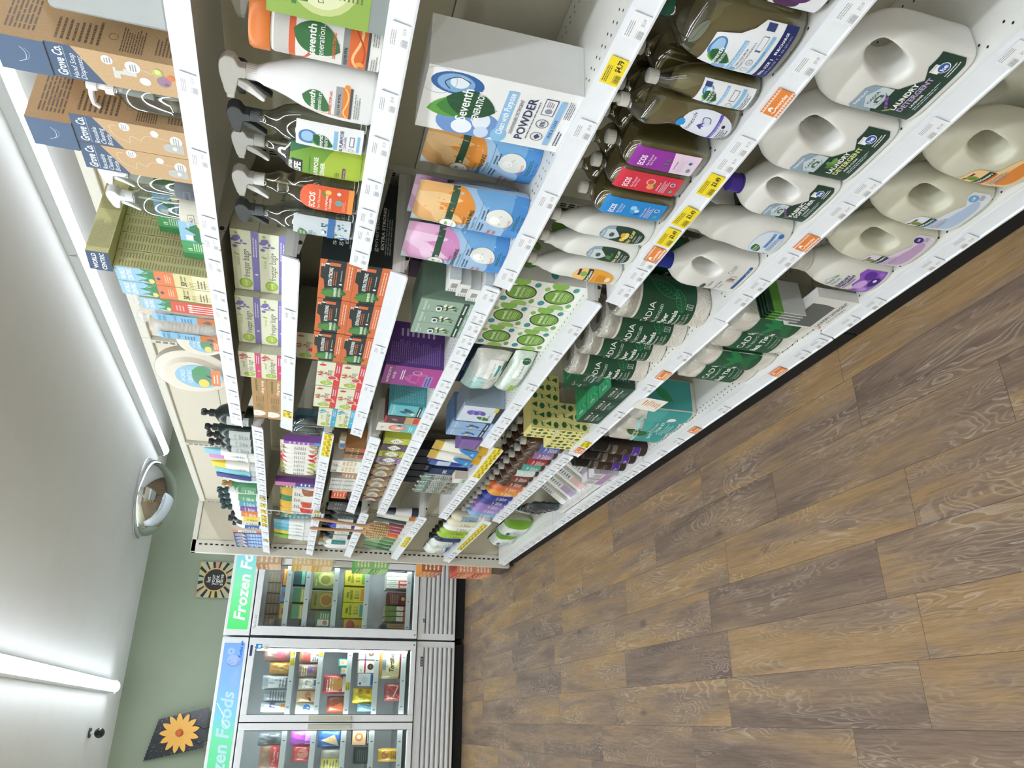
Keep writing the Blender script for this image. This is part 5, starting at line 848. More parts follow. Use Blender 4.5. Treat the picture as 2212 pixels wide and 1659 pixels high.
for k in range(2): copy_thing(c0, dy=.02 + .13 * k, dz=.1085, dx=.1302, label='white tissue cube standing behind the upper row, %s one' % ['near', 'far'][k]); copy_thing(c0, dy=.02 + .13 * k, dz=0, dx=.1302, label='white tissue cube hidden behind the lower row, %s one' % ['near', 'far'][k])
def soft(label, y, zz, x, w, h, th, c1, c2, a, rz=0, rx=0, cat='pack', name='wipes_pack', group=None):
    m = MB(); S = pillow(m, w, h, c1, lambda v: (th * max(.02, 1 - abs(2 * min(max(v, 0), 1) - 1) ** 3.2) ** .6, 1 - .06 * abs(2 * v - 1) ** 4, 0), c2, wav=.002, seed=int(y * 997))
    if a: m.art(S, w, h, a, h0=.0007, dh=.00006, step=.010, vstep=.010, clip=True)
    o = m.build(name, None, (XS + x, y + w / 2, zz + .001), rz); o.rotation_euler = (rx, 0, rz); return tag(o, label, cat, group)
wp = [('p', [(.0, .45), (.4, .5), (.6, 1), (0, 1)], 'bcd9d3')] + [('c', .05 + .09 * (i % 6), .55 + .12 * (i // 6), .03, '9cc9c3') for i in range(16)] + [('r', .55, .2, .92, .6, 'f0f0ec'), ('t', 'baby wipes', .72, .40, .10, '3f9a98', 'c', dict(w=.3)), ('r', .6, .24, .85, .32, '3fa7a7'), ('e', .80, .12, .1, .06, '2b5f3a')]
soft('white and aqua wipes pack lying in front, largest of the soft packs', 2.075, z + .075, .045, .285, .115, .045, 'dfe3de:film', 'd5dcd6:film', wp)
soft('white wipes pack with lime green end under the aqua one', 2.05, z, .040, .30, .072, .038, 'cfdcd0:film', '8fb52a:film', [('r', 0, 0, .35, .5, '8fb52a'), ('r', .55, .25, .92, .7, 'f0f0ec'), ('t', 'free & clear', .72, .42, .16, '3f9a98', 'c', dict(w=.3)), ('e', .9, .4, .05, .2, '2b5f3a')])
soft('small white and teal wipes pack tucked beside the tissue cubes', 2.03, z + .15, .17, .15, .085, .04, 'e2e4e0:film', 'd5dcd6:film', [('r', .2, .2, .7, .5, '4aa7a5'), ('l', .2, .55, .8, .8, 2, '5c6a6a')])
sgp = [('r', 0, 0, 1, 1, 'cdd8e4'), ('p', [(0, .0), (1, .0), (1, .16), (0, .10)], '222c3a'), ('leaf', .25, .38, .2, .1, 60, '4f7a3a'), ('t', 'seventh', .25, .38, .08, 'f2f4ee', 'c', dict(w=.26)), ('t', 'Free & Clear', .35, .24, .06, '3c4468', 'c')] + [('leaf', .58 + .02 * (i % 3), .45 + .055 * i, .15, .07, 20, ['6a5fae', '544a96', '8278c2'][i % 3]) for i in range(7)] + [('r', .72, .12, .98, .22, 'd9c23a')]
carton('care_box', 'pale blue pad box with violet ribbon picture', 'box', 2.452, z, .150, .150, .10, '9aa9b8:card', sgp, [('r', .1, .1, .9, .9, '8b9aa8')])
nb = nat('8fb0d4', '22304a', [('leaf', .35 + .06 * (i % 5), .35 + .05 * (i % 6), .14, .05, 40 + 37 * i, ['2a3f7c', '3d5a9a', '4a6ab0'][i % 3]) for i in range(12)] + [('e', .25, .5, .12, .05, 'd9c94a')])
nb1 = carton('care_box', 'light blue care box with navy flowers, nearer of two', 'box', 2.612, z, .075, .158, .12, '7394be:card', nb, [('l', .08, .06, .92, .94, 20, '9db8d8')])
copy_thing(nb1, dy=.078, label='light blue care box with navy flowers, farther of two')
carton('care_box', 'low purple carton at the end of the care shelf', 'box', 2.80, z, .12, .088, .10, '6c5590:card', [('r', .08, .1, .92, .9, '8468a8'), ('r', .14, .2, .86, .8, '7a5f9e')])
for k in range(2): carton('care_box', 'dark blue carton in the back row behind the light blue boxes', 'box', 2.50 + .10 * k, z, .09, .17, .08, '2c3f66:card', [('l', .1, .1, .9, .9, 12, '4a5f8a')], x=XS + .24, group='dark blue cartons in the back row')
# ---- rolls: paper towels, facial tissue
z = zB[5]; DG = '1b4a33'
def towel(label, y, x, group=None, vis=True):
    t = thing('paper_towel_roll', label, 'paper towels', group, (XS + x, y, z + .0005)); r = .0655; H = .268
    MB().lathe([(r - .012, 0), (r - .002, .004), (r, .012), (r, H - .012), (r - .004, H - .003), (r - .016, H), (.026, H), (.024, H - .01)], 'd8d3c9:quilt', seg=40, cap1=False).build('roll', t)
    MB().lathe([(.0235, H - .03), (.024, H - .006)], '6d655c:r', cap0=True, cap1=False).build('cardboard_core', t)
    f = MB().lathe([(r + .001, .05), (r + .0012, .215)], DG + ':s', seg=40, cap0=False, cap1=False)
    S = lambda u, v, h: (-(r + .0012 + h) * math.cos((u - .105) / r), -(r + .0012 + h) * math.sin((u - .105) / r), v)
    L5 = '35a062'; a = []
    for cu, cv, s, an in ((.84, .58, .22, 60), (.70, .30, .16, 20), (1.02, .34, .16, 80), (.16, .6, .13, 120)):
        A = math.radians(an); c_, s_2 = math.cos(A), math.sin(A); W_, H_ = .21, .165
        q = lambda x, y2: (cu + (x * c_ - y2 * s_2) * s, cv + (x * s_2 + y2 * c_) * s * W_ / H_)
        o = [q(-1 + i / 6, .42 * (1 - (-1 + i / 6) ** 2) ** .8) for i in range(13)]; o2 = [q(-1 + i / 6, -.42 * (1 - (-1 + i / 6) ** 2) ** .8) for i in range(13)]
        a += [('ln', o, .006, L5), ('ln', o2, .006, L5), ('ln', [q(-1, 0), q(1, 0)], .005, L5)] + [('ln', [q(-.7 + .28 * i, 0), q(-.45 + .28 * i, sg * .30)], .004, L5) for i in range(5) for sg in (1, -1)]
    a += [('t', 'CADIA', .44, .74, .155, 'eef1ea', 'c', dict(w=.42)), ('t', '100% RECYCLED', .44, .60, .07, 'eef1ea', 'c', dict(w=.38)), ('t', 'Paper', .40, .45, .13, 'eef1ea', 'c', dict(b=.02)), ('t', 'Towels', .42, .31, .13, 'eef1ea', 'c', dict(b=.02)), ('l', .26, .22, .56, .28, 1, '9ab5a4'), ('t', '1 ROLL  2-PLY', .42, .15, .045, 'cfdcd2', 'c'), ('t', '100 FULL SHEETS', .42, .09, .045, 'cfdcd2', 'c'), ('r', .60, .06, .63, .18, 'cfdcd2'), ('r', .605, .07, .625, .17, DG), ('r', .64, .06, .67, .18, 'cfdcd2'), ('r', .645, .07, .665, .17, DG)]
    f.art(lambda u, v, h: S(u, v + .05, h), .21, .165, a if vis else a[:20], h0=.0002, step=.008); 
    if vis: f.art(lambda u, v, h: S(u + .215, v + .05, h), .09, .165, [('t', 'CADIA', .5, .8, .10, 'c9d2cb', 'c'), ('l', .1, .35, .9, .75, 8, '8fa99a'), ('r', .3, .04, .9, .26, 'eceeea'), ('bc', .35, .06, .85, .24, '222')], h0=.0002, step=.008)
    f.build('printed_band', t)
    MB().lathe([(r * .3, H + .006), (r * .8, H + .004), (r + .001, H - .012), (r + .0022, H - .03), (r + .0016, .222)], 'f4f5f5:clearf', seg=40, cap0=True, cap1=False).build('plastic_wrap', t)
    return t
tw = towel('roll of paper towels in green wrap, nearest of the front four', 1.684, .069); tw.rotation_euler = (0, 0, .38)
for y, x, lb in ((1.822, .071, 'second of the front four'), (1.957, .080, 'third from the near end'), (2.088, .071, 'last one, beside the green tissue cartons')): dup(tw, (XS + x, y, z + .0005), .38, 'roll of paper towels in green wrap, ' + lb)
for k, (x, y) in enumerate(((.225, 1.69), (.225, 1.85), (.225, 2.05))): dup(tw, (XS + x, y, z + .0005), 0, 'roll of paper towels in the back row', 'paper towel rolls in the back row')
ft = [('r', 0, 0, 1, 1, '1f4534'), ('o', .5, .5, .30, .006, '3f6a55'), ('t', 'CADIA', .5, .66, .17, 'eef1ea', 'c', dict(w=.5)), ('t', '100% RECYCLED', .5, .54, .06, 'dde5df', 'c', dict(w=.46)), ('t', 'Facial Tissue', .5, .38, .13, 'eef1ea', 'c', dict(b=.02, w=.62)), ('l', .3, .14, .7, .32, 3, '8aa598'), ('leaf', .88, .72, .07, .03, 40, 'c9cfc6')]
tp = [('r', 0, 0, 1, 1, '2a8a58')] + [('leaf', .1 + .16 * (i % 6), .15 + .3 * (i // 6), .10, .035, 60 + 20 * i, ['3fa56c', '1f6f46'][i % 2]) for i in range(18)] + [('t', 'CADIA', .5, .06, .06, 'dfe9e2', 'c')]
x1_ = carton('tissue_carton', 'dark green facial tissue carton, nearest of the front three', 'tissue box', 2.158, z, .112, .088, .225, '1f5a3f:card', ft, [('r', 0, 0, 1, 1, '1b3b2e'), ('l', .1, .2, .8, .8, 5, '5f7f70')], tp)
copy_thing(x1_, dy=.115, label='dark green facial tissue carton, middle of the front three')
copy_thing(x1_, dy=.230, label='dark green facial tissue carton, farthest of the front three')
copy_thing(x1_, dy=.0, dz=.0885, dx=.05, label='dark green facial tissue carton lying on top, near the paper towels')
copy_thing(x1_, dy=.115, dz=.0885, dx=.085, label='dark green facial tissue carton lying on top, farther from the paper towels')
YL = 'e4d888'
def yel():
    a = [('r', 0, 0, 1, 1, 'e8dc90')]
    for i in range(12):
        u = .16 + .33 * (i % 3) + .03 * (i // 3 % 2); v = .14 + .24 * (i // 3); k = (i * 2 + i // 3) % 3
        a += [[('e', u, v, .11, .085, '2f6a3a'), ('ln', [(u, v - .13), (u, v - .02)], .016, '6a7a3a')], [('p', [(u - .10, v - .07), (u + .10, v - .07), (u, v + .12)], '2f6a3a'), ('ln', [(u, v - .09), (u, v - .05)], .012, '2f6a3a')], [('leaf', u, v, .09, .03, 15, '3a7a45'), ('ln', [(u - .05, v - .10), (u - .05, v)], .016, '3a7a45'), ('ln', [(u + .05, v - .10), (u + .05, v)], .016, '3a7a45'), ('ln', [(u + .07, v), (u + .09, v + .09)], .02, '3a7a45')]][k]
    return a
yl = carton('tissue_carton', 'yellow tissue cube with green forest print, lower near one', 'tissue box', 2.60, z, .105, .118, .115, YL + ':card', yel() + [('r', .55, .03, .95, .14, 'e6e8e2'), ('l', .58, .05, .92, .12, 1, '5f7a6a')], yel())
copy_thing(yl, dz=.1185, label='yellow tissue cube with green forest print, upper near one')
copy_thing(yl, dy=.107, label='yellow tissue cube with green forest print, lower far one')
copy_thing(yl, dz=.1185, dx=.1155, label='yellow tissue cube with green forest print, upper one set back')
# ---- base shelf: bath tissue
z = .127
def bath(label, y, x, w, h, cols, band, art_, d=.115, rz=0, plastic='dcd9d0:film'):
    t = thing('bath_tissue_pack', label, 'bath tissue', None, (XS + x, y, z + .0005), rz); n = cols; r = w / n / 2; N_ = 16
    def outline(g):
        pts = []
        for k in range(n):      # front side, far to near
            c = w / 2 - r - 2 * r * k
            for i in range(N_ + 1): a = PI * i / N_; pts.append((-(d / 2 - r * .26) - (r * .26 + g) * math.sin(a), c + (r + g * .3) * math.cos(a)))
        for k in range(n):
            c = -w / 2 + r + 2 * r * k
            for i in range(N_ + 1): a = PI * i / N_; pts.append(((d / 2 - r * .26) + (r * .26 + g) * math.sin(a), c - (r + g * .3) * math.cos(a)))
        return pts
    rr = random.Random(int(y * 100)); rs = []
    for zz, g in ((0, -.018), (.008, -.004), (.03, 0), (h * .48, .001), (h * .5, -.004), (h * .52, .001), (h - .03, 0), (h - .006, -.003), (h, -.012)): rs.append([(a + rr.uniform(-.0008, .0008), b + rr.uniform(-.0008, .0008), zz) for a, b in outline(g)])
    MB().rings(rs, plastic).build('wrapped_rolls', t)
    m = MB()
    for k in range(n): m.lathe([(.023, h + .0006), (.022, h + .0012)], '2e2a26:r', 0, w / 2 - r - 2 * r * k, 20, 'z')
    m.build('roll_ends', t)
    def S(u, v, hh):
        yy = w / 2 - u; k = min(n - 1, max(0, int((w / 2 - yy) / (2 * r)))); c = w / 2 - r - 2 * r * k; q = max(-1, min(1, (yy - c) / r))
        return (-(d / 2 - r * .26) - r * .26 * math.sqrt(max(0, 1 - q * q)) - .0028 - hh, yy, v)
    m = MB(); m.art(lambda u, v, hh: S(u, v + band[0], hh), w, band[1] - band[0], art_, h0=.0010, step=.006); m.art(lambda u, v, hh: (-d / 2 * .8 + u, -w / 2 - .0022 - hh, v + band[0]), d * .8, band[1] - band[0], [('r', 0, 0, 1, 1, art_[0][-1]), ('leaf', .5, .6, .4, .15, 50, '2f8a55')], step=.02); m.build('printed_band', t); return t
ba = [('r', 0, 0, 1, 1, '1c5238')] + [('leaf', .75 + .1 * (i % 3), .25 + .35 * (i % 2), .16, .05, 40 + 40 * i, ['23683f', '1f7a48'][i % 2]) for i in range(6)] + [('t', 'CADIA', .38, .72, .20, 'eef1ea', 'c', dict(w=.5)), ('t', '100% RECYCLED', .38, .58, .085, 'dde5df', 'c', dict(w=.44)), ('t', 'Bath Tissue', .38, .36, .17, 'eef1ea', 'c', dict(b=.03, w=.56)), ('l', .3, .24, .7, .30, 1, '8aa598'), ('t', '4 DOUBLE ROLLS  2-PLY', .42, .13, .05, 'cfdcd2', 'c'), ('t', '300 SHEETS PER ROLL', .42, .06, .05, 'cfdcd2', 'c')]
bath('wrapped bath tissue pack with green band, behind the grey display carton', 1.716, .066, .205, .245, 2, (.055, .195), ba)
bath('wrapped bath tissue pack with green band, standing free on the base shelf', 1.932, .058, .205, .245, 2, (.055, .195), ba)
sa = [('r', 0, 0, 1, .52, '3f9a98'), ('p', [(.0, .52), (.3, .60), (.7, .78), (1, .95), (1, .52)], '4fa8a4'), ('p', [(.0, .55), (.3, .64), (.7, .84), (.9, .95), (.7, .95), (.3, .70), (0, .60)], 'a9d3cf'), ('leaf', .32, .66, .15, .085, 75, '34663a'), ('t', 'seventh', .32, .68, .10, 'eef2ea', 'c', dict(w=.2)), ('t', 'generation', .32, .61, .08, 'eef2ea', 'c', dict(w=.2)), ('t', '100% RECYCLED', .5, .42, .07, 'e6efee', 'c'), ('t', 'BATHROOM TISSUE', .5, .30, .09, 'e6efee', 'c', dict(b=.02, w=.6)), ('l', .3, .08, .7, .24, 3, '9fd0cc'), ('c', .82, .3, .05, 'e6efee')]
bath('large teal and cream wrapped bath tissue pack', 2.512, .085, .33, .225, 3, (.02, .225 - .012), sa, d=.15)
t = MB(); t.add([(0, 0, 0), (0, .095, .012), (-.012, .088, -.075), (-.010, -.006, -.085)], [(0, 1, 2, 3)], 'e9e6dc'); t.v += []
t.art(lambda u, v, h: (-.0108 * (1 - v / .08) - .0005 - h, .088 - u, -.078 + v), .085, .07, [('l', .05, .1, .95, .95, 7, 'd98a5c')])
tag(t.build('paper_notice', None, (XF - .0145, 2.155, zB[5] - .032)), 'white paper notice with orange writing hanging from the shelf edge', 'notice')
m = None
# ================================================================ third and fourth bay: care products
zC, zD = Z['C'], Z['D']
def tube(label, y, z, w, h, cap_c, low, up, txt='5a6a70', split=.62, x=.03, group=None, d=None):
    t = thing('lotion_tube', label, 'tube', group, (XS + x, y, z + .0005)); r = w * .40; hc = h * .17; d = d or r * .8
    MB().loft([(0, 0, 0, d * .86, r * .93, 2.4), (.003, 0, 0, d * .9, r * .97, 2.4), (hc, 0, 0, d * .86, r * .93, 2.4)], cap_c, 20).build('cap', t)
    f = lambda q: (hc + .001 + (h - hc) * q, 0, 0, d * (1 - q) ** .8 + .0012, r + (w / 2 - r) * q, 2.2 + q * 2)
    MB().loft([f(split * i / 4) for i in range(5)], low, 20).loft([f(split + (1 - split) * i / 4) for i in range(5)], up, 20).art(lambda u, v, hh: (-d * (1 - v / h * .8) ** .8 - .001 - hh, w * .3 - u, v + hc), w * .6, h * .5, [('t', 'alba', .5, .5, .16, txt, 'c', dict(rot=90)), ('l', .2, .1, .8, .45, 5, txt)]).build('tube_body', t)
    return t
def btl(label, y, z, w, h, body, cap_c, band, kind='cap', x=None, group=None, d=None, neck=.12, n=2.4, name='lotion_bottle', band2=None, rz=0, txt='f2f4f2', lab='care'):
    r = w / 2; d = d or r; hb = h * (1 - neck * (1 if kind == 'cap' else 2.4)); rn = min(r * .42, .014)
    a = [('r', 0, 0, 1, 1, band)] + ([('r', 0, 0, 1, .3, band2)] if band2 else []) + [('t', lab, .5, .66, .16, txt, 'c', dict(w=.6)), ('l', .15, .1, .85, .55, 6, txt)]
    c = [cap(rn * 1.3, hb, h, cap_c)] if kind == 'cap' else [pump(hb, cap_c, w / .075, reach=.030, ang={'pump': PI * .55, 'pumpn': -PI * .5}[kind], h=.018)]
    return bottle(name, label, 'bottle', [(0, 0, 0, d * .9, r * .9, n), (.004, 0, 0, d, r, n), (hb * .72, 0, 0, d, r, n), (hb * .88, 0, 0, d * .75, r * .72, 2.2), (hb * .96, 0, 0, rn * 1.1, rn * 1.1, 2), (hb, 0, 0, rn, rn, 2)], body, (w * 1.05, hb * .12, hb * .66, a) if band else None, c, group, loc=(XS + (x or d + .004), y, z + .0005), seg=24, rz=rz, n=2)
def pk(label, y, z, w, h, col, cat='pack', art_=None, name='hanging_pack', x=.03, th=.012, rz=0, rx=0, group=None, back=None, wav=.001):
    m = MB(); S = pillow(m, w, h, col, lambda v: (th * max(.04, 1 - abs(2 * min(max(v, 0), 1) - 1) ** 3) ** .5, 1, 0), back, 14, 16, wav, int(y * 777))
    if art_: m.art(S, w, h, art_, h0=.0006, dh=.00006, step=.014, vstep=.014, clip=True)
    o = m.build(name, None, (XS + x, y, z + .002)); o.rotation_euler = (rx, 0, rz); return tag(o, label, cat, group)
# top level, third bay
z = zC[0]
for k, y in enumerate((2.885, 3.045, 3.135, 3.225)):
    btl(['dark green pump bottle standing apart at the shelf start', 'dark green pump bottle, nearest of the close three', 'dark green pump bottle, middle of the close three', 'dark green pump bottle, farthest of the close three'][k], y, z, .078, .215, '16251f:s', '0c0e12', 'b9c0bd', 'pump' if k % 2 else 'pumpn', txt='5a625e', neck=.13, name='soap_pump_bottle')
for y, c, l, u, h, w, lb in ((3.315, 'd8d9d6', 'e3e4e0', '7fb9cc', .215, .07, 'light blue'), (3.375, 'd8d9d6', 'e3e4e0', 'c47fb8', .20, .065, 'pink'), (3.50, 'c9cac8', 'e1dfd8', 'e0c52c', .20, .08, 'yellow'), (3.585, 'b8babb', '74b9c2', '79bfc8', .19, .07, 'turquoise'), (3.665, 'a9abae', '27307a', '2c3684', .19, .07, 'navy')): tube('standing tube with white cap and %s upper part on the top shelf' % lb, y, z, w, h, c, l, u)
btl('white flat bottle between navy tube and green bottle', 3.755, z, .05, .17, 'dfe2e2', 'e6e7e6', 'c9d6dc', x=.05)
btl('green bottle with gold pump', 3.87, z, .085, .185, '3f7a52:s', '9a7a45', '5f9a6f', 'pumpn', name='soap_pump_bottle')
z = zD[0]; k = 0
for y, c, lb in ((4.02, '5f9a6e', 'green'), (4.13, '4f9aa8', 'turquoise'), (4.24, '7a4f96', 'purple'), (4.36, 'd9803a', 'orange')): btl('white pump bottle with %s label and dark teal pump' % lb, y, z, .095, .225, 'dfe1de:s', '173a3f', c, 'pump' if lb in 'purple' else 'pumpn', name='soap_pump_bottle', lab='jason'); k += 1
btl('small white bottle with a yellow band and black cap', 4.475, z, .07, .17, 'dddcd0', '1c1d1f', 'e0cc3a', txt='444')
btl('cream bottle with black shoulders', 4.575, z, .07, .19, '1d1f20:s', '15171a', 'd3d0bd', txt='555')
btl('blue and white bottle with black cap', 4.665, z, .06, .17, 'dfe4ea', '1c1d1f', '3f63a8')
carton('care_carton', 'orange and white narrow carton with torn flap', 'box', 4.715, z, .06, .175, .05, 'ddd3c4:card', [('r', 0, .8, 1, 1, 'd97a4a'), ('r', .0, 0, 1, .2, 'c96a3f'), ('l', .1, .25, .9, .7, 6, '8a7a6f')])
cb = [('r', 0, 0, 1, .55, '7f9fd6'), ('p', [(0, .55), (1, .7), (1, .9), (0, .8)], 'c8b8c0'), ('r', .1, .72, .8, .95, '8e959f'), ('l', .1, .08, .9, .45, 4, 'cfe0f6')]
c_ = carton('care_carton', 'blue carton with pale picture, nearest of four at the end', 'box', 4.80, z, .085, .17, .08, '4a648e:card', cb, [('r', .06, .5, .94, .9, '7a8aa6')])
for k, s in ((1, 'second'), (2, 'third'), (3, 'last')): copy_thing(c_, dy=.098 * k, label='blue carton with pale picture, %s of four at the end' % s)
# second level
z = zC[1]
for k, y in enumerate((2.86, 2.94)): btl('clear bottle with blue liquid and pale trigger top, %s of two' % ['near', 'far'][k], y, z, .07, .17, '9dbdd2:clear', 'c9cdcd', None, x=.05, name='spray_bottle')
carton('care_carton', 'thin purple and blue carton beside the blue bottles', 'box', 3.012, z, .035, .15, .03, '8c59a8:card', [('r', 0, 0, 1, .2, '4f8fc0'), ('l', .1, .3, .9, .9, 5, 'dcc8e6')])
tri = lambda c: [('r', 0, 0, 1, 1, 'e4e3dc'), ('p', [(0, 1), (0, .70), (1, 1)], c), ('p', [(0, 0), (1, 0), (1, .34)], c), ('p', [(.2, .0), (.7, .12), (1, .0)], 'e4e3dc')] + ([('c', .15 + .7 * ((i * 37) % 10) / 10, (.06 if i % 2 else .9), .05, '4a3c34') for i in range(8)] if c == 'b39a78' else []) + [('l', .25, .35, .75, .65, 6, '8b8c88')]
for k, c in enumerate(['b39a78', 'b39a78', 'c9303a', 'c9303a', 'a3b02f', 'a3b02f', 'b39a78']):
    nm = {'b39a78': 'leopard print', 'c9303a': 'red', 'a3b02f': 'lime'}[c]
    pk('white cotton pack with %s corners, %s' % (nm, ['front one of the row', 'second of the row', 'nearer red one', 'farther red one', 'nearer lime one', 'farther lime one', 'last of the row'][k]), 3.10 + .074 * k, z, .085, .165, 'dedcd2:s', art_=tri(c), x=.02 + .004 * k, th=.02, name='cotton_pack')
carton('care_carton', 'pink and violet slim carton leaning after the cotton packs', 'box', 3.62, z, .05, .185, .03, '6a3c7f:card', [('r', 0, .5, 1, 1, 'c46f9f'), ('r', 0, 0, 1, .5, '4d2f86'), ('l', .2, .1, .8, .4, 3, 'dfe')], rz=.08)
pk('green and sky blue soft pack', 3.745, z, .11, .165, '5a9a86:s', art_=[('r', 0, .6, 1, 1, '2f7a55'), ('p', [(0, 0), (1, 0), (1, .3), (0, .6)], '9ab8dc'), ('l', .2, .45, .8, .85, 4, 'e6e0b0'), ('r', 0, 0, 1, .12, 'd9893a')], name='soft_pack')
z = zD[1]
for y, c1, c2, lb in ((3.87, 'c89a2c', '9a5a38', 'mustard and brown'), (3.98, '2f7a42', 'e2e3df', 'green and white'), (4.11, 'd9a52c', 'c9482c', 'yellow and red'), (4.25, 'e0b02c', 'c92f35', 'golden and scarlet')): pk('%s foil pack on the second shelf of the far bay' % lb, y, z, .12, .175, 'dcdad2:s', art_=[('r', 0, .65, 1, 1, c1), ('p', [(.1, .0), (.9, .0), (1, .4), (.4, .3)], c2), ('c', .3, .4, .1, c2), ('l', .2, .42, .8, .6, 3, '777')], name='foil_pack', th=.02)
pk('dark teal pack beside the sky blue tubes', 4.375, z, .10, .17, '2a6f72:s', art_=[('l', .2, .1, .8, .9, 6, '9fc6c6')], name='foil_pack')
for y, l, u, lb in ((4.53, 'dfe1de', '79b3c6', 'sky blue top, nearest'), (4.615, 'dfe1de', '5fa6bd', 'sky blue top, second'), (4.70, 'dfe1de', '4aa0b4', 'sky blue top, third'), (4.79, 'dfe1de', 'd3bd35', 'yellow top'), (4.92, 'dfe1de', '76a832', 'lime green pointed top')): tube('white standing tube with %s' % lb, y, z, .085, .21, 'd4d6d5', l, u, split=.5)
# third level
z = zC[2]
carton('soap_box', 'brown floral soap box with red edge', 'box', 3.035, z, .13, .082, .09, '9a6a3c:card', [('r', 0, 0, 1, .14, 'c92f3a'), ('r', .36, 0, .62, 1, '2f2418')] + [('c', .1 + .22 * (i % 5), .35 + .3 * (i // 5), .03, ['efe3d0', 'd9b36a', 'e6c84a'][i % 3]) for i in range(10)])
o = MB().loft([(0, 0, 0, .020, .036, 3), (.008, 0, 0, .024, .040, 3), (.022, 0, 0, .024, .040, 3), (.028, 0, 0, .018, .034, 3)], 'c4ba98:s', 20).art(lambda u, v, h: (-.024 - h, .02 - u, v + .004), .04, .02, [('r', 0, 0, 1, 1, 'e4e6ea'), ('r', 0, 0, .6, 1, '5f86c8')]).build('soap_bar', None, (XS + .04, 3.06, z + .084), .5); tag(o, 'cream wrapped soap bar lying on the brown floral box', 'soap')
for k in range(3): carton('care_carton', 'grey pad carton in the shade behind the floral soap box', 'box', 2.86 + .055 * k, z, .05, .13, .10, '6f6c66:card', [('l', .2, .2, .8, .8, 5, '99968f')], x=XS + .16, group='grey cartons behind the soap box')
dt = [('r', 0, 0, 1, 1, 'dddcd4')] + [('c', .35 + .22 * (i % 3), .2 + .13 * (i // 3), .07, 'd9a62c') for i in range(12)] + [('p', [(0, .7), (.6, 1), (0, 1)], 'c3c2ba'), ('l', .1, .8, .5, .95, 2, '8b8c88')]
d_ = carton('care_carton', 'white carton with yellow dots, near one', 'box', 3.215, z, .085, .125, .08, 'd6d4cb:card', dt); copy_thing(d_, dy=.088, label='white carton with yellow dots, far one')
carton('care_carton', 'low brown and cream carton behind the dotted ones', 'box', 3.40, z, .07, .07, .07, 'b08b6a:card', [('l', .1, .2, .9, .8, 3, 'e6d8c6')])
gw = [('r', 0, 0, 1, 1, 'd2d3cc'), ('l', .1, .55, .9, .95, 6, '8f908a'), ('r', .42, 0, .5, 1, '3a3b3c'), ('l', .1, .1, .9, .45, 6, '8f908a')]
g3 = carton('care_carton', 'grey and white printed carton, nearest of three', 'box', 3.485, z, .07, .115, .07, 'c9cac3:card', gw)
for k, s in ((1, 'middle'), (2, 'farthest')): copy_thing(g3, dy=.072 * k, label='grey and white printed carton, %s of three' % s)
t = thing('lidded_box', 'red and orange box with clear plastic base', 'box', None, (XS + .045, 3.79, z + .0005)); MB().box(-.04, .04, -.07, .07, .022, .095, 'c24a33:card').art(lambda u, v, h: (-.04 - h, .07 - u, .022 + v), .14, .073, [('r', 0, 0, .18, 1, 'd97a3a'), ('r', .82, 0, 1, 1, 'd97a3a'), ('l', .25, .1, .8, .9, 4, 'efb8a0')]).build('carton', t); MB().box(-.042, .042, -.072, .072, 0, .024, '8f93a0:clear').build('clear_base', t)
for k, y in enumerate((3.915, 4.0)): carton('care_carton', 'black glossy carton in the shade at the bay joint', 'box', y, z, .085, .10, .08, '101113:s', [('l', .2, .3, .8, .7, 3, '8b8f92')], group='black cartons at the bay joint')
z = zD[2]
for y, b, c, l, lb, kd in ((4.15, '131517:s', '0c0d0e', '1f2224', 'black jar shaped bottle, first of its shelf', 'cap'), (4.27, '131517:s', '0c0d0e', '2a2f30', 'black bottle with grey print beside the jar shaped one', 'cap'), (4.40, '1d2c28:s', '0c0d0e', 'c9cdc9', 'black bottle with pale label behind the hanging brushes', 'cap'), (4.53, '27309a:s', '131a4a', 'cfd3d8', 'bright blue bottle with white label', 'cap'), (4.68, '1b2a26:s', '0c0d0e', 'c6ccc6', 'dark green bottle with white label, nearer of two', 'cap'), (4.82, '1b2a26:s', '0c0d0e', 'c6ccc6', 'dark green bottle with white label, farther of two', 'cap'), (4.97, 'dcdcd4', 'b98a2c', '2a7a78', 'white bottle with teal band at the end', 'cap'), (5.10, 'dedfda', 'dedfda', None, 'plain white bottle, last of its shelf', 'cap')): btl(lb, y, z, .10, .185, b, c, l, kd, txt='7d8582', d=.035)
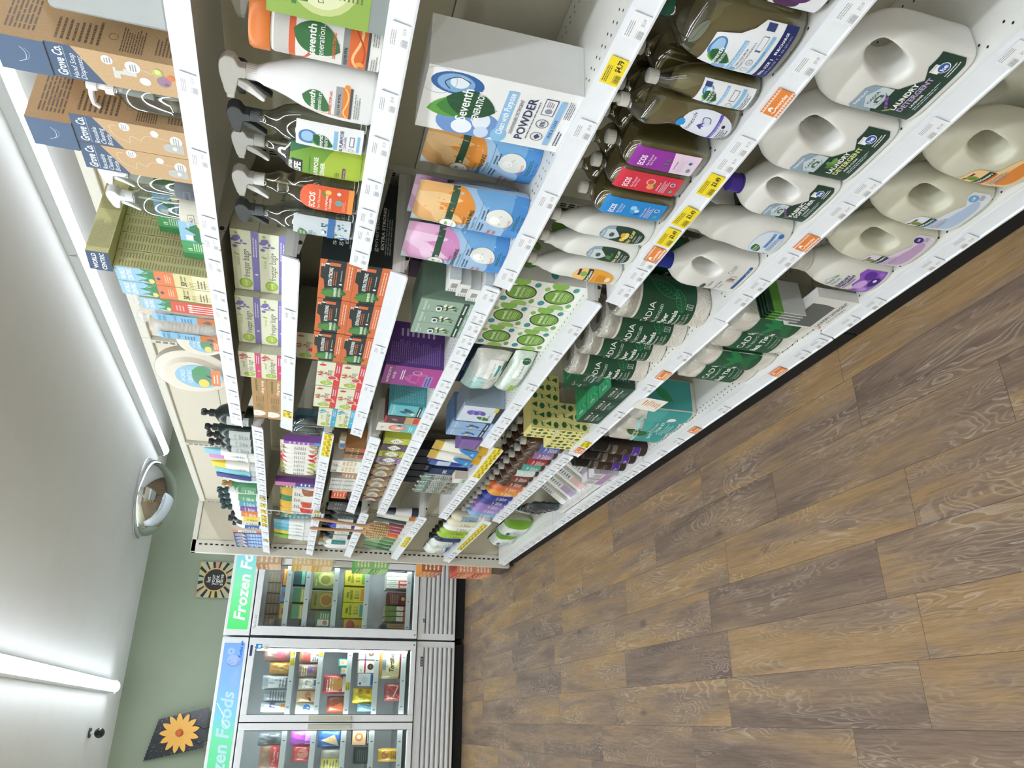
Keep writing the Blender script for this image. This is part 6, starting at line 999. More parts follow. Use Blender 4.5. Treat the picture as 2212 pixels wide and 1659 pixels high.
# fourth level
z = zC[3]
dm = lambda c: [('r', 0, 0, 1, 1, c)] + [('leaf', .2 + .3 * (i % 3), .2 + .3 * (i // 3), .16, .05, 37 * i, '3d3040' if c != 'a8b036' else 'c9cc4a') for i in range(9)] + [('p', [(.05, .5), (.5, .22), (.95, .5), (.5, .78)], 'dfe0da'), ('l', .3, .4, .7, .62, 3, '6f7468')]
for k, c in enumerate(('a8b036', '5d4a5f', 'b3ba3a', '9a7fa0')):
    carton('soap_box', '%s soap box with white diamond label, %s' % ({'a8b036': 'olive lime', 'b3ba3a': 'bright lime', '5d4a5f': 'dark plum', '9a7fa0': 'mauve'}[c], ['nearest of four', 'second of four', 'third of four', 'farthest of four'][k]), 'box', 2.865 + .083 * k, z, .075, .105, .06, c + ':card', dm(c))
for k in range(8):
    m = MB(); S = pillow(m, .08, .10, ['a58a66', '8f7350', '9c7f58', '7d5a44'][k % 4] + ':s', lambda v: (.016 * max(.05, 1 - abs(2 * min(max(v, 0), 1) - 1) ** 3) ** .5, .6 + .4 * max(0, math.sin(PI * min(1, max(0, v)))) ** .5, 0))
    m.art(S, .08, .10, [('e', .5, .55, .42, .28, 'd3cdbf'), ('o', .5, .55, .22, .03, '7b7468'), ('l', .3, .45, .7, .65, 3, '5d574d')], h0=.0006, dh=.00006, step=.012, vstep=.014)
    tag(m.build('soap_bar', None, (XS + .03, 3.24 + .092 * k, z + .002), .12 * (-1) ** k), 'brown wrapped soap bar with oval pale label in a long row', 'soap', 'brown soap bars beside the diamond labels')
z = zD[3]
for y, cp, lo, up, w, lb in ((4.14, '2a1c3a', 'cfd1d0', '171c3a', .085, 'midnight blue with pale foot'), (4.24, 'b9762c', 'dcd8cd', 'e0ddd4', .085, 'cream with ochre foot'), (4.34, 'dedfda', '1d4038', '20443c', .08, 'bottle green'), (4.43, 'dedfda', '7a1f38', 'dfdcd6', .08, 'white over burgundy'), (4.51, 'dedfda', '8a2444', 'e3dfda', .08, 'pale over wine red'), (4.59, 'dedfda', '98294f', 'd9b8bf', .08, 'pink over crimson'), (4.70, 'dedfda', 'd8622f', 'c9a08a', .09, 'orange'), (4.80, 'c9d0c4', '5d8a55', '9fb896', .09, 'soft green'), (4.90, 'c9d0c4', '4a7a45', '7f9f74', .09, 'mid green'), (5.00, 'c9d0c4', '36663a', '56824f', .09, 'deep green'), (5.10, 'c9d0c4', '2f5a34', '4a7446', .09, 'darkest green')): tube('%s standing pouch in the fourth row of the far bay' % lb, y, z, w, .215, cp, lo + ':s', up + ':s', txt='e6e2dc', split=.5)
# fifth level
z = zC[4]
def yt(lb, y):
    t = tube(lb, y, z, .11, .225, 'd6a72c', 'e3e0d5', 'd9b64a', txt='3a6fb0', split=.80); m = MB()
    m.art(lambda u, v, h: (-.037 + v * .10 - h, .048 - u, .042 + v), .092, .10, [('p', [(0, 0), (1, 0), (1, .85), (.7, .72), (.3, .3), (0, .1)], '1f7fc0'), ('t', 'alba', .5, .12, .2, 'eef4f8', 'c')]); m.build('printed_label', t)
yt('yellow, white and blue standing tube, nearer of two', 2.975); yt('yellow, white and blue standing tube, farther of two', 3.10)
for k in range(2): pk('royal blue flat pack, %s of two leaning together' % ['near', 'far'][k], 3.20 + .05 * k, z, .10, .20, '1f3f9a:s', art_=[('r', .15, .55, .8, .85, 'b9c6d8'), ('t', 'sun', .5, .2, .18, 'dfe6f6', 'c', dict(rot=90))], name='flat_pack', x=.03 + .03 * k)
carton('tampon_box', 'dark navy carton with white circle letters', 'box', 3.34, z, .085, .17, .10, '16305a:card', [('t', 'pre', .5, .55, .2, 'e3e6ea', 'c', dict(b=.02)), ('r', 0, 0, 1, .12, '102446')], xf=XS + .04)
carton('small_box', 'tiny white and tan carton in front of the navy one', 'box', 3.33, z, .07, .06, .04, 'd9cdb8:card', [('r', 0, .5, 1, 1, 'e3e6e3'), ('r', .1, .1, .9, .3, '5fae8f')], xf=XS - .004)
for k, y in enumerate((3.47, 3.56, 3.63, 3.70)):
    t = thing('toothbrush_pack', 'white and mint toothbrush pack, %s of four' % ['nearest', 'second', 'third', 'farthest'][k], 'toothbrush', None, (XS + .04, y, z + .0005), .2)
    MB().box(-.004, .004, -.026, .026, .035, .185, 'dfe3df:card').art(lambda u, v, h: (-.004 - h, .026 - u, .035 + v), .052, .15, [('r', 0, .82, 1, 1, '7fc7ae'), ('l', .2, .2, .8, .6, 6, '6f7a86'), ('c', .5, .08, .2, 'c9484a'), ('r', .1, .66, .9, .8, '23305a')]).build('card', t); MB().loft([(0, 0, 0, .010, .024, 4), (.035, 0, 0, .012, .024, 4), (.19, 0, 0, .012, .018, 4), (.205, 0, 0, .004, .010, 4)], 'e0e6e4:clearf', 16).build('blister', t)
for k in range(5): carton('toothpaste_carton', 'black and navy toothpaste carton in the back row above the brushes', 'box', 3.42 + .115 * k, z, .095, .26, .05, '14161f:card', [('t', 'dr.ginger', .5, .5, .10, 'a9adb8', 'c', dict(w=.8)), ('r', 0, .2, 1, .24, ['b8862c', '4a2f66'][k % 2])], x=XS + .18, group='dark toothpaste cartons in the back row')
z = zD[4]
for y, b, c, l, lb, w in ((4.16, 'd3cdb4', '101112', '7f9fae', 'cream jar with grey blue band and black lid', .09), (4.29, 'd9d3b8', '101112', 'd9d3b8', 'cream bottle with black flip lid', .10), (4.40, 'e3e4e0', '101112', 'e3e4e0', 'white bottle with black emblem', .10), (4.51, '93b42c:s', '101112', '93b42c', 'lime green bottle, nearer of two', .095), (4.61, '93b42c:s', '101112', 'a6c244', 'lime green bottle, farther of two', .095), (4.72, '131c3a:s', '101112', '27407a', 'navy bottle with blue print', .09)): btl(lb, y, z, w, .20, b, c, l, txt='2b2b2b', d=.036)
soft('white diaper pack with sun and cloud print, nearer of two', 4.80, z, .05, .17, .17, .05, 'dfe3dc:film', 'd2dacf:film', [('l', .1, .2, .9, .5, 4, '8fa0a0'), ('c', .3, .75, .06, 'd9943a'), ('r', 0, 0, 1, .14, '2450a0'), ('leaf', .6, .7, .12, .05, 20, '8fb89a')], name='diaper_pack')
soft('white diaper pack with blue stripe, farther of two', 4.99, z, .05, .17, .17, .05, 'dfe3dc:film', 'd2dacf:film', [('l', .1, .3, .9, .6, 4, '8fa0a0'), ('r', 0, 0, 1, .2, '1f4fa8')], name='diaper_pack')
# sixth level: amber soap bottles
z = zC[5]; lc = [('5566a8', 'blue'), ('8a6ea0', 'violet'), ('9c3038', 'crimson'), ('4f9f96', 'turquoise'), ('c9d8d2', 'mint and white'), ('743a38', 'maroon'), ('6b3f33', 'brown'), ('cf6a3c', 'orange'), ('d9923a', 'amber yellow'), ('2b3a94', 'royal blue'), ('3c3f8a', 'indigo'), ('8d73b5', 'lilac'), ('9b84c2', 'pale lilac'), ('7fa3cc', 'light blue')]
for k, (c, nm) in enumerate(lc):
    y = 2.862 + .0885 * k
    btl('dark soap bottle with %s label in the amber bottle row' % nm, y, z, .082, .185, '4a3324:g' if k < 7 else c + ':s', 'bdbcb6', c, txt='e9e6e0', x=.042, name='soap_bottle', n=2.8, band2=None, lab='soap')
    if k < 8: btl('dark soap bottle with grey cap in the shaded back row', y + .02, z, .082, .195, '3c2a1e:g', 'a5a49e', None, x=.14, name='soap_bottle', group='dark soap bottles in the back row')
# base shelf: dark bottles, trays, leaflets
z = .127
for k, y in enumerate((2.815, 2.925, 3.035)): bottle('shampoo_bottle', 'brown black bottle with purple band and large black cap, %s of three' % ['nearest', 'middle', 'farthest'][k], 'bottle', [(0, 0, 0, .034, .034, 2), (.004, 0, 0, .038, .038, 2), (.165, 0, 0, .038, .038, 2), (.178, 0, 0, .034, .034, 2), (.182, 0, 0, .030, .030, 2)], '241915:s', (.09, .012, .165, [('r', 0, .0, 1, 1, '33231d'), ('r', 0, .14, 1, .36, '4f2f96'), ('r', 0, .135, 1, .145, 'b9a98f'), ('r', 0, .355, 1, .365, 'b9a98f'), ('t', 'curly', .5, .21, .12, 'ddd', 'c'), ('r', 0, .82, 1, .96, '6b625a'), ('t', 'alaffia', .5, .85, .08, 'e6e0d6', 'c')] + [('o', .3 + .15 * i, .62 - .04 * (i % 2), .08, .014, 'b9a08a') for i in range(4)]), [cap(.034, .182, .245, '0b0b0c:s', ribbed=False)], loc=(XS + .042, y, z + .0005), n=2)
for k in range(2): carton('care_carton', 'small white and purple carton, %s of two by the dark bottles' % ['near', 'far'][k], 'box', 3.10 + .09 * k, z, .07, .12, .07, 'd6d2d6:card', [('r', 0, .2, 1, .5, 'b08ab5'), ('l', .1, .6, .9, .9, 3, '8b8490')], [('l', .1, .2, .9, .8, 6, 'a9a2ab')])
for k in range(4):
    y = 3.345 + .148 * k; lb = ['nearest', 'second', 'third', 'farthest'][k]
    tag(MB().extr([(0, 0), (.05, .0), (.19, .19), (.187, .192), (.048, .004), (0, .004)], -.07, .07, 'e9e9e6:s', 'y').extr([(0, 0), (.003, 0), (.003, .03), (0, .03)], -.07, .07, 'dcdcd8:s', 'y').build('display_tray', None, (XS + .01, y, z + .0005)), 'sloping white display tray on the base shelf, %s of four' % lb, 'tray')
    t = tag(MB().box(-.008, .008, -.035, .035, 0, .19, 'cfcdc8:s').art(lambda u, v, h: (-.008 - h, .035 - u, v), .07, .19, [('r', 0, 0, 1, .4, ['8f6fae', 'd9b3ae', 'a895b5', 'e0dedb'][k]), ('l', .2, .45, .8, .8, 5, '4a5468')]).build('lotion_pack', None, (XS + .055, y, z + .020)), 'flat white and pastel pack lying in a display tray, %s of four' % lb, 'pack'); t.rotation_euler = (0, .65, 0)
for k in range(5):
    pk('crumpled dark printed bag on the base shelf, %s in the heap' % ['first', 'second', 'third', 'fourth', 'fifth'][k], 3.915 + .075 * k, z + .012, .11, .16, ['39444c', '6d5f62', '2c3a42', '4a5a66', 'b9b6b2'][k] + ':s', art_=[('p', [(.1, .1), (.5, .3), (.2, .8)], '8a7a7c'), ('ln', [(.2, .1), (.8, .9)], .06, '1d2a30')], name='crumpled_bag', x=.06 + .012 * k, th=.018, rx=-.2 + .10 * k, wav=.007)
for k in range(2):
    soft('green and white diaper pack lying at the end of the base shelf, %s one' % ['near', 'far'][k], 4.42 + .30 * k, z, .10, .27, .18 - .02 * k, .065, 'dfe6e2:film', 'd3ddd2:film', [('r', 0, .0, .16, 1, '6fa32c'), ('r', .16, 0, .22, 1, '2f6fa8'), ('r', .84, 0, 1, 1, '6fa32c'), ('l', .35, .3, .75, .6, 4, '8faab5'), ('r', .4, .65, .6, .78, '4a5a60')], name='diaper_pack')
# ---- clip strip with brushes
t = thing('clip_strip', 'narrow hanging strip clipped to the shelf edge with a small sign card', 'strip', None, (1.0 - .002, 4.0, 1.708))
MB().tube([(.008, -.004, 0), (-.01, 0, -.01), (-.012, .0, -.15), (-.012, .03, -.24)], .003, 'd9dbdc:s').build('strip', t)
for k in range(4): MB().tube([(-.014, 0, -.03 - .04 * k), (-.03, -.006, -.036 - .04 * k), (-.03, -.010, -.02 - .04 * k)], .0016, 'c9cdd0').build('hook', t)
MB().box(-.02, -.018, -.03, .085, -.30, -.235, 'd0d1cc:s').art(lambda u, v, h: (-.020 - h, .085 - u, -.30 + v), .115, .065, [('r', .15, .2, .35, .8, '3f4a44'), ('l', .45, .2, .9, .8, 3, '5a5f5c'), ('r', 0, 0, 1, .08, '7f8fd0')]).build('sign_card', t)
def brush(lb, y, x, a):
    t = thing('body_brush', lb, 'brush', None, (x, y, 1.47)); t.rotation_euler = (a, 0, .9); W_ = 'b98d64:s'
    MB().tube([(0, 0, 0), (0, 0, -.02), (0, 0, -.24), (0, 0, -.29)], [.007, .009, .0075, .010], W_, 12).build('handle', t)
    MB().loft([(-.42, 0, 0, .008, .020, 2), (-.40, 0, 0, .011, .034, 2), (-.35, 0, 0, .012, .038, 2), (-.31, 0, 0, .010, .028, 2), (-.285, 0, 0, .008, .010, 2)], W_, 24).build('brush_head', t)
    m = MB(); n = 0
    for i in range(9):
        for j in range(5):
            yy = -.026 + .013 * j; zz = -.305 - .0125 * i
            if (yy / .034) ** 2 + ((zz + .355) / .055) ** 2 < 1: m.lathe([(.0028, zz), (.0028, zz + .001)], 'd8c9a0', 0, yy, 6); m.tube([(-.011, yy, zz), (-.030, yy * 1.1, zz)], [.003, .004], 'd6c79c:r', 6)
    m.build('bristles', t)
brush('long handled wooden body brush hanging in the aisle, nearer one', 4.06, .975, .10); brush('long handled wooden body brush hanging in the aisle, farther one', 4.30, .975, .0)
# ---- goods on the end unit (their sides show past the upright)
def endbox(label, z, h, c, c2, y=None, x=.955, w=.24, d=.14, grp=None): return tag(MB().box(0, w, 0, d, 0, h, c + ':card').art(lambda u, v, hh: (u, -hh, v), w, h, [('r', .0, .0, .35, 1, c2), ('l', .05, .1, .9, .9, 4, 'e8dcc0')]).art(lambda u, v, hh: (-hh, d - u, v), d, h, [('r', 0, 0, 1, .5, c2), ('l', .1, .1, .9, .9, 4, 'cdb98a')]).build('food_carton', None, (x, y or EY + .052, z + .001)), label, 'box', grp)
yy = EY + .052
for zz, hh, n, c, c2, nm in ((1.62, .16, 1, 'a8744a', 'c9a98a', 'brown'), (1.28 - .18, .135, 2, 'c49a35', 'd9c08f', 'yellow'), (.90 - .04, .115, 2, '4f9a3c', '8fc07a', 'green'), (.52, .145, 1, 'd08a3a', 'a85a3a', 'amber'), (.16, .125, 2, 'c05238', 'd98a6f', 'coral red')):
    base = {1.62: 1.62, 1.1: 1.28, .86: .90, .52: .52, .16: .16}[round(zz, 2)]
    for k in range(n):
        endbox('%s food carton on the end unit, %s' % (nm, ['lower' if n > 1 else 'sole', 'upper'][k] + ' one peeking past the upright'), base + k * (hh + .001), hh, c, c2, yy)
        endbox('%s food carton behind its twin on the end unit' % nm, base + k * (hh + .001), hh, c, c2, yy + .142, x=.965, grp='%s cartons behind their twins on the end unit' % nm)
# ================================================================ freezer contents
def fbox(f, label, x, z, w, h, c, a, d=.12, dep=.10, grp=None, cat='frozen food', name='frozen_food_box', rz=0):
    m = MB().box(-w / 2, w / 2, 0, d, 0, h, c + ':card'); m.art(lambda u, v, hh: (-w / 2 + u, -hh, v), w, h, a, clip=True); return tag(m.build(name, None, (x, FY + dep, z + .001), rz), label, cat, grp)
def fbag(f, label, x, z, w, h, c, a, th=.045, dep=.15, name='frozen_food_bag', rz=0, ry=0):
    m = MB(); S0 = pillow(m, w, h, c + ':film', lambda v: (th * max(.05, 1 - abs(2 * min(max(v, 0), 1) - 1) ** 3) ** .5, 1 - .08 * abs(2 * v - 1) ** 3, 0), None, 12, 12, .004, int(x * 1000 + z * 77))
    m.art(S0, w, h, a, h0=.0012, dh=.0001, step=.02, vstep=.02, clip=True); o = m.build(name, None, (x, FY + dep, z + .001), PI / 2 + rz); o.rotation_euler = (0, ry, PI / 2 + rz); return tag(o, label, 'frozen food')
W2 = 'e6e6e0'; lines = lambda c='777', a=.15, b=.45: ('l', .15, a, .85, b, 3, c)
S2 = [1.45, 1.219, .976, .744, .510]; P2 = 'in the right door of the blue-signed freezer'; P3 = 'in the left door of the blue-signed freezer'; P1 = 'in the green-signed freezer'
for x, s, w, h, c, a, nm in (
    (.51, 0, .12, .22, '7a5a52', [('r', .1, .3, .9, .6, 'a83a4a')], 'brown and pink bread bag, top shelf ' + P2), (.40, 0, .10, .17, 'b9862f', [('c', .5, .5, .25, 'd9b05a')], 'golden bagel bag, top shelf ' + P2), (.29, 0, .11, .21, 'a9b0b5', [('r', .1, .2, .9, .8, 'cfd5d8'), lines('445')], 'silvery white bag, top shelf ' + P2), (.19, 0, .10, .19, '8f989e', [('l', .1, .2, .9, .8, 6, '445')], 'clear grey crinkled bag, top shelf ' + P2), (.10, 0, .08, .20, 'c9cfd2', [('r', .0, .0, 1, .3, 'd98a3a'), ('r', .1, .5, .9, .7, '6a5a9a')], 'white bag with orange foot, top shelf ' + P2),
    (.505, 1, .125, .17, '9a6a50', [('r', 0, .55, 1, .85, 'c03a3a'), ('r', .1, .1, .9, .5, W2), lines()], 'sliced bread with red top, second shelf ' + P2), (.385, 1, .11, .165, '8f7468', [('r', 0, .4, 1, .6, '6b4a9a'), lines('dc8', .6, .9)], 'sliced bread with purple stripe, second shelf ' + P2), (.28, 1, .10, .155, 'cfc8b8', [('r', 0, .3, 1, .8, W2), ('r', 0, 0, 1, .35, '3a6f8f'), ('t', 'Rudis', .5, .6, .2, '6a3a2a', 'c', dict(w=.6))], 'white and slate blue loaf, second shelf ' + P2), (.18, 1, .10, .16, 'c7a27a', [('c', .6, .5, .25, 'a8642c'), ('leaf', .3, .4, .2, .1, 30, '333')], 'white bag of rolls, second shelf ' + P2), (.09, 1, .09, .16, 'd3d3c6', [('c', .5, .5, .32, '2f6fc0')], 'cream bag with blue disc, second shelf ' + P2),
    (.28, 2, .15, .19, 'b8323a', [('e', .5, .5, .35, .3, 'c98a3a'), ('r', .1, .1, .9, .25, W2), lines('f0d8c0', .6, .9)], 'bulging red cereal bread bag ' + P2), (.12, 2, .13, .15, '8a3c22', [('p', [(.1, .1), (.6, .3), (.3, .9)], 'c05a2c')], 'dark orange bag, third shelf ' + P2), (.19, 3, .12, .17, 'dcc52a', [('t', 'Feel Good', .4, .6, .18, '222', 'c', dict(rot=70, w=.5)), ('c', .75, .7, .14, 'b9602c'), ('c', .75, .35, .14, 'c9702c')], 'bright yellow pouch, fourth shelf ' + P2), (.10, 3, .07, .13, '6fa3bd', [lines()], 'pale blue pouch, fourth shelf ' + P2),
    (.44, 4, .22, .20, 'd2c79a', [('r', 0, 0, 1, .2, '7a2a35'), ('t', 'Tortillas', .55, .42, .24, '241c18', 'c', dict(i=.2, b=.03, w=.66)), ('r', .3, .72, .7, .86, '6a7a8a'), ('r', 0, .86, 1, 1, 'b98a3a')], 'large cream tortilla pack, bottom shelf ' + P2), (.22, 4, .14, .14, '9a4a48', [('ln', [(.1, .1), (.9, .9)], .1, 'c94a4a'), ('ln', [(.1, .6), (.8, .3)], .06, 'e6d0b0')], 'red striped pouch, bottom shelf ' + P2),
    (-.27, 0, .20, .17, '8f6a52', [('p', [(.1, .15), (.9, .15), (.9, .55), (.2, .55)], 'c2353a'), ('t', '7 Sprouted', .52, .36, .14, 'f3e9dc', 'c', dict(w=.6)), ('t', 'Grains', .52, .22, .12, 'f3e9dc', 'c')], 'loaf with bold red label, top shelf ' + P3), (-.14, 0, .10, .19, '5f666a', [('e', .5, .5, .4, .2, '3a3f42')], 'grey window bag, top shelf ' + P3), (-.13, 1, .12, .17, 'b04ac0', [('r', .1, .1, .9, .4, 'd79adf')], 'bright magenta bag, second shelf ' + P3), (-.25, 1, .12, .15, 'b8403c', [('e', .5, .5, .3, .25, 'd98a7a')], 'coral red bag, second shelf ' + P3), (-.14, 2, .14, .19, '2f62a8', [('p', [(.1, .2), (.7, .4), (.4, .9)], 'd9b88a'), ('r', .1, .05, .9, .2, '16305a')], 'bright blue bag, third shelf ' + P3), (-.29, 2, .15, .16, 'a39c8e', [('r', .05, .05, .5, .95, 'd3c84a'), ('l', .08, .1, .47, .9, 6, '556')], 'greyish loaf with yellow label, third shelf ' + P3), (-.27, 4, .10, .16, 'd2a83a', [('e', .5, .7, .3, .15, 'b9602c'), lines('a8642c')], 'slanted yellow pouch, bottom shelf ' + P3)):
    fbag(fr2, nm, x, S2[s], w * 1.04, h * 1.12, c, a)
for x, w, c1, c2, nm in ((.53, .10, '5a3a6a', '4a2c22', 'purple-striped'), (.42, .10, 'a82a5a', '3c2620', 'pink-striped')): fbox(fr2, '%s donut box, fourth shelf %s' % (nm, P2), x, S2[3], w, .165, 'e3dfd6', [('r', 0, 0, 1, 1, 'e3dfd6'), ('r', 0, .62, 1, .70, c1), ('c', .5, .38, .26, c2), ('c', .5, .38, .08, '8a5a40'), ('c', .2, .12, .1, 'd9a53a'), ('leaf', .2, .85, .12, .06, 40, 'b3c25a'), ('r', .6, .02, .95, .2, '7a4a36')])
fbox(fr2, 'white and blue square box, fourth shelf ' + P2, .315, S2[3], .10, .16, 'd9dce0', [('r', 0, 0, 1, .35, '2f7fc0'), ('c', .5, .65, .25, 'c3c9d0'), ('c', .2, .88, .1, '7a2a35'), ('r', .1, .1, .9, .3, '2a3f5a')])
for k, x in enumerate((.45, .385)): fbox(fr2, 'small teal and cream snack box, %s' % ['left one ' + P2, 'right one ' + P2][1 - k], x, S2[2], .06, .10 - .02 * k, '4fa5a0', [('r', .15, .1, .85, .9, 'e3dcc0'), ('c', .5, .7, .25, 'd9b36a')])
fbox(fr2, 'black box with orange fried food picture, left door, fourth shelf', -.13, S2[3], .12, .17, '1d1a18', [('r', 0, .35, 1, 1, 'dfb890'), ('c', .5, .68, .28, 'c9763a'), ('e', .5, .68, .13, .1, 'ecd9c0'), ('l', .1, .1, .9, .3, 3, 'ddd')])
fbox(fr2, 'dark teal bordered box, left door, fourth shelf', -.27, S2[3], .12, .14, '27383a', [('r', 0, 0, 1, .2, '2f8a86'), ('l', .1, .3, .9, .9, 5, '5f6a6a')])
S1 = [1.553, 1.390, 1.148, .875, .497]
FG = lambda c: [('r', 0, 0, 1, 1, 'd2c83a'), ('t', 'FEEL', .5, .78, .13, '1b1c1a', 'c', dict(b=.03)), ('t', 'GOOD', .5, .64, .13, '1b1c1a', 'c', dict(b=.03)), ('r', .1, .0, .9, .3, c)] + [('c', .3 + .2 * (i % 3), .40 + .1 * (i // 3), .08, ['a87a3a', '9aa84a', 'c9a05a'][i % 3]) for i in range(6)]
for k, (x, c) in enumerate(((1.165, '6fa52c'), (1.02, 'c98a3a'), (.885, '3f9a8f'))): fbox(fr1, 'yellow frozen snack box with dark lettering, %s in the row' % ['rightmost', 'middle', 'third'][k] + ' ' + P1, x, S1[3], .13, .21, 'cfc53a', FG(c))
fbox(fr1, 'yellow and red flat box left in the snack row ' + P1, .76, S1[3], .10, .19, 'd2a83a', [('e', .5, .7, .4, .2, 'b0402c'), ('t', 'Feel Good', .5, .3, .12, '1b1c1a', 'c', dict(rot=90))])
for x, s, w, h, c, a, nm in ((1.15, 0, .14, .07, 'd9a52c', [('t', 'BURRITO', .5, .3, .5, 'b5501f', 'c', dict(b=.03, w=.8)), ('r', 0, .85, 1, 1, 'a8352a')], 'golden burrito box'), (1.0, 0, .12, .065, '5f88ae', [('r', 0, 0, 1, .4, W2), ('t', 'CHICKEN CHORIZO', .5, .08, .3, '2a2c30', 'c', dict(w=.9)), ('r', .3, .45, .7, .7, 'a8303a')], 'blue and white sausage box'), (.86, 0, .12, .065, 'c9a54a', [('r', 0, 0, 1, .4, W2), ('t', 'SAUSAGE', .5, .08, .3, '5a4a3c', 'c', dict(w=.8)), ('r', .3, .45, .7, .7, '9a3a3a')], 'tan and white sausage box'),
    (1.15, 1, .12, .14, '1f4a4a', [('r', 0, 0, 1, .25, '2a3a3a'), ('t', 'TAMALES', .5, .06, .16, 'e6e8e6', 'c', dict(b=.03, w=.8)), ('r', 0, .3, 1, .5, '6fb09a')], 'dark teal tamale box'), (1.0, 1, .12, .13, '4a8a72', [('r', 0, .0, 1, .5, 'b3b04a'), ('l', .1, .1, .9, .45, 3, 'eee')], 'green and straw coloured box'), (.86, 1, .12, .13, '5a9a7a', [('r', 0, 0, 1, .5, 'c2b65a'), ('l', .1, .1, .9, .45, 3, 'eee')], 'mint and straw coloured box'),
    (1.14, 2, .15, .21, '7f8f4a', [('e', .55, .45, .4, .35, 'b9b97a'), ('e', .5, .5, .25, .2, '8a8a3c'), ('t', 'Amys', .3, .85, .12, 'e9e3c0', 'c', dict(i=.3))], 'green box with pasta bowl picture'), (.965, 2, .15, .21, '8a8446', [('c', .5, .4, .38, 'c2a04a'), ('c', .5, .4, .3, '9a6a3a'), ('t', 'BOWLS', .5, .80, .13, '3a2f1a', 'c', dict(b=.03))], 'olive box with round chili picture'), (.80, 2, .13, .16, '6f8a52', [('r', .1, .3, .5, .9, W2), ('c', .3, .5, .15, 'c98a5a'), ('r', 0, 0, 1, .15, '3f8f8f'), ('l', .55, .3, .95, .8, 4, 'ddd')], 'green box with white panel')):
    fbox(fr1, nm + ' ' + P1, x, S1[s], w, h, c, a)
for k in range(5): fbox(fr1, 'grey brown flat carton stacked in the top compartment ' + P1, .80 + .09 * k, S1[0] + .08, .085, .11, '6f6455', [('l', .1, .1, .9, .9, 3, '8d8170')], dep=.22, grp='grey brown cartons of the top compartment')
for k in range(4): fbox(fr1, 'white and red pizza box on edge, %s from the right in the bottom compartment' % ['first', 'second', 'third', 'fourth'][k], 1.215 - .036 * k, S1[4], .032, .215, 'e9e7de', [('r', 0, 0, 1, .5, 'c93a35' if k > 1 else 'e9e7de'), ('t', 'cauliflower', .66, .75, .07, '6a8a3c', 'c', dict(rot=90)), ('r', .2, .05, .8, .45, 'e9c9c0')], d=.2)
for k in range(3): fbox(fr1, 'green, white and red striped pizza box on edge, %s of three' % ['right', 'middle', 'left'][k], .915 - .046 * k, S1[4], .036, .215, 'd3cbb8', [('r', 0, .52, 1, 1, '5f8040'), ('r', 0, .25, 1, .52, 'dcd6c6'), ('r', 0, 0, 1, .25, 'a35a4a'), ('t', 'dia', .6, .32, .08, '333', 'c')], d=.2)
for k in range(2): fbox(fr1, 'kraft brown pizza box on edge by the door edge, %s' % ['inner', 'outer'][k], .762 - .036 * k, S1[4], .032, .24, 'b08a5a', [('r', 0, .8, 1, 1, '2f3a50'), ('t', 'THREE CHEESE', .6, .35, .06, '3a2a1c', 'c', dict(rot=90)), ('c', .5, .06, .3, '33406a')], d=.2)
fbox(fr1, 'maroon box in the middle of the bottom compartment ' + P1, 1.0, S1[4], .11, .20, '55262a', [('l', .1, .5, .9, .9, 5, '9a7a5a'), ('c', .5, .3, .15, 'b9a23a')])
# ================================================================ wall pieces, mirror, camera
C0 = Vector((1.215, WY - .012, 2.245)); m = MB().box(-.165, .165, 0, .010, -.15, .15, '2a2c2a:card'); S = lambda u, v, h: (-.165 + u, -h, -.15 + v)
a = [('r', 0, 0, 1, 1, 'b9b48a')] + [('p', [(.5 + .25 * math.cos(t), .5 + .27 * math.sin(t)), (.5 + 1.0 * math.cos(t - .14), .5 + 1.1 * math.sin(t - .14)), (.5 + 1.0 * math.cos(t + .14), .5 + 1.1 * math.sin(t + .14))], ['c98a6a', '8fae9a', 'c9b060', '9ab8a8'][i % 4]) for i, t in enumerate(2 * PI * i / 12 for i in range(12))]
def clip(pts): return [(min(1, max(0, x)), min(1, max(0, y))) for x, y in pts]
a = [(s[0], clip(s[1]), s[2]) if s[0] == 'p' else s for s in a]
for i in range(16):
    t = 2 * PI * (i + .5) / 16; e = .055 if i % 2 else .09; r1 = .5 / max(abs(math.cos(t)), abs(math.sin(t)))
    a.append(('p', clip([(.5 + .27 * math.cos(t - e), .5 + .29 * math.sin(t - e)), (.5 + r1 * math.cos(t - e), .5 + r1 * math.sin(t - e)), (.5 + r1 * math.cos(t + e), .5 + r1 * math.sin(t + e)), (.5 + .27 * math.cos(t + e), .5 + .29 * math.sin(t + e))]), '1c1c1c'))
a += [('c', .5, .5, .33, 'cfa860'), ('c', .5, .5, .30, '191a1a')] + [('t', s, .5, .635 - .125 * i, .17, 'e9e6dc', 'c', {}) for i, s in enumerate(('let', 'your', 'light', 'shine'))]
m.art(S, .33, .30, a, dh=.0002); tag(m.build('wall_plaque', None, C0), 'square painted plaque with sun rays and white lettering on the green wall', 'wall art')
t = thing('flower_artwork', 'dark scalloped metal panel with a yellow daisy standing on the freezer', 'wall art', None, (-.10, WY - .10, 2.045)); t.rotation_euler = (-.15, 0, 0)
m = MB(); pts = []; w, h = .33, .45; sk = -.05
for i in range(24): pts.append((-w / 2 + w * i / 24 + (.006 if i % 2 else 0) * 0, .006 * (i % 2)))
for i in range(32): pts.append((w / 2 - .006 * (i % 2), h * i / 32))
for i in range(24): pts.append((w / 2 - w * i / 24, h - .006 * (i % 2)))
for i in range(32): pts.append((-w / 2 + .006 * (i % 2), h - h * i / 32))
sk2 = lambda u, v: (u - .22 * (v - .2), v - .22 * u * v / .45)
m.extr([(sk2(x, y)[0], sk2(x, y)[1] + .075) for x, y in pts], 0, .004, '2b2f35:s', 'y')
rr = random.Random(5); S = lambda u, v, hh: (sk2(u, v)[0], -hh, sk2(u, v)[1] + .075)
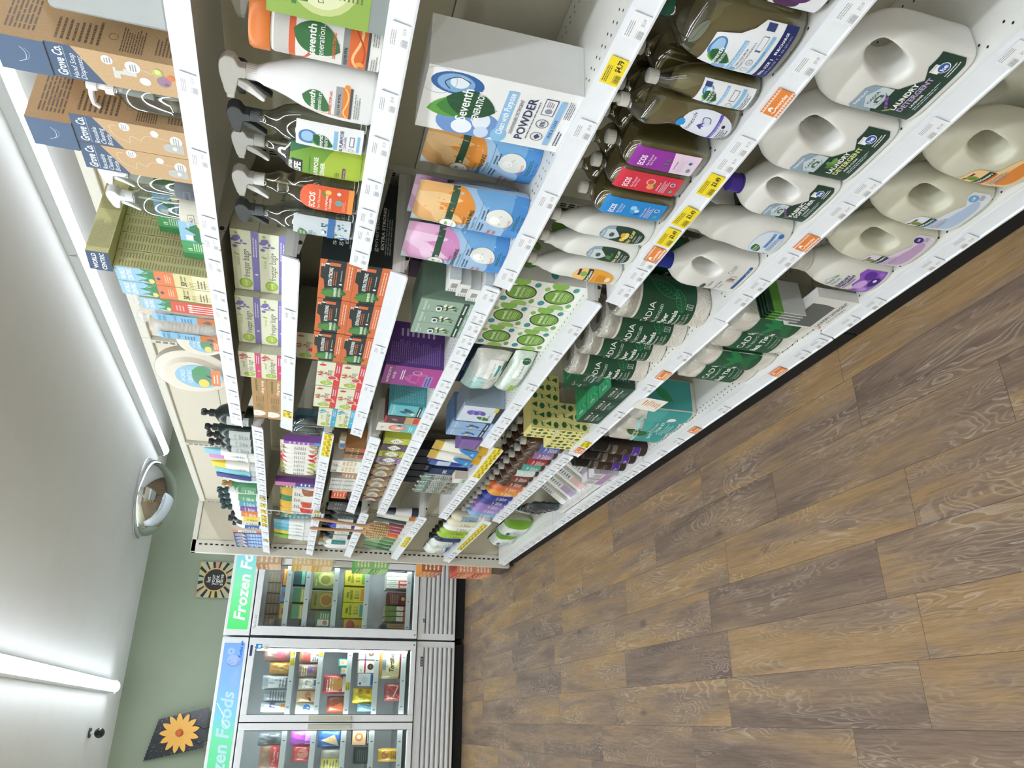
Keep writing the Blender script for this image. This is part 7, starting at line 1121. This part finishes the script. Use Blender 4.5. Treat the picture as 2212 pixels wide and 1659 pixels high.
m.art(S, 1, 1, [('c', -.15 + .3 * rr.random(), .02 + .41 * rr.random(), .0018, 'd0d4d6') for _ in range(90)], dh=.00001); m.build('panel', t)
m = MB()
for i in range(13):
    an = 360 / 13 * i + 8; A = math.radians(an); m.art(lambda u, v, hh: (u, -.006 - hh - .004 * math.hypot(u, v - .22), v + .075), 1, 1, [('leaf', .092 * math.cos(A), .22 + .098 * math.sin(A), .074, .031, an, '1d1c1a'), ('leaf', .092 * math.cos(A), .22 + .098 * math.sin(A), .070, .025, an, 'e0a94c')], step=.02)
m.build('petals', t)
MB().sphere((0, -.010, .295), .028, 'c9622e').build('flower_centre', t)
MB().tube([(-.06, -.01, .16), (-.09, -.012, .12), (-.06, -.012, .075), (-.06, -.01, .0)], .003, '141414').tube([(.06, -.01, .16), (.03, -.012, .10), (.06, -.01, .0)], .003, '141414').tube([(-.10, -.01, .06), (.12, -.01, .06)], .002, '141414').build('wire_stand', t)
t = thing('convex_mirror', 'silver half-dome security mirror under the ceiling', 'mirror', None, (1.77, 7.02, CZ))
MB().rings([[(.335 * math.cos(PI / 2 * i / 14) * math.cos(2 * PI * j / 64), .335 * math.cos(PI / 2 * i / 14) * math.sin(2 * PI * j / 64), -.008 - .265 * math.sin(PI / 2 * i / 14)) for j in range(64)] for i in range(14)], 'd6dbdc:chrome', False, True).build('dome', t)
MB().lathe([(.335, -.010), (.350, -.010), (.352, -.004), (.345, 0)], 'b9bdbe:s', seg=64, cap0=False).build('rim', t)
t = thing('security_camera', 'small round white and black camera on the ceiling', 'camera', None, (-.085, 6.80, CZ))
MB().lathe([(.035, -.012), (.035, 0)], '26282a:s', seg=20).build('mount', t); MB().tube([(0, 0, -.01), (0, -.01, -.05)], .010, 'c9cccc').build('stem', t)
MB().sphere((0, -.02, -.075), .036, '1b1d1f:s').build('camera_head', t); MB().lathe([(.018, -.062), (.016, -.055)], '050506:g', 0, -.075, 16, 'y').build('lens', t)
# ================================================================ price tags
zt = {'A1': (0, zA[0]), 'A2': (0, zA[1]), 'A3': (0, zA[2]), 'A4': (0, zA[3]), 'A5': (0, zA[4]), 'A0': (0, .127), 'B1': (1, zB[0]), 'B2': (1, zB[1]), 'B3': (1, zB[2]), 'B4': (1, zB[3]), 'B5': (1, zB[4]), 'B6': (1, zB[5]), 'B0': (1, .127), 'C1': (2, zC[0]), 'C2': (2, zC[1]), 'C3': (2, zC[2]), 'C4': (2, zC[3]), 'C5': (2, zC[4]), 'C6': (2, zC[5]), 'C0': (2, .127), 'D1': (3, zD[0]), 'D2': (3, zD[1]), 'D3': (3, zD[2]), 'D4': (3, zD[3]), 'D5': (3, zD[4]), 'D0': (3, .127)}
def tagmesh(kind, price='', w=.052, hh=.033):
    S = lambda u, v, h: (-.0055 * (1 - v / .033) * 1.2 - h, w / 2 - u, v - .0175); m = MB(); c = {'w': 'e4e6e8', 'y': 'e6cf20', 'o': 'de8138'}[kind]
    a = [('r', 0, 0, 1, 1, c)]
    if kind == 'o': a = [('r', 0, 0, 1, 1, 'ead9cc'), ('r', 0, .18, 1, .82, c), ('t', 'everyday', .60, .30, .30, 'f6ede4', 'c', dict(b=.02, w=.56)), ('leaf', .18, .62, .08, .04, 60, 'f6ede4'), ('leaf', .26, .62, .08, .04, 120, 'f6ede4'), ('ln', bez([(.1, .42), (.2, .32), (.32, .42)], 4), .03, 'f6ede4')] + [('p', [(i / 10, 1), ((i + .5) / 10, .85), ((i + 1) / 10, 1)], c) for i in range(10)] + [('p', [(i / 10, 0), ((i + .5) / 10, .15), ((i + 1) / 10, 0)], c) for i in range(10)]
    else: k = '919294' if kind == 'w' else '2f2c12'; a += [('l', .08, .66, .70, .95, 3, k), ('bc', .10, .06, .42, .34, k), ('l', .10, .37, .4, .42, 1, k), ('t', price, .72, .22 if kind == 'w' else .24, .24 if kind == 'w' else .42, k, 'c', dict(b=.03 if kind == 'y' else 0, w=.42 if kind == 'y' else .26))]
    m.art(S, w, hh, a, h0=.0009, dh=.00004)
    m.add([(-.0066 - .0004, w / 2, -.0175), (-.0066 - .0004, -w / 2, -.0175), (-.0004, -w / 2, .0155), (-.0004, w / 2, .0155)], [(0, 1, 2, 3)], c); return m.mesh('price_tag')
TM = {}
def ptag(shelfk, y, kind='w', price='$5.99', label=None, group=None, w=.05):
    i, z = zt[shelfk]; k = (kind, price, w)
    if k not in TM: TM[k] = tagmesh(kind, price, w)
    o = bpy.data.objects.new({'w': 'price_tag', 'y': 'sale_tag', 'o': 'promotion_tag'}[kind], TM[k]); COL.objects.link(o); o.location = (XF - .0040, y, z - .0185); return tag(o, label, 'price tag', group)
wt = {'A1': [1.10, 1.30, 1.52, 1.60, 1.70], 'A2': [.90, 1.05, 1.17, 1.30, 1.40, 1.47, 1.57], 'A3': [.78, 1.02, 1.24, 1.40, 1.55], 'A4': [.66, .77, .98, 1.03, 1.40, 1.46, 1.54], 'A5': [.66, .84, 1.02, 1.10, 1.30, 1.42, 1.50], 'A0': [1.12, 1.22, 1.42, 1.52], 'B1': [1.85, 1.95, 2.08, 2.22, 2.40, 2.52, 2.64, 2.74], 'B2': [1.9, 2.2, 2.5], 'B3': [2.05, 2.35, 2.6, 2.78], 'B4': [1.66, 1.78, 1.84, 1.92, 2.0, 2.1, 2.25, 2.34, 2.44, 2.55, 2.66, 2.74], 'B5': [1.78, 1.95, 2.2, 2.38, 2.52, 2.62, 2.7], 'B6': [1.85, 2.1, 2.35, 2.52], 'B0': [1.66, 1.74, 2.2, 2.55, 2.7]}
nmsh = dict(A='nearest', B='second', C='third', D='fourth'); od = dict(zip('123456', ordn))
def where(k): return ('base shelf' if k[1] == '0' else '%s shelf' % od[k[1]]) + ' of the %s bay' % nmsh[k[0]]
for k, l in wt.items():
    for j, y in enumerate(l): ptag(k, y, 'w', ['$5.99', '$12.49', '$9.49', '$11.29'][(j + ord(k[0])) % 4], 'small white price tag on the edge of the ' + where(k), 'white price tags, ' + where(k))
for k, a_, b_, n in (('C1', 2.87, 4.0, 12), ('C2', 3.2, 4.0, 8), ('C3', 2.9, 4.0, 11), ('C4', 2.9, 4.0, 12), ('C5', 3.3, 4.0, 8), ('C6', 2.87, 4.0, 13), ('C0', 2.87, 4.0, 13), ('D1', 4.4, 5.2, 4), ('D2', 4.12, 5.2, 8), ('D3', 4.1, 5.0, 8), ('D4', 4.1, 4.5, 4), ('D5', 4.95, 5.2, 3), ('D0', 4.1, 5.2, 9)):
    for j in range(n): ptag(k, a_ + (b_ - a_) * (j + .4) / n, 'w', '$5.99', 'small white price tag on the edge of the ' + where(k), 'white price tags, ' + where(k))
ptag('A3', .874, 'y', '$4.79', 'yellow sale tag reading $4.79 below the powder box', w=.058)
ptag('A4', 1.100, 'y', '$3.49', 'yellow sale tag on the dish soap shelf, nearest of three', w=.066)
o = ptag('A4', 1.210, 'y', '$3.4?'.replace('?', '9'), 'tilted yellow sale tag on the dish soap shelf, middle of three', w=.066); o.rotation_euler = (.10, 0, 0); o.location.x -= .002
ptag('A4', 1.292, 'y', '$3.49', 'yellow sale tag on the dish soap shelf, farthest of three', w=.066)
for k, ys_ in (('C1', [3.86, 4.02]), ('D1', [4.15, 4.27, 4.36, 4.46, 4.88]), ('C2', [2.87, 2.94, 3.01, 3.08]), ('D2', [3.99 + .10, 4.15]), ('C5', [2.86, 2.93, 3.0, 3.07, 3.14, 3.21]), ('D4', [4.60, 4.67, 4.74, 4.81]), ('D5', [4.16 + .08 * i for i in range(9)])):
    for y in ys_: ptag(k, y, 'y', '$4.99', 'yellow sale tag on the edge of the ' + where(k), 'yellow sale tags, ' + where(k), w=.066)
for x, z_, s in ((.53, 1.485, 'top shelf, right one'), (.45, 1.485, 'top shelf, left one'), (.53, 1.254, 'second shelf'), (.26, 1.011, 'third shelf')): tag(MB().box(-.033, .033, -.0012, 0, -.036, 0, 'e6cf20').art(lambda u, v, h: (-.033 + u, -.0012 - h, -.036 + v), .066, .036, [('l', .1, .5, .7, .9, 3, '2f2c12'), ('t', '$4.99', .7, .15, .35, '2f2c12', 'c'), ('bc', .1, .08, .4, .35, '2f2c12')]).build('sale_tag', None, (x, FY + .0688, z_ - .002)), 'yellow sale tag inside the blue-signed freezer, ' + s, 'price tag')
ptag('B2', 2.665, 'y', '$6.99', 'yellow sale tag near the end of the freezer bag shelf', w=.06); ptag('B6', 2.685, 'y', '$2.99', 'yellow sale tag under the yellow tissue cubes', w=.06)
for k, y, s in (('A4', .862, 'under the small leaf-labelled soap bottle'), ('A4', 1.365, 'next to the farthest yellow sale tag'), ('A5', 1.225, 'under the softener jug and waisted bottle'), ('B6', 1.99, 'under the paper towels'), ('B6', 2.76, 'under the yellow tissue cubes'), ('B0', 1.865, 'below the bath tissue packs'), ('B0', 2.415, 'below the large teal pack')): ptag(k, y, 'o', '', 'orange promotion tag %s' % s, w=.060)
